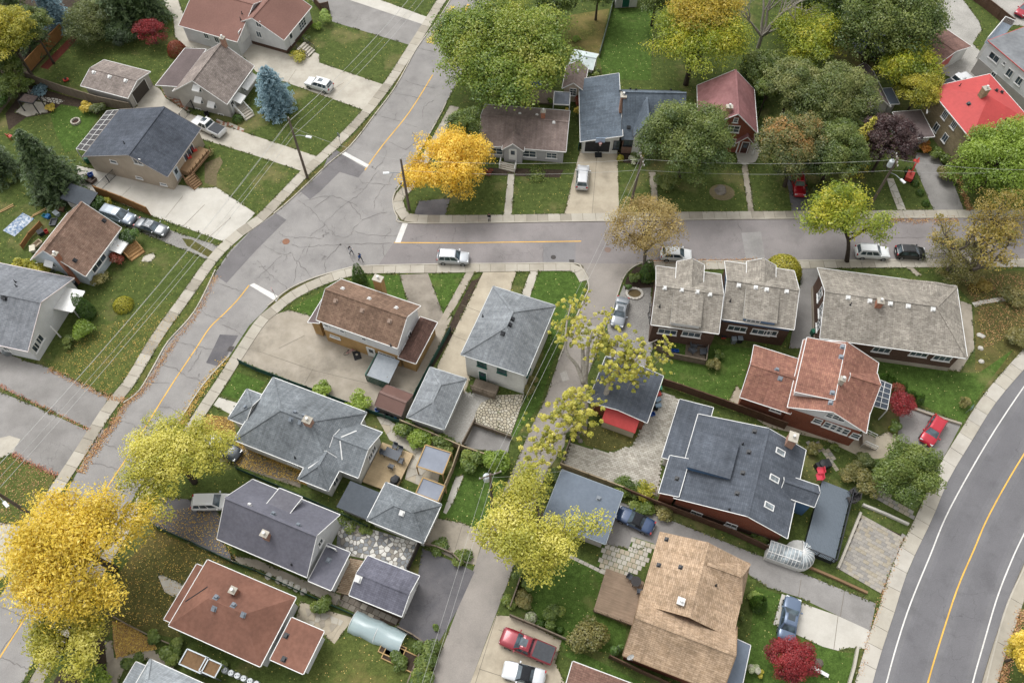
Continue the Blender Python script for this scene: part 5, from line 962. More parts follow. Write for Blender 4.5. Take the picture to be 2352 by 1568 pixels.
def bare(label,base,h,dirs,r=.22,depth=3,bark=None,pal=None,n=0,leaf=.3,name='tree'):
 b=P(*base);root=empty(name,b);tag(root,label,'tree');mb=MB();tips=[]
 mb.tube([(0,0,-.05),(0,0,h*.22)],[r*1.5,r*1.15],8,cap=False)
 for d in dirs:limbs(mb,(0,0,h*.2),d,h*.38,r,depth,tips)
 mb.build('trunk',bark or BARKP,root,smooth=True,uv=False)
 if n:
  cc=np.array([tuple(t)for t in tips]);cr=.45+.6*NR.random(len(cc));c,nm,sz,ti=clumpleaves(cc,cr,n,leaf,.2+.6*NR.random(len(cc)));leaves('crown',c,nm,sz,ti,leafmat('leaf_'+pal,PAL[pal]),root)
 return root
def clumptree(label,base,stems,clumps,pal,n,leaf=.34,bark=None):
 b=P(*base);root=empty('tree',b);tag(root,label,'tree');mb=MB()
 for st in stems:
  p=[P(x,y,z)-b for x,y,z,r in st];rr=[r for*_,r in st];q=smooth(p,4);rs=[rr[min(i//4,len(rr)-1)]+(rr[min(i//4+1,len(rr)-1)]-rr[min(i//4,len(rr)-1)])*(i%4)/4 for i in range(len(q))]
  mb.tube(q,rs,8)
 cc,cr=[],[]
 for x,y,z,r in clumps:
  p=P(x,y,z)-b
  for k in range(30):cc.append((p.x+R.gauss(0,r*.8),p.y+R.gauss(0,r*.8),p.z+R.gauss(0,r*.5)));cr.append(r*R.uniform(.1,.26))
  mb.tube([p+V((R.uniform(-.3,.3),R.uniform(-.3,.3),-r*1.2)),p],[.06,.03],4)
  for k in range(9):limbs(mb,p-V((0,0,r*.5)),(R.uniform(-1,1),R.uniform(-1,1),R.uniform(0,.8)),r*1.3,.025,0)
 mb.build('trunk',bark or BARK,root,smooth=True,uv=False)
 cc,cr=np.array(cc),np.array(cr);c,nm,sz,ti=clumpleaves(cc,cr,n,leaf,.15+.7*NR.random(len(cc)));leaves('crown',c,nm,sz,ti,leafmat('leaf_'+pal,PAL[pal]),root);return root
# --- large trees
tree('tall golden leaved maple at the street corner by the stop line',(938,275,1132,490),9.5,'amber',11000,.42,.8,lobes=14)
tree('dark green maple behind the golden corner maple',(1028,248,1108,335),8,'green',3500,.36,.8)
tree('huge spreading olive green oak shading the road',(995,15,1312,238),13,'oakmix',24000,.55,.5,lobes=26)
tree('green and yellow locust tree behind the dark roofed house',(1490,25,1700,195),12,'locust',13000,.5,.75,feather=True,lobes=16)
tree('amber topped locust tree beside the bare tree',(1520,-35,1700,75),14,'autumn',8000,.45,.7,feather=True,lobes=10)
tree('round dark green linden before the brick house',(1482,218,1676,440),12,'dark',15000,.4,.82,K=110,clr=.2)
tree('bright yellow green feathery tree among the lindens',(1768,42,1940,165),10,'locust',9000,.5,.7,feather=True,lobes=12)
tree('brownish green linden behind the brick house',(1762,138,1880,255),10,'linden',7000,.38,.8)
tree('grey green linden beside the brown roofed low house',(1830,160,2005,305),10.5,'linden',11000,.4,.75)
tree('broad maple with orange tinted top over the front walk',(1738,248,1895,425),9.5,'flush',10000,.38,.75,base=(1802,428))
tree('spreading green maple above the red vintage car',(1850,285,1990,415),9,'dark',8000,.38,.7)
tree('purple black leaved plum tree before the low brown house',(1985,245,2102,400),9,'purple',7500,.36,.8)
spruce('spiky yellow larch beside the purple plum tree',(1965,225),(1950,385),2.9,'yellowgreen',2600,leaf=.45,h=10,power=.9)
tree('yellow and green feathery locust beside the brown garage',(2012,95,2150,210),9,'locust',7500,.5,.7,feather=True,lobes=10)
tree('pale yellow leaved tree by the red roofed house',(2065,160,2160,250),7.5,'yellowgreen',4200,.34,.7,gap=.15)
tree('very large dark green tree above the blue pool',(1895,-45,2165,120),14,'dark',19000,.5,.65,K=100,clr=.18)
tree('bright lime green tree before the red roofed house',(2195,298,2400,455),9,'lime',11000,.42,.8,K=70,clr=.22)
tree('brown leaved street tree leaning over the lane mouth',(1402,458,1562,588),8.5,'brownoak',4600,.32,.7,bark=BARK,base=(1478,632),gap=.1)
tree('yellow green feathery street tree between the parked cars',(1848,425,2030,600),10.5,'locust',5500,.5,.8,feather=True,base=(1945,600),lobes=9)
tree('big yellow green tree over the leafy driveway',(288,968,525,1158),9,'lemon',11000,.36,.6,lobes=13,gap=.15)
tree('great golden yellow ash tree overhanging the road',(40,1110,335,1410),11.5,'golden',13500,.46,.6,feather=True,lobes=11,gap=.15)
tree('lower golden yellow tree beside the flower garden',(85,1420,250,1525),7,'lemon',3400,.42,.6,feather=True,lobes=6,gap=.15)
tree('yellow green maple over the slate garage and lane',(1112,1085,1370,1322),9.5,'lemon',8500,.4,.55,bark=BARK,lobes=8,gap=.2)
tree('rounded green maple beside the asphalt driveway',(2005,1018,2162,1146),5.5,'green',8000,.34,.7,lobes=8)
tree('yellow tree at the outer edge of the curved road',(2322,1430,2410,1570),6,'golden',3600,.34,.8)
tree('tall yellow green tree in the upper left woods',(-45,10,72,150),12,'yellowgreen',6500,.4,.8)
tree('deep green maple in the upper left woods',(-10,120,50,190),5,'green',2000,.34,.8)
tree('shadowy green tree at the wooded left edge',(-50,95,45,185),7,'dark',4500,.36,.8);tree('bushy green tree behind the grey board fence',(0,165,62,232),4.5,'green',2600,.32,.8);tree('leafy dark tree among the upper left spruces',(30,20,120,110),9,'dark',4500,.38,.8);tree('dark maple at the top left corner',(-40,-50,60,30),10,'oakmix',4500,.38,.8)
tree('dark shaded tree behind the bare tree',(1700,120,1795,205),6.5,'dark',4500,.4,.8)
tree('dark green tree behind the brick house chimney',(1740,160,1790,245),7,'green',2600,.34,.8)
tree('green tree above the dry lawn',(1230,-40,1330,30),9,'green',4500,.4,.8);tree('leafy tree at the top of the huge oak',(1080,-60,1200,35),11,'spruce',4500,.42,.8)
tree('dark tree at the top beyond the shed',(1330,-60,1420,18),8,'green',3500,.36,.8);tree('dark green tree behind the locust',(1460,-60,1560,25),9,'dark',4000,.4,.8);tree('dark tree beyond the bare tree',(1770,-70,1910,30),11,'dark',7000,.45,.8)
tree('small red japanese maple on the upper lawn',(316,42,380,108),4,'red',3000,.24,.8);tree('deep red maple on the lawn below the blue sedan',(1764,1462,1866,1570),4.2,'red',6000,.22,.8);tree('bright red maple beside the glass porch',(2040,905,2098,955),3,'red',2200,.2,.8);tree('small russet tree beside the brick house garden',(2050,880,2075,905),2.2,'redbush',700,.2,.8)
bare('leafless pale tree behind the brick house',(1738,120),15,[(-.2,.2,1),(.5,.1,1),(.1,-.4,1),(-.6,-.1,.8),(.7,-.3,.7),(.2,.5,.9)],.24,3)
bare('half bare brown tree over the parked cars',(2218,640),9.5,[(-.9,.3,.6),(.9,.3,.6),(.1,.9,.7),(-.3,-.5,.7),(.5,1.0,.6)],.3,3,BARK,'sparse',3600,.28)
tree('thin brown leaved tree beside the half bare tree',(2225,440,2362,550),9,'sparse',1500,.3,.6,gap=.45,bark=BARK)
tree('olive brown bushy tree under the half bare tree',(2130,550,2260,640),4.5,'olive',2600,.3,.6,gap=.3,bark=BARK)
clumptree('tall split trunk tree with sparse yellow leaves over the lane',(1340,985),[[(1340,985,0,.45),(1345,905,3.2,.4),(1341,860,5,.33),(1338,800,7.5,.2)],[(1340,880,4.4,.3),(1325,840,6,.2),(1300,805,8,.14),(1302,740,10,.1),(1312,700,11,.05)],[(1343,880,4,.33),(1348,830,6.5,.25),(1352,795,8.5,.16),(1360,760,10,.07)],[(1340,960,1.5,.28),(1285,1000,3,.18),(1250,1010,4.2,.14),(1240,1030,5,.06)]],[(1315,705,10.5,1.1),(1325,755,9.5,1.3),(1300,770,9,1.1),(1375,765,9.5,1.1),(1360,800,8.5,1.0),(1395,725,9,.7),(1300,930,6.5,1.5),(1330,945,6,1.6),(1345,915,6,1.3),(1290,960,6,1.5),(1325,975,5.5,1.4),(1230,1000,6,1.2),(1240,1035,5.5,1.3),(1270,1020,5,1.1),(1225,1065,5,.8),(1285,750,8.5,.8),(1345,690,9,.6)],'lemon',19000,.2,BARKP)
clumptree('leaning pale trunk tree over the dark garage',(1382,948),[[(1382,948,0,.4),(1392,905,3,.33),(1400,880,4.5,.28),(1412,860,6,.2),(1450,835,8,.12)],[(1400,882,4.4,.28),(1402,840,6.5,.2),(1412,805,8.5,.12),(1418,780,9.5,.05)],[(1412,862,5.8,.16),(1455,838,7.5,.12),(1475,800,9,.06)],[(1402,850,6,.14),(1470,800,8.5,.07),(1510,780,9.5,.04)]],[(1420,790,9,1.2),(1440,800,8.5,1.3),(1425,830,8,1.3),(1465,810,8,1.1),(1455,865,7,1.2),(1485,850,7,1.0),(1440,845,7.5,1.1),(1520,820,8,.9),(1530,790,8.5,.7),(1400,870,6,1.1),(1380,780,9,.8)],'lemon',14000,.2,BARKP)
# --- conifers
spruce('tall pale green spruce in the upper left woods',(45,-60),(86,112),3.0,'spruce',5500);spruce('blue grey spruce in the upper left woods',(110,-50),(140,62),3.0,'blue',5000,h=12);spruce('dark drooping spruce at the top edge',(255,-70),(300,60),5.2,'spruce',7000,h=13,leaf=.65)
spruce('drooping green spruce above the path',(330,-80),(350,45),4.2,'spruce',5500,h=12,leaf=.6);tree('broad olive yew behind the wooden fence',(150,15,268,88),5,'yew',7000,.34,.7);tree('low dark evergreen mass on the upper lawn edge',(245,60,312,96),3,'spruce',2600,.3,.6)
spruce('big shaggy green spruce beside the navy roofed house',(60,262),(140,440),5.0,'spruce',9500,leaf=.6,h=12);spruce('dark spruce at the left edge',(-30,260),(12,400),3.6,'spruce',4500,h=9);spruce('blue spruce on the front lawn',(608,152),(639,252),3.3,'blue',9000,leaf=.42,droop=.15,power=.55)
cone('dark upright cedar at the corner of the side street',(808,602),(829,652),1.0,'cedar',2200,h=4.6);cone('leaning upright cedar on the long lawn',(160,660),(205,722),1.1,'cedar',2200,h=4.8);cone('dark cedar clump beside the gravel car space',(1484,590),(1484,640),1.1,'cedar',1800,h=4.2)
for i,(a,b)in enumerate([((2022,862),(2026,876)),((2036,870),(2040,884)),((2052,880),(2054,892)),((2072,885),(2066,898)),((2095,900),(2085,915)),((2115,910),(2105,923))]):cone('small pointed cedar in a row beside the brick house lawn',a,b,.7,'cedar',700,h=2.0,group='row of small cedars')
cone('clipped double cedar beside the tan roofed house',(1745,1345),(1738,1390),.9,'cedar',1600,h=3.0)
# --- shrubs
SHR=[('rounded red brown bush on the upper lawn',(381,86,424,128),2.4,'redbush',2200,.18,True),('blue green juniper in the rock garden',(70,195,115,222),1.0,'blue',900,.25,False),('light green bush in the fence corner',(52,178,78,202),1.5,'palegreen',700,.22,False),('round clipped yew beside the concrete steps',(532,258,558,282),1.2,'cedar',700,.16,True),('yellow green bush below the steps of the white house',(662,115,706,142),1.2,'yellowgreen',900,.2,False),('tall feathery shrub beside the worn driveway',(730,20,768,52),2.2,'palegreen',1200,.22,False),('lime shrub at the white house corner',(716,48,742,72),1.3,'lime',600,.2,False),('dark foundation shrub by the white house',(692,78,716,98),1.2,'green',500,.2,False),('dark green yew beside the white porch awning',(276,520,322,566),2.6,'cedar',2600,.22,False),('dark yew beside the parked minivan',(203,448,245,488),2.4,'cedar',1800,.24,False),('yellow green shrub above the cedar fence',(228,455,262,475),1.6,'yellowgreen',700,.22,False),('rusty shrub before the white house window',(245,575,288,612),1.8,'redbush',1200,.2,False),('feathery ornamental shrub at the white house corner',(205,628,250,662),1.6,'olive',900,.2,False),('round golden bush on the long lawn',(257,678,303,714),1.4,'yellowgreen',1400,.17,True),('yellow green bush mass beside the brick chimney',(25,575,75,640),3.0,'yellowgreen',2400,.26,False),('second yellow green bush beside the brick chimney',(62,590,125,650),2.8,'yellowgreen',2600,.26,False),('dark green bush below the brick chimney',(90,625,165,665),2.0,'green',2200,.24,False),('leafy shrub beside the white corner porch',(158,730,218,784),2.0,'lime',2200,.22,False),('clipped green dome shrub by the porch',(180,706,214,734),1.5,'cedar',1200,.16,True),('dark shrub below the white corner porch',(138,768,178,800),1.3,'green',1000,.2,False),('flowering autumn shrub beside the small garden house',(1318,215,1352,250),2.6,'redbush',1500,.22,False),('multicolour shrub beside the ranch house',(1318,238,1350,278),2.2,'autumn',1400,.22,False),('tall dark hedge along the chain link fence',(1348,150,1380,190),2.4,'green',1600,.24,False),('dark hedge by the slate roof edge',(1343,185,1366,240),2.2,'green',1500,.24,False),('clipped dark shrub beside the brick house',(1722,180,1765,232),2.6,'cedar',2200,.2,True),('small clipped yew beside the brick house wall',(1735,225,1758,252),1.4,'cedar',700,.18,True),('round yellow flower bush by the dark house',(1417,352,1434,370),1.0,'yellowgreen',500,.15,True),('pale variegated shrub in the front bed',(1440,358,1468,374),.8,'white',600,.18,False),('dark green shrub in the front bed',(1448,346,1464,360),1.0,'green',450,.16,True),('yellow mum by the front walk',(1473,350,1486,363),.8,'golden',350,.12,True),('feathery dark foliage below the round linden',(1505,400,1560,445),2.2,'dark',2400,.26,False),('drooping shrub beside the red vintage car',(1862,420,1945,482),3.0,'yew',4200,.28,False),('low green shrub at the stone house corner',(2140,335,2182,375),2.0,'green',1600,.22,False),('dense hedge below the lime green tree',(2150,370,2200,430),2.0,'olive',2200,.24,False),('orange tinted shrub by the stone house',(2100,320,2140,352),1.6,'orange',1200,.2,False),('bright yellow green dome shrub between the shingled houses',(1762,578,1845,645),3.0,'yellowgreen',4800,.22,True),('dense dark evergreen in the corner bed',(1445,625,1475,655),1.6,'green',1200,.2,False),('bright leafy shrub in the corner bed',(1468,618,1492,645),1.4,'lime',800,.2,False),('low green shrub at the corner bed edge',(1432,648,1452,668),.9,'cedar',600,.16,False),('dark low shrub by the shingled house wall',(1484,632,1504,658),1.2,'green',700,.18,False),('leafy vine shrub on the green fence',(708,882,765,912),1.8,'lime',1500,.22,False),('second leafy vine shrub on the green fence',(782,900,848,945),1.9,'lime',1900,.22,False),('overgrown climbing shrub behind the hip roofed garage',(898,965,950,1002),1.6,'shrub',1800,.24,False),('dense leafy shrub row by the shade canopy',(935,985,1000,1025),1.7,'lime',2200,.24,False),('dark leafy shrub behind the shade canopy',(985,1000,1045,1040),1.8,'green',2000,.24,False),('wild shrubs along the back fence by the lane',(1052,1030,1110,1085),2.0,'shrub',2400,.26,False),('wild yellow green shrub at the fence end',(1100,1035,1168,1095),2.2,'lime',2800,.26,False),('hedge at the lane by the courtyard wall',(1292,978,1322,1005),1.6,'green',1000,.22,False),('ivy along the lane fence',(1248,1060,1290,1130),1.4,'shrub',1900,.24,False),('ivy at the slate garage corner',(1240,1110,1275,1160),1.4,'green',1400,.24,False),('grey silvery bush at the white house corner',(1200,880,1232,905),1.6,'olive',900,.2,False),('grey silvery bush below the other grey bush',(1202,860,1236,885),1.5,'olive',900,.2,False),('brown shrub beside the small fenced deck',(1620,815,1660,865),1.6,'olive',1500,.22,False),('pale green shrub beside the small fenced deck',(1636,800,1664,835),1.4,'shrub',900,.22,False),('weedy shrub row by the courtyard fence',(1405,1105,1470,1140),1.2,'shrub',1800,.22,False),('yellow weedy shrub by the courtyard fence',(1455,1112,1510,1145),1.2,'yellowgreen',1300,.22,False),('broad leaved plant row below the brown fence',(1450,1150,1500,1180),1.1,'green',1400,.28,False),('grey green plants below the brown fence',(1500,1160,1550,1190),1.0,'olive',1200,.22,False),('large leaved plant by the navy house wall',(1722,1215,1765,1245),1.0,'green',900,.3,False),('mounded shrub beside the dark deck',(1925,1055,1985,1105),1.8,'olive',2400,.2,False),('second mounded shrub beside the dark deck',(1955,1035,2005,1080),1.8,'yew',2000,.2,False),('green mounded shrub beside the rounded maple',(1962,1085,2030,1140),2.0,'olive',2600,.22,False),('spiky leaved shrub beside the rounded maple',(2005,1055,2052,1100),1.8,'green',1600,.3,False),('pale grass clump beside the dark deck',(1850,1012,1888,1045),1.2,'olive',900,.22,False),('green shrub beside the asphalt driveway',(2035,955,2072,1000),1.4,'shrub',1500,.2,False),('round yellow bush beside the asphalt driveway',(2044,972,2062,992),1.0,'yellowgreen',500,.16,True),('brown dried shrub on the slope lawn',(2200,900,2235,940),1.6,'olive',700,.2,False),('brown brush in the scruffy side yard',(2300,640,2360,720),1.6,'olive',1800,.24,False),('tangled brown brush at the right edge',(2310,720,2370,820),1.8,'olive',2200,.26,False),('dry weeds beside the long house path',(2235,640,2290,680),1.0,'sparse',1000,.22,False),('ornamental grass mound in the fenced lawn bed',(1180,1355,1226,1400),1.2,'olive',1200,.3,False),('second ornamental grass mound in the fenced lawn bed',(1195,1325,1232,1360),1.2,'shrub',1000,.3,False),('yellow green shrub in the fenced lawn corner',(1245,1390,1302,1440),1.8,'shrub',2200,.22,False),('silver leaved shrub in the fenced lawn corner',(1205,1402,1234,1432),1.0,'white',800,.16,True),('round green shrub by the lattice fence',(1230,1420,1254,1442),.8,'cedar',600,.15,True),('small round shrub by the lattice fence',(1276,1434,1296,1456),.7,'cedar',450,.15,True),('loose olive shrub beside the tan house deck',(1310,1415,1405,1500),2.6,'olive',3600,.24,False),('dark shrub beside the tan house wall',(1395,1465,1432,1515),1.6,'cedar',1500,.24,False),('hedge between lane and fenced lawn',(1176,1290,1206,1345),1.3,'shrub',1300,.22,False),('weeds at the lane edge',(1150,1345,1190,1410),1.0,'shrub',1300,.22,False),('variegated ring bed shrub beside the tan house',(1718,1340,1756,1402),.8,'palegreen',1500,.16,False),('white hydrangea hedge beside the porch roof',(1712,1500,1745,1575),1.2,'white',1700,.2,False),('yellow green hedge beside the hydrangeas',(1738,1510,1756,1580),1.0,'yellowgreen',900,.2,False),('pale hosta shrub beside the porch',(1690,1395,1712,1430),.8,'green',600,.2,False),('broad leaved plant by the leaf bed',(370,1465,428,1522),1.4,'green',2400,.3,False),('orange and green shrub by the leaf bed',(330,1440,372,1480),1.2,'shrub',1300,.22,False),('dense green bush in the corner garden',(180,1500,225,1555),1.6,'green',2000,.24,False),('lime bush in the corner garden',(175,1545,260,1600),1.4,'lime',2200,.24,False),('dark hedge below the golden tree',(140,1480,185,1540),1.5,'cedar',1800,.24,False),('palm like plant beside the drums',(505,1515,528,1545),1.3,'green',700,.28,False),('green hedge behind the pale blue roof',(280,1505,325,1530),1.2,'shrub',1000,.22,False),('leafy shrub in the rear patio of the rust roofed house',(715,1370,768,1405),1.5,'green',1900,.24,False),('grassy ivy by the flagstone patio',(775,1178,842,1205),.7,'green',1500,.22,False),('second ivy strip by the flagstone patio',(820,1195,862,1222),.7,'green',1000,.22,False),('ivy by the curved lane fence',(985,1240,1035,1272),.8,'shrub',1200,.22,False),('second ivy by the curved lane fence',(1030,1262,1085,1305),.8,'green',1300,.22,False),('overgrown hedge at the garden fence by the lane',(945,1478,1012,1530),1.6,'green',2400,.24,False),('lower overgrown hedge at the garden fence',(935,1520,990,1580),1.6,'shrub',2200,.24,False),('vegetable bed plants beside the plastic tunnel',(892,1496,940,1540),.8,'green',1600,.22,False),('weeds behind the plastic tunnel',(1000-10,1430,1010,1450),.6,'shrub',500,.2,False),('green hedge along the slope behind the navy house',(1905,1018,1930,1040),.9,'green',500,.2,False),('hosta clump on the dry lawn',(1314,82,1338,98),.7,'lime',600,.2,False),('planting beside the blue umbrella patio',(1255,222,1272,242),.9,'lime',500,.18,False),('yellow flower clump behind the ranch house',(1294,248,1310,258),.7,'golden',350,.14,False),('low border plants under the ranch windows',(1200,392,1260,406),.6,'shrub',900,.18,False),('purple and yellow flowers by the ranch steps',(1108,385,1135,402),.6,'redbush',600,.16,False),('overgrown border at the grey fence',(178,230,215,262),1.6,'autumn',1000,.24,False),('second overgrown border at the grey fence',(205,232,245,262),1.6,'yew',1200,.24,False),('yellow flowering plants in the rock garden',(100,232,130,258),.9,'autumn',700,.2,False),('leafy mass behind the grey fence',(-10,165,45,230),2.4,'shrub',2600,.28,False),('dark bushes behind the grey fence',(-20,205,25,260),2.2,'cedar',2000,.28,False),('autumn shrub beside the front deck',(445,345,470,365),1.2,'redbush',700,.2,False),('ornamental grass by the front deck',(466,338,494,362),1.0,'olive',700,.22,False),('green ground shrubs by the left spruce',(0,380,45,425),1.2,'green',1400,.26,False),('leafy shrubs left of the brown roofed house',(5,625,45,660),1.2,'shrub',1000,.24,False),('small evergreen shrub in the left yard',(0,655,30,690),1.2,'green',800,.24,False)]
for lb,bx,hh,pl,n,lf,ball in SHR:shrub(lb,bx,hh,pl,n,lf,ball=ball)
for a in[(2088,388),(2104,419),(2115,440),(2128,465)]:shrub('small clipped globe shrub edging the asphalt driveway',(a[0]-9,a[1]-9,a[0]+9,a[1]+9),.9,'cedar',420,.15,ball=True,group='clipped globes along the driveway')
# --- fallen leaves (too many to count)
def litter(label,pts,wd,n,cols,size=.16,poly=None):
 m=leafmat('fallen_'+cols,PAL[cols]if cols in PAL else cols,transl=.1)
 if poly:
  pg=rectpoly(poly);xs=[p[0]for p in pg];ys=[p[1]for p in pg];c=[]
  while len(c)<n:
   x,y=R.uniform(min(xs),max(xs)),R.uniform(min(ys),max(ys))
   if inpoly(x,y,pg):c.append((x,y,.07+R.random()*.03))
 else:
  q=smooth(PP(pts),5);c=[]
  for _ in range(n):
   i=R.randrange(len(q)-1);t=R.random();p=q[i].lerp(q[i+1],t);d=(q[i+1]-q[i]).normalized();o=R.gauss(0,wd*.42);c.append((p.x-d.y*o,p.y+d.x*o,.05+R.random()*.05))
 c=np.array(c);nm=sph(len(c))*.5+np.array([0,0,1.0]);nm/=np.linalg.norm(nm,axis=1)[:,None];o=leaves('fallen_leaves',c,nm,size*(.6+.8*NR.random(len(c))),NR.random(len(c)),m);tag(o,label,'leaves',kind='stuff')
PAL['fall']=['#7c5236','#9a6c48','#ac8458','#b89868'];PAL['fallred']=['#85493a','#9c5e4a','#ac765a','#b88e6a'];PAL['tanleaf']=['#a8843c','#c4a24c','#8c6c3c','#d0b45c']
litter('orange fallen leaves heaped along the long kerb',[(498,632),(455,715),(397,790),(366,840),(330,895),(292,925),(270,962)],.6,1900,'fall',.13);litter('wet brown leaves in the gutter by the driveway',[(268,962),(245,995),(215,1035),(185,1085)],.8,900,'fall');litter('red leaves on the divider between two driveways',[(0,885),(60,915),(140,955),(208,988)],.35,420,'fallred',.13)
litter('leaf strip along the lower driveway edge',[(30,1042),(80,1068),(132,1093)],.4,350,'fallred');litter('leaf strip along the lawn edge',[(112,846),(180,880),(250,912),(285,918)],.5,600,'fall');litter('fallen leaves along the right kerb of the diagonal road',[(524,822),(475,875),(450,915),(428,950),(415,975)],.8,900,'tanleaf')
litter('tan leaves covering the side yard',None,0,2600,'tanleaf',.15,[(464,950),(535,960),(545,1010),(640,1055),(705,1085),(690,1110),(560,1075),(520,1060),(470,1010)]);litter('yellow leaves scattered on the brown lawn',None,0,1100,'tanleaf',.12,[(230,1360),(355,1215),(470,1265),(530,1290),(476,1300),(400,1430),(300,1440)]);litter('yellow leaves on the dark driveway',None,0,900,'tanleaf',.14,[(335,1180),(480,1160),(520,1200),(545,1288),(358,1206)])
litter('brown leaves along the far kerb',[(2030,503),(2100,506),(2200,505)],.8,700,'fall');litter('brown leaves under the parked white hatchback',[(1495,602),(1600,600),(1740,598)],.4,800,'fall');litter('leaves along the pavement of the curved road',[(2080,1230),(2040,1330),(2020,1390),(1995,1470),(1975,1550)],.4,450,'fall',.12);litter('leaves at the outer kerb of the curved road',[(2350,1400),(2320,1490),(2300,1568)],.7,1100,'fall')
litter('dry leaves heaped in the garden bed',None,0,1500,'tanleaf',.16,[(258,1425),(290,1430),(350,1470),(362,1490),(300,1502),(268,1512)]);litter('leaves on the long lawn',None,0,1100,'tanleaf',.12,[(172,790),(258,742),(355,720),(420,720),(372,790),(250,905),(115,845)]);litter('leaves on the brown lawn by the pole',None,0,700,'fall',.13,[(-10,1060),(32,1048),(130,1094),(95,1160),(40,1200),(-10,1210)]);litter('yellow leaves in the gutter at the top of the road',[(1040,15),(1010,65),(985,100)],.8,700,'golden');litter('leaves in the scruffy side yard',None,0,1500,'fall',.15,[(2200,630),(2352,630),(2352,760),(2260,800),(2240,700)]);litter('leaves at the lime tree driveway edge',[(2195,400),(2215,450),(2228,485)],.6,600,'fall')
PAL['tuft']=['#414f26','#56652f','#6f7a3e','#85804c']
paved=[rectpoly(pts)for nm,lb,m,pts,z in SH if nm in('driveway','path','yard','patio')]+[rectpoly(q)for q in(r1L+r1R,r2,lane,r3L+r3R)]
edges=[(pg,i)for pg in paved for i in range(len(pg))]
for q in WALKS:
 L_,R_=ribbon(q,1.5,0);pg=[(p.x,p.y)for p in L_+R_[::-1]];paved.append(pg);edges+=[(pg,i)for i in range(len(pg))]
bxs=[(min(p[0]for p in g),max(p[0]for p in g),min(p[1]for p in g),max(p[1]for p in g))for g in paved];tc=[]
for pg,i in edges:
 a,b=pg[i],pg[(i+1)%len(pg)];L_=math.dist(a,b)
 if L_<.05:continue
 nx,ny=(b[1]-a[1])/L_,-(b[0]-a[0])/L_;mx,my=(a[0]+b[0])/2,(a[1]+b[1])/2
 if abs(mx)>95 or my>125:continue
 if inpoly(mx+nx*.05,my+ny*.05,pg):nx,ny=-nx,-ny
 for k in range(int(L_*14)):
  t=R.random();x,y=a[0]+(b[0]-a[0])*t,a[1]+(b[1]-a[1])*t;qx,qy=x+nx*.35,y+ny*.35
  if math.sin(x*1.9)+math.sin(y*2.3+x)<-.5 or any(u[0]<qx<u[1]and u[2]<qy<u[3]and inpoly(qx,qy,g)for g,u in zip(paved,bxs)):continue
  o=R.gauss(.03,.09);tc.append((x+nx*o,y+ny*o,.05+.05*R.random()))
tc=np.array(tc);nm_=sph(len(tc))*.8+np.array([0,0,.7]);nm_/=np.linalg.norm(nm_,axis=1)[:,None]
tag(leaves('grass_tufts',tc,nm_,.2*(.5+NR.random(len(tc))),NR.random(len(tc)),leafmat('leaf_tuft',PAL['tuft'],.8,.2)),'ragged grass tufts along the edges of driveways and pavements','grass',kind='stuff')
# ------------------------------------------------------------------ vehicles
CG=glass('car_glass',(.035,.048,.058),.05);TYRE=plain('tyre_rubber','#1e1e20',.9);RIM=plain('wheel_rim','#a8abae',.3,.5,.7);RIMD=plain('wheel_rim_dark','#3a3c40',.35,.5,.5)
LAMPW=plain('headlamp_clear','#d9dde0',.15,.7);LAMPR=plain('tail_lamp_red','#a01a1c',.25,.6);SOFT=mat('soft_top_fabric','#222428','#2a2c31',6,.9,.1);TON=mat('bed_cover','#4a4d52','#54575c',4,.8,.1)
CK={'sedan':(4.8,1.82,1.45,.98,.92,.98,-.30,.22,-.16,.07),'suv':(4.5,1.86,1.66,1.06,1.02,1.08,-.47,.23,-.40,.08),'hatch':(4.2,1.78,1.52,1.0,.95,1.02,-.46,.25,-.36,.08),'van':(5.05,1.96,1.74,1.08,.98,1.1,-.48,.27,-.42,.10),'pickup':(5.7,1.96,1.86,1.18,1.14,1.18,-.10,.22,-.06,.11),'roadster':(4.35,1.8,1.28,.92,.86,.92,-.24,.17,-.14,.05),'vintage':(4.3,1.72,1.55,1.02,.98,.92,-.38,.14,-.26,.02)}
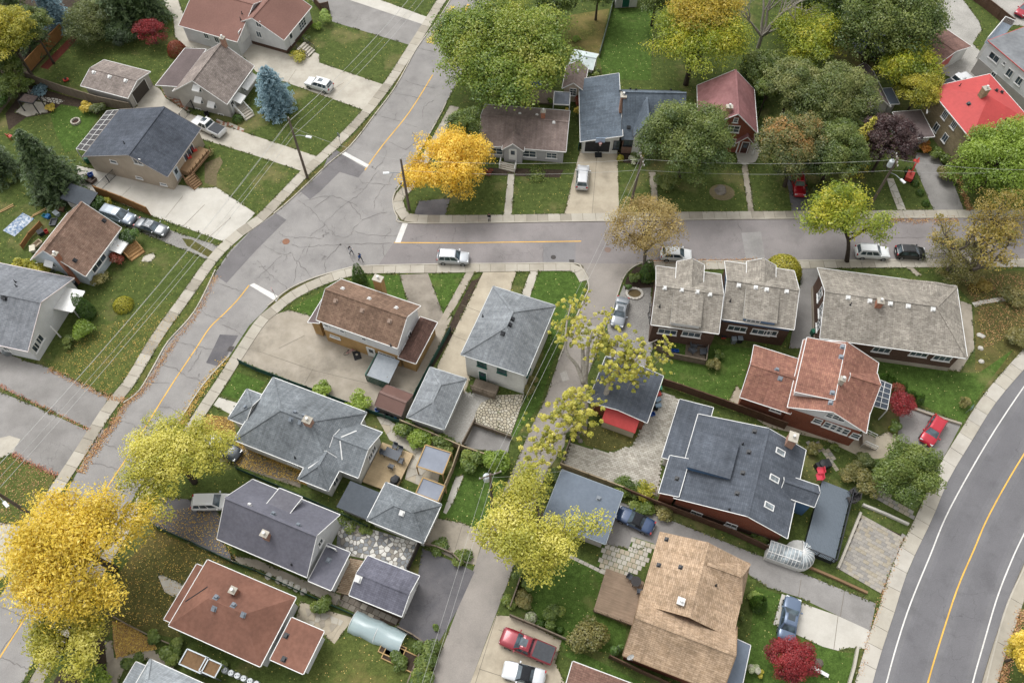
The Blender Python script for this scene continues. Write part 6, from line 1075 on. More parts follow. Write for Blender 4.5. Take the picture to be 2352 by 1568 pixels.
def car(label,kind,col,c,f,roof=None,sunroof=False,rails=False,rim=None,group=None,metal=.25,L=None):
 l,W,H,belt,hood,deck,cb0,cb1,cr0,cr1=CK[kind];l=L or l
 pc=P(c[0],c[1],.6);pf=P(f[0],f[1],.6);ang=math.atan2(pf.y-pc.y,pf.x-pc.x)
 root=empty({'pickup':'pickup_truck','suv':'car','van':'minivan'}.get(kind,'car'),(pc.x,pc.y,0),ang);tag(root,label,{'pickup':'pickup','van':'minivan'}.get(kind,'car'),group);pm=paint('car_paint_'+col.strip('#')+('m' if metal else ''),col,metal=metal)
 hw=W/2;low=.24
 st=[(-.5,.45,deck-.28,.80),(-.485,.34,deck-.1,.90),(-.45,low,deck-.01,.965),(-.36,low,deck+.01,1),(cb0+.03,low,belt,1),(0,low,belt,1),(cb1-.02,low,belt,1),(.30,low,hood+.01,.99),(.40,low,hood-.05,.965),(.455,.26,hood-.13,.91),(.487,.34,hood-.24,.82),(.5,.42,hood-.36,.72)]
 if kind=='pickup':st=[(-.5,.42,deck-.03,.93),(-.49,.36,deck,.97),(-.45,low+.1,deck,.98),(-.3,low+.1,deck,1),(-.12,low+.1,deck,1),(0,low+.1,belt,1),(.2,low+.1,belt,1),(.30,low+.1,hood+.02,.99),(.42,low+.1,hood-.02,.97),(.475,.36,hood-.1,.93),(.495,.4,hood-.3,.86),(.5,.44,hood-.42,.8)]
 st=sorted(st);v,fc=[],[];prof=[(.80,0),(.97,.12),(1.0,.45),(.99,.72),(.95,.92),(.84,1.0),(.45,1.03),(0,1.04)]
 for x,zl,zt,wf in st:
  half=[(x*l,hw*wf*a,zl+(zt-zl)*b)for a,b in prof];v+=half+[(p[0],-p[1],p[2])for p in half[-2::-1]]
 n=len(prof)*2-1
 for i in range(len(st)-1):
  for k in range(n-1):fc.append([i*n+k,(i+1)*n+k,(i+1)*n+k+1,i*n+k+1])
  fc.append([i*n+n-1,(i+1)*n+n-1,(i+1)*n,i*n])
 fc.append(list(range(n)));fc.append([(len(st)-1)*n+k for k in range(n)][::-1])
 fc=[g[::-1]for g in fc]
 body=obj('body',mesh_from('body',v,fc,pm,smooth=True,uv=False),root)
 a,b=cb0*l,cb1*l;c0,c1=cr0*l,cr1*l;wb,wt=hw*.93,hw*.72;zb=belt-.03;zt=H
 top=[(c0,-wt,zt-.02),(c1,-wt,zt-.05),(c1,wt,zt-.05),(c0,wt,zt-.02)];bot=[(a,-wb,zb),(b,-wb,zb),(b,wb,zb),(a,wb,zb)]
 mb=MB();mb.add(bot+top,[(0,1,5,4),(1,2,6,5),(2,3,7,6),(3,0,4,7)],0)
 k0=c0+(c1-c0)*.3;k1=c0+(c1-c0)*.7
 mb.add([top[0],(k0,-wt,zt+.0),(k1,-wt,zt),top[1],(c0+.06,-wt*.7,zt+.01),(k0,-wt*.7,zt+.045),(k1,-wt*.7,zt+.045),(c1-.06,-wt*.7,zt-.0)],[(0,1,5,4),(1,2,6,5),(2,3,7,6)])
 mb.add([(x,-y,z)for x,y,z in[top[0],(k0,-wt,zt+.0),(k1,-wt,zt),top[1],(c0+.06,-wt*.7,zt+.01),(k0,-wt*.7,zt+.045),(k1,-wt*.7,zt+.045),(c1-.06,-wt*.7,zt-.0)]],[(4,5,1,0),(5,6,2,1),(6,7,3,2)])
 mb.add([(c0+.06,-wt*.7,zt+.01),(k0,-wt*.7,zt+.045),(k1,-wt*.7,zt+.045),(c1-.06,-wt*.7,zt),(c0+.06,wt*.7,zt+.01),(k0,wt*.7,zt+.045),(k1,wt*.7,zt+.045),(c1-.06,wt*.7,zt),top[0],top[3],top[1],top[2]],[(0,1,5,4),(1,2,6,5),(2,3,7,6),(8,0,4,9),(3,10,11,7)])
 soft=roof=='soft';mb.build('cabin',SOFT if soft else(paint('car_paint_roof_'+roof.strip('#'),roof)if roof else pm),root,uv=False)
 def pane(q,u0,u1,v0,v1,nm,off=.012,m=CG):
  q=[V(p)for p in q];nrm=(q[1]-q[0]).cross(q[3]-q[0]).normalized()
  def S(u,w_):return q[0].lerp(q[1],u).lerp(q[3].lerp(q[2],u),w_)+nrm*off
  g=MB();g.add([S(u0,v0),S(u1,v0),S(u1,v1),S(u0,v1)],[(0,1,2,3)]);g.build(nm,m,root,uv=False)
 B,T=bot,top
 pane([B[1],B[2],T[2],T[1]],.06,.94,.06,.95,'windscreen')
 pane([B[3],B[0],T[0],T[3]],.12 if soft else .08,.88 if soft else .92,.15,.9,'rear_window')
 for q in([B[0],B[1],T[1],T[0]],[B[2],B[3],T[3],T[2]]):
  fl=q[0]is B[2]
  if soft or kind=='pickup':
   cu=[(.45,.92)]if soft else[(.08,.46),(.52,.93)]
  else:cu=[(.07,.30),(.34,.60),(.64,.93)]if kind in('suv','van')else[(.10,.48),(.53,.92)]
  for u0,u1 in cu:pane(q,1-u1 if fl else u0,1-u0 if fl else u1,.10,.88,'side_window')
 if sunroof:mb=MB();mb.box(((c0+c1)/2+.25,0,zt+.045),(.75,wt*1.1,.02));mb.build('sunroof',CG,root,uv=False)
 if rails:
  mb=MB()
  for sg in(-1,1):mb.beam((c0+.1,sg*wt*.93,zt+.07),(c1-.1,sg*wt*.93,zt+.06),.05,.05)
  mb.build('roof_rail',RIM,root,uv=False)
 wr=.39 if kind=='pickup' else .33
 for wx in(-.30,.315):
  for sg in(-1,1):
   mb=MB();y0,y1=sg*(hw-.2),sg*(hw+.012);mb.tube([(wx*l,y0,wr),(wx*l,y1,wr)],wr,18);wh=mb.build('wheel',TYRE,root,uv=False)
   mb=MB();mb.tube([(wx*l,y1-sg*.01,wr),(wx*l,y1+sg*.012,wr)],wr*.62,12);mb.build('rim',rim or RIM,wh,uv=False)
 for sg in(-1,1):
  mb=MB();mb.box((l*.455,sg*hw*.68,hood-.2),(l*.05,hw*.36,.14),0,-sg*.25);mb.build('headlight',LAMPW,root,uv=False)
  mb=MB();mb.box((-l*.478,sg*hw*.76,deck-.14),(l*.035,hw*.28,.2),0,sg*.15);mb.build('taillight',LAMPR,root,uv=False)
  mb=MB();mb.box((b-.18,sg*(hw+.08),belt+.06),(.14,.2,.14));mb.build('mirror',pm,root,uv=False)
 mb=MB();mb.box((l*.493,0,.42),(.06,W*.62,.16));mb.box((-l*.49,0,.42),(.06,W*.66,.14));mb.build('bumper_trim',DARK,root,uv=False)
 mb=MB();mb.box((-l*.5-.005,0,deck-.33 if kind!='pickup' else .75),(.02,.4,.14));mb.build('licence_plate',WHITE,root,uv=False)
 if kind=='pickup':
  mb=MB();mb.box((-.31*l,0,deck+.035),(.35*l,W*.84,.05))
  for k in range(1,4):mb.box((-.49*l+.36*l*k/4,0,deck+.065),(.03,W*.82,.02))
  mb.build('bed_cover',TON,root,uv=False)
 mb=MB();mb.box((0,0,.3),(l*.86,W*.8,.14));mb.build('underbody',BLACK,root,uv=False)
 return root
car('white SUV with black sunroof on the long concrete driveway','suv','#e6e7e8',(733,195),(700,185),sunroof=True,metal=0)
car('white crew cab pickup with grey bed cover beside the grey house','pickup','#e4e5e6',(479,292),(440,274),sunroof=True,metal=0,L=5.6)
car('blue grey minivan parked beside the small white house','van','#77818d',(272,496),(305,506));car('dark grey sedan on the gravel driveway','sedan','#5c6064',(349,522),(385,534),sunroof=True)
car('silver compact SUV driving on the side street','suv','#c6cacf',(1041,592),(1080,594),L=4.28);car('silver hatchback seen from behind on the jointed driveway','suv','#c3c4c6',(1338,408),(1341,370),rails=True,L=4.5)
car('red vintage style coupe under the green maple','vintage','#a01622',(1834,425),(1838,455));car('white hatchback parked before the shingled house','hatch','#eceeee',(1553,585),(1590,587),metal=0);car('white SUV half hidden under the yellow street tree','suv','#eceeee',(2003,580),(2040,582),metal=0,rails=True);car('black hatchback parked beyond the white SUV','hatch','#16171b',(2091,580),(2128,582),L=4.0)
car('silver grey sedan nosed along the gravel space','sedan','#8b9096',(1424,717),(1416,752),sunroof=True,L=4.6);car('white car hidden under the huge oak','hatch','#e8eaea',(1118,30),(1132,4),metal=0);car('dark blue car under the yellow green tree','sedan','#40464f',(512,1027),(538,1042));car('white SUV nosed up to the dark grey roofed house','suv','#e6e7e8',(488,1153),(525,1152),metal=0)
car('blue convertible with black soft top beside the slate garage','roadster','#2c4468',(1459,1194),(1422,1176),roof='soft');car('red pickup truck with black bed cover on the concrete pad','pickup','#8a1c2c',(1211,1483),(1160,1462),sunroof=True);car('silver convertible with black soft top beside the red pickup','roadster','#d3d6d9',(1203,1547),(1160,1536),roof='soft')
car('blue grey sedan on the white concrete car pad','sedan','#62738c',(1813,1421),(1822,1375),sunroof=True);car('red hatchback on the asphalt driveway by the brick house','hatch','#bb2236',(2143,989),(2124,1020));car('white work truck with ladder rack beside the red roofed house','pickup','#e4e5e6',(2196,190),(2222,178),metal=0);car('red car in the gravel parking area','hatch','#a82236',(2354,22),(2336,38))
# ------------------------------------------------------------------ fences, decks, poles
CEDW=wood('fence_cedar','#a57b4c','#8c6540',along=(6,6,.3));OLDW=wood('fence_grey','#8a7d6e','#71665a',along=(6,6,.3));BRNW=wood('fence_brown','#6b5344','#5a4538',along=(6,6,.3));PALEW=wood('fence_pale','#b5a48a','#9d8d74',along=(6,6,.3));GRNF=mat('fence_green_mesh','#2c5a50','#26483f',6,.8,.1);DGRN=mat('fence_dark_green','#22483a','#2c4a3c',5,.8,.1)
def fence(label,pts,h,m,panel=2.4,style='board',post=None,cat='fence'):
 root=empty('fence',P(*pts[0]));tag(root,label,cat);o=root.location;cache={}
 for a,b in zip(pts,pts[1:]):
  A,B=P(*a)-o,P(*b)-o;L=(B-A).length;n=max(1,round(L/panel));l=L/n;d=(B-A).normalized();ang=math.atan2(d.y,d.x);mb=MB()
  if style=='board':
   k=max(1,int(l/.16))
   for i in range(k):mb.box((-l/2+l*(i+.5)/k,R.uniform(-.006,.006),h/2+R.uniform(-.02,.02)),(l/k-.012,.025,h-.05))
   mb.box((0,.03,h*.25),(l-.1,.05,.09));mb.box((0,.03,h*.8),(l-.1,.05,.09));mb.box((0,0,h+.02),(l-.1,.12,.04))
  elif style=='slat':
   k=max(1,int(h/.17))
   for i in range(k):mb.box((0,0,.06+(h-.06)*(i+.5)/k),(l-.08,.03,(h-.06)/k-.02))
   mb.box((0,0,h+.02),(l-.08,.12,.04))
  elif style=='mesh':
   mb.box((0,0,h*.5),(l-.04,.012,h*.96));mb.tube([(-l/2+.04,0,h),(l/2-.04,0,h)],.03,6)
  elif style=='rail':
   k=max(2,int(l/.14))
   for i in range(k):mb.box((-l/2+l*(i+.5)/k,0,h*.5),(.03,.03,h*.86))
   mb.box((0,0,h),(l,.05,.05));mb.box((0,0,.12),(l,.04,.04))
  elif style=='wall':mb.box((0,0,h/2),(l,.25,h))
  me=mesh_from('panel',mb.v,mb.f,m,uv=False);pb=MB();pb.box((0,0,h/2+.06),(.1,.1,h+.12));pme=mesh_from('post',pb.v,pb.f,post or m,uv=False)
  for i in range(n):
   c=A.lerp(B,(i+.5)/n);p=obj('panel',me,root);p.location=(c.x,c.y,0);p.rotation_euler=(0,0,ang)
   if style!='wall':q=A.lerp(B,i/n);p=obj('post',pme,root);p.location=(q.x,q.y,0);p.rotation_euler=(0,0,ang)
  if style!='wall':p=obj('post',pme,root);p.location=(B.x,B.y,0);p.rotation_euler=(0,0,ang)
 return root
fence('new brown board fence by the red mulch bed',[(70,165),(100,132),(150,80)],2.0,CEDW);fence('weathered grey board fence enclosing the rock garden',[(-30,300),(2,258),(60,185),(150,217),(235,243),(306,258)],1.8,OLDW,2.3);fence('cedar board fence beside the wide concrete driveway',[(226,447),(290,471),(347,496)],1.8,CEDW)
fence('black metal gate at the concrete driveway',[(228,442),(275,397)],1.3,DARK,2.2,'rail');fence('tall black metal gate beside the white pickup',[(420,280),(446,250)],1.6,DARK,2.2,'rail');fence('green fabric fence around the stained concrete yard',[(551,834),(588,852),(708,896),(848,948),(922,974),(958,900),(990,840),(1035,760)],1.0,GRNF,2.6,'mesh',DARK)
fence('pale board fence along the back of the hip roofed garage',[(922,976),(1000,1008),(1058,1033),(1100,1048),(1140,1062)],1.5,PALEW);fence('pale board fence beside the shade canopies',[(1058,1033),(1040,1085),(1008,1160)],1.6,PALEW);fence('board fence at the asphalt pad',[(1063,1025),(1092,970)],1.3,OLDW);fence('board fence below the crazy paving',[(1088,977),(1174,1008)],.9,OLDW)
fence('green wire fence beside the dark driveway',[(355,1210),(440,1246),(535,1292),(588,1312),(700,1364),(815,1414)],.8,DGRN,2.6,'mesh',DARK);fence('dark green fence between the grey houses',[(545,1078),(588,1097),(690,1140),(778,1180),(845,1212)],.8,DGRN,2.6,'mesh',DARK);fence('brown panel fence behind the navy roofed house',[(1520,885),(1560,898),(1656,932),(1738,962),(1800,985)],1.7,BRNW,2.4,'slat');fence('brown panel fence along the cracked driveway',[(1430,1130),(1490,1155),(1551,1178),(1673,1224),(1763,1266),(1850,1300)],1.5,BRNW,2.4,'slat')
fence('weathered board fence above the slate garage',[(1286,1074),(1350,1098),(1430,1128)],1.4,PALEW);fence('grey board fence along the lane by the courtyard',[(1328,968),(1308,1018),(1287,1073)],1.1,OLDW);fence('low timber wall along the cracked driveway',[(1852,1301),(1920,1330),(1990,1362)],.4,wood('timber_edge','#94795c','#7d644b'),2.4,'wall');fence('lattice fence beside the red pickup',[(1172,1416),(1230,1440),(1316,1478),(1345,1495)],1.1,OLDW,2.4);fence('grey metal rail fence along the lawn hedge',[(1202,1310),(1188,1350),(1172,1395)],1.0,OLDW,2.4)
fence('board fence beside the tan roofed house',[(1398,1510),(1470,1545),(1560,1585)],1.5,BRNW,2.2);fence('chain link fence dividing two back lawns',[(1409,5),(1396,60),(1376,132)],1.2,mat('chain_link','#8f9e96','#7b8a82',5),3.0,'mesh',GREYM);fence('green wire fence beside the slate roofed garage',[(1350,240),(1340,300),(1328,345)],1.2,GRNF,3.0,'mesh');fence('brown board fence beside the gravel parking area',[(2215,-12),(2260,20),(2318,66)],1.8,BRNW);fence('dark grey board fence beside the blue pool',[(1950,68),(1985,110),(2022,155)],1.8,wood('fence_dark','#4c4640','#3d3833',along=(6,6,.3)))
fence('curved old board fence at the lane driveway',[(968,1250),(1005,1260),(1040,1275),(1056,1292)],1.0,OLDW,1.6);fence('dark board fence beside the flagstone patio',[(966,1250),(952,1282),(938,1312)],1.6,wood('fence_dark','#4c4640','#3d3833',along=(6,6,.3)),1.8);fence('low timber fence around the vegetable garden',[(915,1442),(950,1460),(975,1478),(950,1540),(930,1590)],.9,OLDW,2.0);fence('low brick retaining wall beside the paver patio',[(1975,1178),(1950,1240),(1923,1305)],.4,CON,3,'wall');fence('low pale wall between paver patio and lawn',[(1980,1160),(2030,1180),(2085,1205)],.4,CONW,2,'wall')
fence('low stone edging wall of the slope lawn driveway',[(2070,930),(2140,955),(2206,975)],.35,CONS,2,'wall');fence('low concrete wall along the lower front lawn',[(1968,1488),(1960,1530),(1940,1600)],.4,CON,3,'wall');fence('weathered rail fence by the leaf bed',[(255,1412),(300,1437),(350,1462),(395,1480)],.5,OLDW,3,'slat');fence('grey board fence around the small deck',[(1500,800),(1540,822),(1618,838),(1625,790)],1.2,OLDW,2.0);fence('dark board fence beside the asphalt pad top',[(722,8),(738,28),(757,24)],1.6,BRNW)
DW=wood('deck_planks','#cdb795','#b59f7c');DWO=wood('deck_planks_worn','#a8937e','#8d7967');DKM=plain('deck_grey_composite','#66707a',.6)
def deck(label,a,b,c,z,m,along=True,rail=None,sides=(),pitch=.16,railm=None):
 A,B,Cc=P(*a,z),P(*b,z),P(*c,z);x=(B-A);L=x.length;x.normalize();y=V((-x.y,x.x,0));wv=(Cc-A).dot(y)
 if wv<0:wv=-wv;A=A+y*-wv
 root=empty('deck',(A.x,A.y,0),math.atan2(x.y,x.x));tag(root,label,'deck');mb=MB();k=int((wv if along else L)/pitch)
 for i in range(k):
  if along:mb.box((L/2,wv*(i+.5)/k,z-.02),(L,wv/k-.015,.04))
  else:mb.box((L*(i+.5)/k,wv/2,z-.02),(L/k-.015,wv,.04))
 mb.build('planking',m,root,uv=False);mb=MB();mb.box((L/2,wv/2,(z-.05)/2),(L-.1,wv-.1,z-.06));mb.build('skirt',railm or m,root,uv=False)
 S={'s':((0,0),(L,0)),'n':((0,wv),(L,wv)),'w':((0,0),(0,wv)),'e':((L,0),(L,wv))}
 for q in sides:
  p0,p1=[V((p[0],p[1],0))for p in S[q]];mb=MB();n=max(2,int((p1-p0).length/.16))
  for i in range(n+1):p=p0.lerp(p1,i/n);mb.box((p.x,p.y,z+.45),(.04,.04,.86)if i%9 else(.1,.1,1.0))
  mb.beam(p0+V((0,0,z+.95)),p1+V((0,0,z+.95)),.1,.05);mb.build('railing',railm or m,root,uv=False)
 return root
deck('large pale wooden garden deck behind the bungalow',(832,1105),(905,1133),(865,1010),.5,DW,False,sides=());deck('raised wooden deck with weathered boards beside the tan house',(1363,1402),(1452,1435),(1395,1305),.7,DWO,False,sides=('s',));deck('grey wooden back stoop with steps of the white hip house',(1082,893),(1136,911),(1092,868),.9,OLDW,True,sides=('s',));deck('dark grey composite deck beside the conservatory',(1846,1262),(1916,1291),(1912,1112),1.0,DKM,False,sides=('s','e'),railm=DARK)
deck('small grey deck with lounge chairs and green turf',(1545,820),(1618,834),(1550,785),.5,OLDW,True);deck('small wooden deck behind the canopy patio',(1215,235),(1270,238),(1218,205),.3,OLDW,True);deck('white railed upper landing of the apartment house',(2262,98),(2284,108),(2330,62),3.0,plain('landing_floor','#7d8894'),True,sides=('w','n'),railm=WHITE)
WOODP=wood('pole_wood','#7d7268','#625950',along=(5,5,.2));WIRE=plain('cable_grey','#b4b4b0',.5);CER=plain('insulator','#d0d0cc',.3)
def pole(label,base,h,arm=None,lamp=None,trans=None,ang=0.0,lean=(0,0)):
 b=P(*base);root=empty('utility_pole',b);tag(root,label,'utility pole');mb=MB();t=V((lean[0],lean[1],h));mb.tube([(0,0,-.1),t*.5,t],[.2,.17,.13],10);mb.build('pole',WOODP,root,uv=False)
 if arm:
  d=V((math.cos(arm),math.sin(arm),0))
  for zz in(h-.4,):mb=MB();mb.beam(t-V((0,0,.4))-d*1.2,t-V((0,0,.4))+d*1.2,.12,.12);mb.build('crossarm',WOODP,root,uv=False)
  for k in(-1.1,-.5,.5,1.1):mb=MB();p=t-V((0,0,.34))+d*k;mb.lathe(p,[(.05,0),(.08,.05),(.05,.12),(.07,.16),(.03,.24)],8);mb.build('insulator',CER,root,uv=False)
 else:mb=MB();mb.lathe(t,[(.05,0),(.08,.05),(.05,.12),(.03,.24)],8);mb.build('insulator',CER,root,uv=False)
 if trans:
  mb=MB();p=t*.82+V(trans);mb.lathe(p,[(.05,-.02),(.34,0),(.36,.1),(.36,.95),(.3,1.02),(.1,1.08),(.06,1.3)],14);mb.build('transformer',plain('transformer_grey','#b9c0c4',.4),root,smooth=False,uv=False)
 if lamp:
  d=V((math.cos(lamp),math.sin(lamp),0));a=t*.72;mb=MB();mb.tube([a,a+d*.9+V((0,0,.35)),a+d*2.0+V((0,0,.4))],.045,6);ar=mb.build('lamp_arm',GREYM,root,uv=False);e=a+d*2.2+V((0,0,.38));mb=MB();mb.box((e.x,e.y,e.z),(.8,.32,.16),0,lamp);mb.build('lamp_head',plain('lamp_white','#dfe3e4',.4),ar,uv=False)
 return b+t
A1=pole('tall wooden utility pole with street lamp beside the diagonal road',(706,408),11.3,None,rad(-15));A6=pole('wooden utility pole with grey transformer at the left edge',(82,1188),11,rad(130),rad(-40),(.5,.3,0));A2=pole('wooden pole with street lamp beside the golden corner maple',(940,482),10,None,rad(185));A3=pole('leaning pole with many cables at the side street',(1446,478),9.5,rad(100),None,None,0,(.5,.4));A4=pole('wooden pole with transformer and lamp beside the stepping slabs',(1998,474),9.5,rad(80),rad(-60),(-.4,.2,0));A5=pole('lane pole with grey transformer behind the fenced yard',(1131,1168),10.5,rad(20),None,(-.4,.1,0))
def cable(label,a,b,sag=.5,r=.014,group=None):
 a,b=V(a),V(b);mb=MB();mb.tube([a.lerp(b,t/10)-V((0,0,4*sag*(t/10)*(1-t/10)))for t in range(11)],r,4,cap=False);o=mb.build('cable',WIRE,uv=False);tag(o,label,'cable',group)
def D(x,y,z):return V((x,y,z))
up=P(985,-60,11)
for k in(-.5,.1,.9):cable('overhead cable along the diagonal road between lamp pole and transformer pole',A1+D(k,k*.6,-.3-abs(k)),A6+D(k,k*.6,-.3-abs(k)),1.2,group='cables down the diagonal road')
for k in(-.5,.1,.9):cable('overhead cable running on past the lamp pole above the driveways',A1+D(k,k*.6,-.3-abs(k)),up+D(k,k*.6,-abs(k)),1.0,group='cables above the driveways')
cable('telephone cable low along the diagonal road',A1-D(0,0,3),A6-D(0,0,3),1.0,.02);cable('telephone cable low above the driveways',A1-D(0,0,3),up-D(0,0,3),.9,.02);cable('service cable crossing the intersection to the golden maple pole',A1-D(0,0,1.5),A2-D(0,0,.2),.8)
for k in(0,1):cable(['upper','lower'][k]+' cable from the golden maple pole to the leaning pole',A2-D(0,0,.1+k*2),A3-D(0,0,.3+k*2),.8);cable(['upper','lower'][k]+' cable from the leaning pole to the stepping slab pole',A3-D(0,0,.3+k*2),A4-D(0,0,.3+k*2),.8);cable(['upper','lower'][k]+' cable from the stepping slab pole past the lime tree',A4-D(0,0,.3+k*2),P(2420,390,9-k*2),.6)
lp=P(905,1800,10)
for k in(-.35,.35):cable('overhead cable above the lane between leaning pole and lane pole',A3+D(k,0,-.4),A5+D(k,0,-.3),.8,group='cables above the upper lane');cable('overhead cable above the lower lane beyond the lane pole',A5+D(k,0,-.3),lp+D(k,0,0),.5,group='cables above the lower lane')
cable('service cable from the lane pole to the slate garage',A5-D(0,0,1),P(1300,1080,3),.3);cable('service cable to the ranch house',A2-D(0,0,1),P(1150,335,3.5),.4)
def signpost(label,base,h,col,r=.35,face=-90,octo=True,txt=None,slab=None):
 b=P(*base);root=empty('road_sign',b,rad(face+90));tag(root,label,'sign');mb=MB();mb.tube([(0,0,0),(0,0,h)],.035,6);mb.build('post',GREYM,root,uv=False);mb=MB();n=8 if octo else 4
 pts=[(r*math.cos(2*math.pi*(k+.5)/n),r*math.sin(2*math.pi*(k+.5)/n))for k in range(n)];v=[(x,-.05,h-.1+z)for x,z in pts]+[(x,-.03,h-.1+z)for x,z in pts]
 mb.add(v,[list(range(n)),list(range(n,2*n))[::-1]]+[[i,(i+1)%n+0,(i+1)%n+n,i+n][::-1]for i in range(n)]);pl=mb.build('plate',[col],root,uv=False)
 if txt:
  cu=bpy.data.curves.new('lettering','FONT');cu.body=txt;cu.size=.24;cu.align_x='CENTER';cu.align_y='CENTER';cu.extrude=.002;to=bpy.data.objects.new('tmp',cu);C.objects.link(to);dg=bpy.context.evaluated_depsgraph_get();me=bpy.data.meshes.new_from_object(to.evaluated_get(dg));bpy.data.objects.remove(to)
  me.transform(Matrix.Translation((0,-.056,h-.1))@Matrix.Rotation(rad(90),4,'X'));me.materials.clear();me.materials.append(WHITE);obj('lettering',me,pl)
signpost('red octagonal stop sign beside the white stop line',(636,688),2.4,plain('sign_red','#b8202c',.4),.36,210,txt='STOP');signpost('grey backed round sign on the leafy verge',(784,338),2.5,GREYM,.4,40);signpost('blue street sign beside the golden corner maple',(925,446),2.3,plain('sign_blue','#2a5aa8',.4),.3,-100,False);signpost('small green sign at the curved road pavement',(2218,948),1.6,plain('sign_greygreen','#6e8a84',.4),.45,-30,False)
# ------------------------------------------------------------------ yard things and people
def thing(name,label,cat,px,rz=0.0,z=0.0,group=None):
 p=P(px[0],px[1],z);o=empty(name,p,rz);tag(o,label,cat,group);return o
def dirang(a,b):A,B=P(*a),P(*b);return math.atan2(B.y-A.y,B.x-A.x)
FAB=mat('canopy_fabric_grey','#9298a4','#868c98',2,.8,.05,.5,.15);YELW=wood('new_lumber','#c2a577','#a88a5e')
def canopy(label,a,b,c,z,pitched=False,frame=None,fab=None):
 A,B,Cc=P(*a,z),P(*b,z),P(*c,z);x=B-A;L=x.length;x.normalize();y=V((-x.y,x.x,0));wv=(Cc-A).dot(y);root=empty('canopy',(A.x,A.y,0),math.atan2(x.y,x.x));tag(root,label,'canopy');fr=frame or YELW
 for u,v_ in((0,0),(L,0),(L,wv),(0,wv)):mb=MB();mb.box((u,v_,z/2),(.12,.12,z));mb.build('post',fr,root,uv=False)
 mb=MB()
 for p,q in(((0,0),(L,0)),((L,0),(L,wv)),((L,wv),(0,wv)),((0,wv),(0,0))):mb.beam((p[0],p[1],z+.1),(q[0],q[1],z+.1),.12,.14)
 mb.build('frame',fr,root,uv=False);mb=MB();n=6;h=.9 if pitched else-.14;vs_=[(L*i/n,wv*j/n,z+.1+h*(1-max(abs(2*i/n-1),abs(2*j/n-1)))if pitched else z+.06+h*math.sin(math.pi*i/n)*math.sin(math.pi*j/n))for j in range(n+1)for i in range(n+1)]
 mb.add(vs_,[(j*(n+1)+i,j*(n+1)+i+1,(j+1)*(n+1)+i+1,(j+1)*(n+1)+i)for j in range(n)for i in range(n)]);mb.build('fabric',fab or FAB,root,smooth=not pitched,uv=False);return root
canopy('grey shade canopy on timber posts beside the leafy shrubs',(957,1071),(1017,1090),(978,1022),2.2);canopy('grey shade canopy on timber posts beside the garage wall',(955,1133),(1006,1152),(974,1098),2.2);canopy('pale grey pitched gazebo canopy behind the ranch house',(1271,241),(1308,243),(1273,212),2.2,True,WHITE)
canopy('brown roofed garden swing canopy in the rock garden',(42,233),(76,240),(54,216),1.9,True,DARK,mat('swing_brown','#6d5f5a','#5f524e',4));canopy('two brown panel roofs of the drum garden shelter',(412,1524),(462,1546),(432,1490),1.8,False,GREYM,mat('panel_brown','#866a4c','#775c40',3));canopy('second brown panel roof of the drum garden shelter',(458,1540),(494,1556),(470,1508),1.8,False,GREYM,mat('panel_brown','#866a4c','#775c40',3))
def table(label,px,L,W,z,m,rz=0.0,rnd=False,base=0.0):
 t=thing('table',label,'table',px,rz,0);t.location.z=base;mb=MB()
 if rnd:mb.lathe((0,0,0),[(.0,z-.05),(L/2,z-.05),(L/2,z)],14)
 else:mb.box((0,0,z-.025),(L,W,.05))
 mb.build('table_top',m,t,uv=False)
 for sx in(-1,1):
  for sy in(-1,1):mb=MB();k=.3 if rnd else .45;mb.box((sx*L*k,sy*(L if rnd else W)*k,(z-.05)/2),(.06,.06,z-.05));mb.build('leg',m,t,uv=False)
 return t
def chair(label,px,rz,m,base=0.0,group=None,z=.45,w=.55):
 t=thing('chair',label,'chair',px,rz,0,group);t.location.z=base;mb=MB();mb.box((0,0,z),(w,w,.06));mb.build('seat',m,t,uv=False);mb=MB();mb.box((-w/2,0,z+.32),(.05,w,.6));mb.build('backrest',m,t,uv=False)
 for sx in(-1,1):
  for sy in(-1,1):mb=MB();mb.box((sx*w*.44,sy*w*.44,z/2),(.05,.05,z));mb.build('leg',m,t,uv=False)
 for sy in(-1,1):mb=MB();mb.box((0,sy*w*.5,z+.22),(w,.05,.04));mb.build('armrest',m,t,uv=False)
 return t
TBL=plain('patio_dark','#474d56',.5);ROSE=plain('chair_pink_red','#d33f52',.5);RATT=mat('rattan_grey','#4c4a4a','#3e3c3d',8)
table('dark rectangular patio table on the pale garden deck',(904,1051),1.9,1.1,.74,TBL,dirang((890,1045),(930,1062)),base=.5)
for i,(x,y,r)in enumerate([(882,1046,-20),(901,1078,70),(924,1066,160),(910,1032,-110),(922,1040,-110)]):chair('dark patio chair pulled up to the deck table',(x,y),rad(r),TBL,.5,'patio chairs around the deck table')
table('round brown patio table on the weathered deck',(1457,1342),1.1,1.1,.74,RATT,0,True,.7);chair('dark patio chair beside the round deck table',(1443,1330),rad(-40),TBL,.7,'chairs at the round deck table');chair('dark patio chair beside the round deck table',(1466,1364),rad(80),TBL,.7,'chairs at the round deck table')
chair('pink red deck chair against the balcony rail',(1875,1092),rad(180),ROSE,1.02,'pink red deck chairs',.4,.7);chair('pink red deck chair against the balcony rail',(1873,1106),rad(180),ROSE,1.02,'pink red deck chairs',.4,.7)
for x,y,r in[(1950,1140,120),(1945,1158,100),(1955,1150,160)]:chair('dark rattan deck armchair by the metal rail',(x,y),rad(r),RATT,1.02,'rattan deck armchairs',.4,.8)
for x,y,r in[(1590,800,0),(1605,795,-90),(1612,815,180),(1588,812,40)]:chair('charcoal lounge chair on the small fenced deck',(x,y),rad(r),plain('lounge_charcoal','#54585e',.8),.5,'lounge chairs on the small deck',.35,.8)
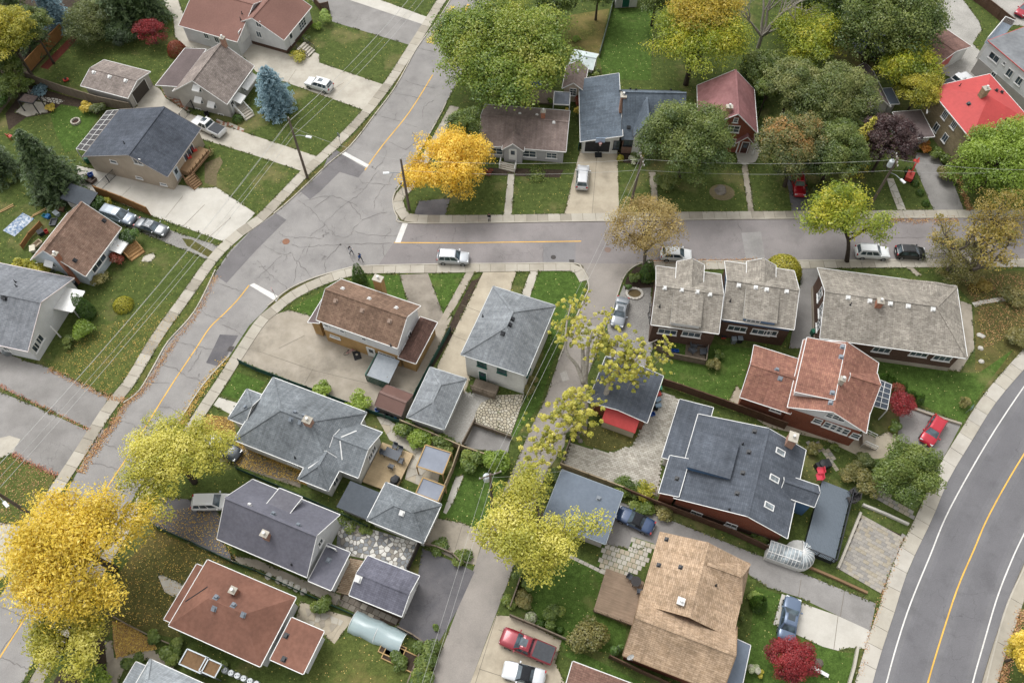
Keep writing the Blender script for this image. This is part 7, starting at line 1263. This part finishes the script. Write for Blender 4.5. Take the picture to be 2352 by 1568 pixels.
chair('red chair on the front deck of the navy roofed house',(456,362),rad(30),REDP,1.0,'red front deck chairs');chair('red chair on the front deck of the navy roofed house',(444,378),rad(30),REDP,1.0,'red front deck chairs');chair('red garden chair beside the shaggy spruce',(26,318),rad(60),REDP)
def boxthing(name,label,cat,px,size,m,rz=0.0,lid=None,z=0.0):
 t=thing(name,label,cat,px,rz,0);t.location.z=z;mb=MB();sx,sy,sz=size;v=[(-sx*.42,-sy*.42,0),(sx*.42,-sy*.42,0),(sx*.42,sy*.42,0),(-sx*.42,sy*.42,0),(-sx/2,-sy/2,sz),(sx/2,-sy/2,sz),(sx/2,sy/2,sz),(-sx/2,sy/2,sz)]
 mb.add(v,[(3,2,1,0),(0,1,5,4),(1,2,6,5),(2,3,7,6),(3,0,4,7)]);k=.84;w_=[(x*k,y*k,sz if i>3 else .06)for i,(x,y,_)in enumerate(v)];mb.add(w_,[(0,1,2,3),(0,4,5,1),(1,5,6,2),(2,6,7,3),(3,7,4,0)]);o=len(mb.v)-16
 for i in range(4):mb.f.append([o+4+i,o+4+(i+1)%4,o+12+(i+1)%4,o+12+i]);mb.m.append(0)
 mb.build('bin_body',m,t,uv=False)
 if lid:mb=MB();mb.box((0,0,sz+.03),(sx*1.04,sy*1.04,.06));mb.box((-sx*.5,0,sz),(.05,sy*.8,.08));mb.build('lid',lid,t,uv=False)
 return t
BLU=plain('plastic_blue','#2456a8',.5);GRP=plain('plastic_green','#1f6a52',.5);GRY=plain('plastic_grey','#7d858c',.5);BLK=plain('plastic_black','#242629',.6);LBL=plain('plastic_light_blue','#8fa8bc',.5)
boxthing('recycling_bin','open blue bin on the green turf of the small deck','bin',(1543,812),(.5,.4,.4),BLU,0,None,.5);boxthing('recycling_bin','second open blue bin on the green turf of the small deck','bin',(1552,813),(.5,.4,.4),BLU,.1,None,.5)
boxthing('garden_bin','green lidded bin beside the dark garage wall','bin',(1513,897),(.55,.55,.8),GRP,0,GRP);boxthing('storage_bin','red plastic bin beside the dark garage wall','bin',(1510,908),(.7,.5,.5),REDP,.3,REDP);boxthing('storage_bin','pale blue tub beside the dark garage wall','bin',(1510,921),(.7,.5,.45),LBL,.5,LBL);boxthing('storage_bin','second pale blue tub at the courtyard edge','bin',(1511,934),(.7,.45,.45),LBL,.2,LBL);boxthing('storage_bin','black tub at the garage corner','bin',(1505,940),(.5,.5,.4),BLK);boxthing('recycling_bin','blue crate full of cans at the garage corner','bin',(1498,953),(.6,.45,.4),BLU,.3)
boxthing('wheeled_bin','dark bin beside the shingled house back door','bin',(1683,786),(.6,.6,.9),GRY,0,GRY);boxthing('wheeled_bin','grey bin beside the blue banded house','bin',(1697,785),(.6,.6,.9),BLK,0,GRY);boxthing('storage_bin','red bin by the blue banded house wall','bin',(1661,775),(.6,.5,.4),REDP,0,BLK);boxthing('storage_bin','blue bin behind the brown garden shed','bin',(868,944),(.6,.5,.5),BLU,.4);boxthing('storage_bin','bright blue tub behind the brown garden shed','bin',(910,957),(.5,.7,.5),plain('plastic_sky','#2a84c4',.5),.4,None);boxthing('storage_bin','black sack tub behind the brown garden shed','bin',(890,950),(.7,.6,.6),BLK,.4,BLK);boxthing('storage_bin','second black sack tub behind the brown garden shed','bin',(900,954),(.7,.6,.6),BLK,.5,BLK)
boxthing('planter','green hose box beside the side porch path','planter',(1839,980),(.6,.5,.5),GRP,.3,GRP);boxthing('planter','orange tub beside the brick house wall','planter',(1832,976),(.5,.5,.4),plain('plastic_orange','#d2692e',.5),.3);boxthing('cart','garden trailer loaded with blue bin beside the spruce','cart',(209,415),(1.8,1.1,.6),plain('cart_brown','#5a4a40',.7),dirang((200,410),(220,420)));boxthing('recycling_bin','blue recycling box on the garden trailer','bin',(213,408),(.7,.6,.5),BLU,.4,None,.35);boxthing('wheeled_bin','green bin beside the glazed porch','bin',(204,373),(.6,.6,.9),GRP,.3,GRP);boxthing('wheeled_bin','green wheeled bin in the narrow asphalt drive','bin',(1866,768),(.7,.6,.9),GRP,.2,GRP);boxthing('planter','black planter tub beside the white pickup','planter',(476,265),(.7,.7,.5),BLK,.4)
boxthing('storage_bin','grey air unit behind the white porch house','air unit',(22,812),(.9,.8,.8),GREYM,.4,GREYM);boxthing('water_butt','dark barrel below the brick chimney','barrel',(174,655),(.7,.7,.9),BLK,0,GRY)
for k in range(7):
 p=P(521+14.5*k,1541+6.2*k);t=empty('drum',p);tag(t,'white plastic drum in a row beside the pale blue roof','drum','row of white drums');mb=MB();mb.lathe((0,0,0),[(.27,0),(.29,.06),(.29,.82),(.27,.88)],16);mb.build('drum_body',plain('drum_white','#d5d9dc',.4),t,uv=False);mb=MB();mb.lathe((.12,0,.88),[(.06,0),(.06,.03)],8);mb.lathe((-.12,0,.88),[(.06,0),(.06,.03)],8);mb.build('bung',plain('bung_dark','#5c6870',.5),t,uv=False)
t=thing('fire_pit','round concrete ring fire pit on the oval lawn','fire pit',(175,281));mb=MB()
for k in range(12):a=k*math.pi/6;mb.box((.62*math.cos(a),.62*math.sin(a),.17),(.2,.3,.34),0,a)
mb.build('ring',CON,t,uv=False);mb=MB();mb.prism([V((.5*math.cos(q*.45),.5*math.sin(q*.45),0))for q in range(14)],.0,.06);mb.build('ash',mat('fire_ash','#5a3c30','#3a2c28',5),t,uv=False)
t=thing('fire_pit','stone ringed planting well in the gravel space','planter',(1457,675));mb=MB()
for k in range(14):a=k*math.pi/7;mb.box((1.0*math.cos(a),.8*math.sin(a),.1),(.3,.4,.2),0,a)
mb.build('ring',CONW,t,uv=False);mb=MB();mb.prism([V((.85*math.cos(q*.45),.65*math.sin(q*.45),0))for q in range(14)],.0,.09);mb.build('soil',mat('brown_moss','#5e5034','#6a5a3c',5),t,uv=False)
def boulder(label,px,r,m=None,sq=.6,group=None):
 bm=bmesh.new();bmesh.ops.create_icosphere(bm,subdivisions=2,radius=r)
 for v_ in bm.verts:v_.co*=R.uniform(.82,1.12);v_.co.z=max(v_.co.z*sq,-.1)
 me=bpy.data.meshes.new('boulder');bm.to_mesh(me);bm.free();me.materials.append(m or mat('boulder_stone','#8c857c','#736c64',3));o=obj('boulder',me);o.location=P(*px);tag(o,label,'boulder',group)
boulder('grey boulder in the mulched ring on the front lawn',(1655,438),.9);tag(disc('mulch_ring',(1658,442),1.5,.02,mat('mulch_tan','#857a5c','#75694c',5),None,20,1.2),'round tan mulch ring on the front lawn',kind='structure')
for x,y in[(1330,992),(1326,1003),(1333,1012),(1322,998)]:boulder('pale garden rock at the courtyard grass edge',(x,y),.3,None,.7,'rocks at the courtyard edge')
for x,y in[(2256,772),(2252,800),(2254,830),(2250,770)]:boulder('pale rock along the side yard edge',(x,y),.35,CONW,.7,'rocks along the side yard')
for k,(x,y)in enumerate([(616,1322),(641,1331),(655,1337),(668,1343),(682,1350),(697,1358)]):boulder('flat white edging stone along the grey house walk',(x,y),.42,CONW,.4,'white edging stones')
t=thing('parasol','closed blue parasol over a patio set behind the ranch house','parasol',(1231,213),0,.3);mb=MB();mb.tube([(0,0,0),(0,0,2.3)],.03,6);mb.build('pole',GREYM,t,uv=False);mb=MB();n=8;mb.add([(0,0,2.4)]+[(1.0*math.cos(k*math.pi/4),.9*math.sin(k*math.pi/4),1.7+.1*(k%2))for k in range(8)],[(0,1+k,1+(k+1)%8)for k in range(8)]);mb.build('cloth',plain('parasol_blue','#1f4cc0',.7),t,uv=False)
t=thing('barbecue','black covered barbecue on the pale garden deck','barbecue',(908,1108),rad(60),.5);mb=MB();mb.box((0,0,.45),(1.2,.6,.9));mb.build('cover',BLK,t,uv=False);mb=MB();mb.lathe((0,0,.9),[(.5,0),(.42,.18),(.1,.26)],10);mb.build('lid',BLK,t,uv=False)
t=thing('barbecue','black covered barbecue beside the dark grey deck','barbecue',(1887,1072),rad(20),0);mb=MB();mb.box((0,0,.45),(1.7,.9,.9));mb.build('cover',BLK,t,uv=False);mb=MB();mb.lathe((0,0,.9),[(.6,0),(.5,.2),(.1,.3)],10);mb.build('lid',BLK,t,uv=False)
t=thing('basketball_hoop','portable basketball hoop before the dark garage door','basketball hoop',(1374,356),rad(0));mb=MB();mb.box((0,0,.12),(1.0,1.1,.24));mb.build('base',BLK,t,uv=False);mb=MB();mb.tube([(0,.2,.2),(0,.1,2.0),(0,-.3,3.2)],.06,8);mb.build('pole',DARK,t,uv=False);mb=MB();mb.box((0,-.35,3.3),(1.35,.05,.9));bb=mb.build('backboard',plain('backboard_blue','#a8bcd6',.3),t,uv=False);mb=MB();mb.tube([(.23*math.cos(k*math.pi/8),-.62+.23*math.sin(k*math.pi/8),3.0)for k in range(17)],.02,5);mb.build('rim',REDP,bb,uv=False);mb=MB();mb.lathe((0,-.62,2.5),[(.13,0),(.22,.48)],10);mb.build('net',plain('net_white','#c8b4b0',.8),bb,uv=False)
t=thing('lawn_mower','red lawn mower on the upper left lawn','lawn mower',(153,186),rad(30));mb=MB();mb.box((0,0,.22),(.8,.55,.24));mb.build('body',REDP,t,uv=False);mb=MB();mb.lathe((0,0,.34),[(.2,0),(.18,.18)],10);mb.build('engine',BLK,t,uv=False)
mb=MB()
for sy in(-.22,.22):mb.tube([(-.4,sy,.3),(-1.0,sy,.95)],.02,5)
mb.tube([(-1.0,-.22,.95),(-1.0,.22,.95)],.02,5);mb.build('handle',BLK,t,uv=False)
for sx in(-.3,.3):
 for sy in(-.3,.3):mb=MB();mb.tube([(sx,sy-.03,.1),(sx,sy+.03,.1)],.1,10);mb.build('wheel',BLK,t,uv=False)
def dish(label,px,z,face):
 t=thing('satellite_dish',label,'satellite dish',px,0,z);mb=MB();M=Matrix.Rotation(rad(face),4,'Z')@Matrix.Rotation(rad(55),4,'X');n=14;vv=[(0,0,-.1)]+[(.38*math.cos(2*math.pi*k/n),.32*math.sin(2*math.pi*k/n),.02)for k in range(n)];mb.add(vv,[(0,1+k,1+(k+1)%n)for k in range(n)],0,M);mb.build('reflector',WHITE,t,uv=False);mb=MB();mb.tube([(0,0,-.6),(0,0,-.1),M@V((0,-.1,.4))],.025,5);mb.build('arm',GREYM,t,uv=False)
dish('white satellite dish on the ranch house corner',(1297,310),3.3,150);dish('white satellite dish on the tan house eave',(1448,1508),4.2,20);dish('white satellite dish on the stone house wall',(2129,256),5.0,60)
t=thing('rug','blue and white patterned rug drying on the grass','rug',(43,516),dirang((25,527),(55,500)),.0);mb=MB();mb.box((0,0,.03),(3.6,2.2,.02));mb.build('rug_cloth',mat('rug_pattern','#3f6f9c','#d5d8da',2.4,.9,.1,1.2,.3),t,uv=False)
t=thing('greenhouse','clear plastic sheet tunnel over garden beds','greenhouse',(868,1452),dirang((835,1430),(925,1470)));mb=MB();nn=8;vv=[]
for i in range(9):
 for j in range(nn+1):a=math.pi*j/nn;vv.append((-2.9+5.8*i/8,1.15*math.cos(a)*(1+.06*math.sin(i*2.1)),.9*math.sin(a)*(1+.08*math.sin(i*1.3+j))))
mb.add(vv,[(i*(nn+1)+j,(i+1)*(nn+1)+j,(i+1)*(nn+1)+j+1,i*(nn+1)+j+1)for i in range(8)for j in range(nn)])
pm=NT('plastic_film');pm.fin(lin('#b9ccd0'),.25,.6);pm.set(pm.b,'Alpha',.72);mb.build('film',pm.m,t,smooth=True,uv=False)
for i in(0,4,8):mb=MB();mb.tube([(-2.9+5.8*i/8,1.16*math.cos(math.pi*j/8),.92*math.sin(math.pi*j/8))for j in range(9)],.03,5);mb.build('hoop',WHITE,t,uv=False)
for lb,px,L,W,an in[('timber framed vegetable bed beside the tunnel',(902,1492),2.6,1.4,((880,1482),(930,1505))),('long timber framed vegetable bed',(920,1510),3.6,1.6,((895,1498),(945,1522)))]:
 t=thing('raised_bed',lb,'raised bed',px,dirang(*an));mb=MB()
 for sy in(-1,1):mb.box((0,sy*W/2,.15),(L,.1,.3))
 for sx in(-1,1):mb.box((sx*(L/2-.05),0,.15),(.1,W-.1,.296))
 mb.build('timber_frame',YELW,t,uv=False);mb=MB();mb.box((0,0,.1),(L-.2,W-.1,.2));mb.build('soil',SOIL,t,uv=False)
t=thing('pool','covered pool with deep blue tarpaulin under the dark tree','pool',(2000,105),rad(-40));mb=MB();mb.lathe((0,0,0),[(3.0,0),(3.0,1.0),(2.9,1.05)],24);mb.build('pool_wall',GRY,t,uv=False);mb=MB();mb.lathe((0,0,1.0),[(2.95,.0),(1.5,.12),(.2,.05)],24);mb.build('tarpaulin',mat('tarp_blue','#1c2f8c','#14246c',1.5,.6,.3),t,uv=False)
t=thing('turf_mat','green artificial turf square on the small deck','mat',(1556,798),dirang((1545,815),(1570,819)),.52);mb=MB();mb.box((0,0,.01),(2.0,2.4,.02));mb.build('turf',GRASSB,t,uv=False)
cs=House('conservatory','white ribbed glass conservatory with rounded end','conservatory',(1764,1250),(1852,1280),1.0);cs.root['category']='conservatory'
A=cs.l(1770,1250,1.2);B=cs.l(1838,1258,2.0);wid=2.6;mb=MB();gl=MB();n=9;p0=cs.l(1772,1240,2.2);p1=cs.l(1846,1262,2.2);x0,x1=p0.x,p1.x;yb=p0.y
def prof(t_):a=t_*math.pi/2;return(yb-1.55*math.sin(a),0.9+1.2*math.cos(a))
for i in range(n+1):
 x=x0+(x1-x0)*i/n;mb.tube([(x,)+prof(k/6)for k in range(7)],.04,5)
for k in(0,3,6):mb.tube([(x0,)+prof(k/6),(x1,)+prof(k/6)],.05,5)
for i in range(11):
 a=-math.pi/2+math.pi*i/10;mb.tube([(x1+1.55*math.sin(t_*math.pi/12)*math.cos(a),yb+1.55*math.sin(t_*math.pi/12)*math.sin(a),0.9+1.2*math.cos(t_*math.pi/12))for t_ in range(7)],.04,5)
cs.part('frame',mb,WHITE);cgl=glass('conservatory_glass',(.16,.18,.19),.12)
for i in range(n):
 g=MB();xa,xb=x0+(x1-x0)*i/n+.03,x0+(x1-x0)*(i+1)/n-.03;g.add([(xx,)+prof(k/6)for xx in(xa,xb)for k in range(7)],[(k,k+1,8+k,7+k)for k in range(6)]);cs.part('pane',g,cgl)
for i in range(10):
 g=MB();vv=[(x1+1.53*math.sin(t_*math.pi/12)*math.cos(a),yb+1.53*math.sin(t_*math.pi/12)*math.sin(a),0.9+1.18*math.cos(t_*math.pi/12))for a in(-math.pi/2+math.pi*(i+.08)/10,-math.pi/2+math.pi*(i+.92)/10)for t_ in range(7)];g.add(vv,[(k,k+1,8+k,7+k)for k in range(6)]);cs.part('pane',g,cgl)
mb=MB();mb.box(((x0+x1)/2,yb-.78,.45),(x1-x0,1.6,.9));mb.lathe((x1,yb,0),[(1.6,0),(1.6,.9)],20);cs.part('base_wall',mb,WSTU)
def bicycle(label,px,rz,col,group=None):
 t=thing('bicycle',label,'bicycle',px,rz,0,group);fm=plain('bike_'+col.strip('#'),col,.4)
 for x in(-.52,.52):
  mb=MB();mb.tube([(x+.33*math.cos(k*math.pi/8),0,.34+.33*math.sin(k*math.pi/8))for k in range(17)],.025,5);mb.build('wheel',TYRE,t,uv=False)
 mb=MB()
 for a,b in(((-.52,.34),(-.15,.85)),((-.52,.34),(0,.32)),((0,.32),(-.15,.85)),((0,.32),(.4,.82)),((-.15,.8),(.4,.85)),((.4,.95),(.52,.34))):mb.tube([(a[0],0,a[1]),(b[0],0,b[1])],.02,5)
 mb.build('frame',fm,t,uv=False);mb=MB();mb.tube([(.36,-.28,1.0),(.4,0,.96),(.36,.28,1.0)],.018,5);mb.build('handlebar',DARK,t,uv=False);mb=MB();mb.box((-.18,0,.9),(.26,.13,.06));mb.build('saddle',BLACK,t,uv=False)
bicycle('dark bicycle leaning by the shingled house wall',(1491,712),rad(80),'#2a2c30');bicycle('grey bicycle beside the gravel car space',(1490,735),rad(95),'#7d8084');bicycle('pink child bicycle by the yellow brick wall',(806,812),rad(20),'#d07a84');bicycle('dark bicycle by the white house path',(486,100),rad(20),'#2a2c30')
def person(label,foot,face,shirt,trousers,hair='#2c221c',stride=.0,arms='down',extra=None,H=1.74,hat=None):
 b=P(*foot);root=empty('person',b,rad(face));tag(root,label,'person');k=H/1.74
 J=dict(pel=(0,0,.95),wai=(0,0,1.12),che=(.01,0,1.33),nec=(.0,0,1.47),hd=(.03,0,1.56),top=(.03,0,1.72),hl=(0,.1,.9),hr=(0,-.1,.9),kl=(stride*.45+.03,.1,.5),kr=(-stride*.3+.03,-.1,.5),fl=(stride*.55,.1,.08),fr=(-stride*.8,-.1,.1+stride*.1),tl=(stride*.55+.17,.11,.04),tr=(-stride*.8+.15,-.11,.05),sl=(0,.18,1.40),sr=(0,-.18,1.40))
 if arms=='front':J.update(el=(.08,.24,1.15),er=(.08,-.24,1.15),wl=(.3,.08,1.18),wr=(.3,-.08,1.18))
 elif arms=='up':J.update(el=(.12,.25,1.16),er=(.12,-.25,1.16),wl=(.33,.12,1.25),wr=(.2,-.2,.95))
 else:J.update(el=(-stride*.2,.25,1.14),er=(stride*.2,-.25,1.14),wl=(-stride*.15+.06,.27,.9),wr=(stride*.35+.06,-.27,.92))
 rd=dict(pel=(.15,.13),wai=(.14,.11),che=(.17,.12),nec=(.06,.06),hd=(.09,.085),top=(.075,.07),hl=(.09,.09),hr=(.09,.09),kl=(.062,.062),kr=(.062,.062),fl=(.045,.045),fr=(.045,.045),tl=(.045,.035),tr=(.045,.035),sl=(.07,.07),sr=(.07,.07),el=(.05,.05),er=(.05,.05),wl=(.035,.035),wr=(.035,.035))
 E_=[('pel','wai'),('wai','che'),('che','nec'),('nec','hd'),('hd','top'),('pel','hl'),('pel','hr'),('hl','kl'),('hr','kr'),('kl','fl'),('kr','fr'),('fl','tl'),('fr','tr'),('che','sl'),('che','sr'),('sl','el'),('sr','er'),('el','wl'),('er','wr')]
 for sd_ in('l','r'):
  w0=V(J['w'+sd_]);dr=(w0-V(J['e'+sd_])).normalized();sg=1 if sd_=='l' else-1;J['p'+sd_]=tuple(w0+dr*.07);rd['p'+sd_]=(.038,.02);E_.append(('w'+sd_,'p'+sd_))
  for q in range(4):J['f%d%s'%(q,sd_)]=tuple(V(J['p'+sd_])+dr*(.075+.012*(q in(1,2)))+V((0,0,.022*(q-1.5)))+V((0,-sg*.02,0)));rd['f%d%s'%(q,sd_)]=(.009,.009);E_.append(('p'+sd_,'f%d%s'%(q,sd_)))
  J['th'+sd_]=tuple(w0+dr*.06+V((.03,-sg*.04,.03)));rd['th'+sd_]=(.01,.01);E_.append(('w'+sd_,'th'+sd_))
 nm=list(J);me=bpy.data.meshes.new('body');me.from_pydata([V(J[q])*k for q in nm],[(nm.index(a),nm.index(b_))for a,b_ in E_],[]);o=obj('body',me,root);md=o.modifiers.new('skin','SKIN');me.skin_vertices[0].data[0].use_root=True
 for i,q in enumerate(nm):me.skin_vertices[0].data[i].radius=(rd[q][0]*k,rd[q][1]*k);me.skin_vertices[0].data[i].use_root=q=='pel'
 o.modifiers.new('sub','SUBSURF').levels=1;dg=bpy.context.evaluated_depsgraph_get();m2=bpy.data.meshes.new_from_object(o.evaluated_get(dg));o.modifiers.clear();o.data=m2
 skin=plain('skin_tone','#c79a80',.6);m2.materials.clear()
 for m in(plain('cloth_'+shirt.strip('#'),shirt,.9),plain('cloth_'+trousers.strip('#'),trousers,.9),skin,plain('shoe_dark','#26262a',.7)):m2.materials.append(m)
 mi=[]
 for p in m2.polygons:
  z=p.center.z/k;y=abs(p.center.y);mi.append(3 if z<.09 else 1 if(z<.97 and y<.21)else 2 if z>1.46 or(p.center-V(J['pl'])*k).length<.13 or(p.center-V(J['pr'])*k).length<.13 else 0)
 m2.polygons.foreach_set('material_index',mi);m2.polygons.foreach_set('use_smooth',[True]*len(mi))
 bm=bmesh.new();bmesh.ops.create_uvsphere(bm,u_segments=12,v_segments=8,radius=.115*k)
 for v_ in bm.verts:v_.co.x=v_.co.x*1.0-.015-(.02 if v_.co.z<0 else 0);v_.co.z=max(v_.co.z,-.07)
 hm=bpy.data.meshes.new('hair');bm.to_mesh(hm);bm.free();hm.transform(Matrix.Translation((.02*k,0,1.64*k)));hm.materials.append(plain('hair_'+(hat or hair).strip('#'),hat or hair,.8));obj('hat' if hat else 'hair',hm,root)
 mb=MB();mb.box((.125*k,0,1.585*k),(.03,.025,.05));mb.box((.112*k,.035,1.615*k),(.012,.022,.012),1);mb.box((.112*k,-.035,1.615*k),(.012,.022,.012),1);mb.box((.112*k,0,1.535*k),(.012,.045,.012),2)
 for sg in(-1,1):mb.box((.03*k,sg*.092*k,1.59*k),(.04,.02,.06))
 mb.build('face',[skin,DARK,plain('lip','#9c5a50',.6)],root,uv=False)
 if extra=='backpack':mb=MB();mb.box((-.2,0,1.25),(.16,.28,.42));mb.box((-.29,0,1.18),(.05,.2,.22));mb.build('backpack',BLK,root,uv=False)
 return root
person('person in black clothes standing on the pavement holding a controller',(1124,509),-100,'#1c1c20','#18181c',stride=0,arms='front',hat='#141416')
t=thing('controller','white hand held controller held by the person in black','controller',(1124,509),rad(-100));t.location.z=1.18;mb=MB();mb.box((.36,0,.02),(.14,.24,.05));mb.build('case',WHITE,t,uv=False);mb=MB();mb.box((.40,0,.06),(.02,.2,.1));mb.build('screen',BLK,t,uv=False)
person('person in pale grey top with black backpack crossing the intersection',(808,584),-30,'#c9ccd2','#2c3a50',stride=.35,arms='up',extra='backpack');person('person in blue jacket and dark trousers crossing the intersection',(829,600),-40,'#2f5590','#20242c',stride=.45)
t=thing('game_mat','small black board game mat on the stained concrete','mat',(820,816),rad(20));mb=MB();mb.box((0,0,.05),(.9,1.3,.06));mb.build('mat_board',BLK,t,uv=False);mb=MB();mb.lathe((0,.1,.08),[(.16,0),(.12,.04)],12);mb.build('mat_ring',CON,t,uv=False)
for lb,px,rz,L in[('long pale lumber plank on the left lawn',(8,485),rad(40),3.0),('second lumber plank on the left lawn',(95,488),rad(40),3.0)]:
 t=thing('plank',lb,'plank',px,rz);mb=MB();mb.box((0,0,.08),(L,.14,.06));mb.box((.2,.2,.14),(L*.9,.14,.05),0,.05);mb.build('board',YELW,t,uv=False)
t=thing('bench','white wooden bench on the lower front lawn','bench',(1880,1542),rad(-30));mb=MB();mb.box((0,0,.42),(1.8,.35,.05));mb.build('seat',WHITE,t,uv=False)
for sx in(-.75,.75):mb=MB();mb.box((sx,0,.2),(.08,.32,.4));mb.build('leg',WHITE,t,uv=False)
boulder('grey tree stump on the lower front lawn',(1908-28,1523-2),.5,BARK,.5)
t=thing('boom_lift','red folded boom lift parked beside the purple plum tree','boom lift',(2086,410),rad(60));mb=MB();mb.box((0,0,.5),(1.6,1.0,.6));mb.build('chassis',REDP,t,uv=False);mb=MB();mb.tube([(0,0,.8),(.7,.1,2.0),(1.7,0,2.6)],[.13,.11,.09],6);mb.tube([(1.7,0,2.6),(2.0,.1,1.8)],.08,6);mb.build('boom',REDP,t,uv=False);mb=MB();mb.box((2.1,.1,1.6),(.6,.8,.12));mb.build('platform',REDP,t,uv=False)
for sx in(-.55,.55):
 for sy in(-.55,.55):mb=MB();mb.tube([(sx,sy-.1,.3),(sx,sy+.1,.3)],.3,12);mb.build('wheel',TYRE,t,uv=False)
for k,(cn,cl,x,y,sx,sy,sz)in enumerate([('white','#d9d9d6',82,628-14,.9,.6,.5),('black','#222326',97,614-76,.8,.8,.6),('pale tan','#b7a58c',88,592-30,1.2,.8,.4),('blue','#2a6aa0',112,500,.7,.5,.4),('dark grey','#55585c',124,512,1.3,.9,.3),('cream','#cfc8b4',78,575,1.0,.7,.5),('red','#b5382e',108,534,.6,.5,.4),('silver','#a8b0b6',132,494,.9,.6,.5),('teal','#2c8a94',104,498,.5,.5,.4),('brown','#6a4f3c',142,484,1.0,.7,.4)]):
 boxthing('junk_box',cn+' box in the clutter heap behind the small white house','box',(x,y),(sx,sy,sz),plain('junk_'+cl.strip('#'),cl,.7),.4+k*.3,plain('junk_'+cl.strip('#'),cl,.7)if k%2 else None)
fence('low lumber fence around the clutter behind the small white house',[(54,572),(72,545),(98,518)],.9,CEDW,2.0,'slat')
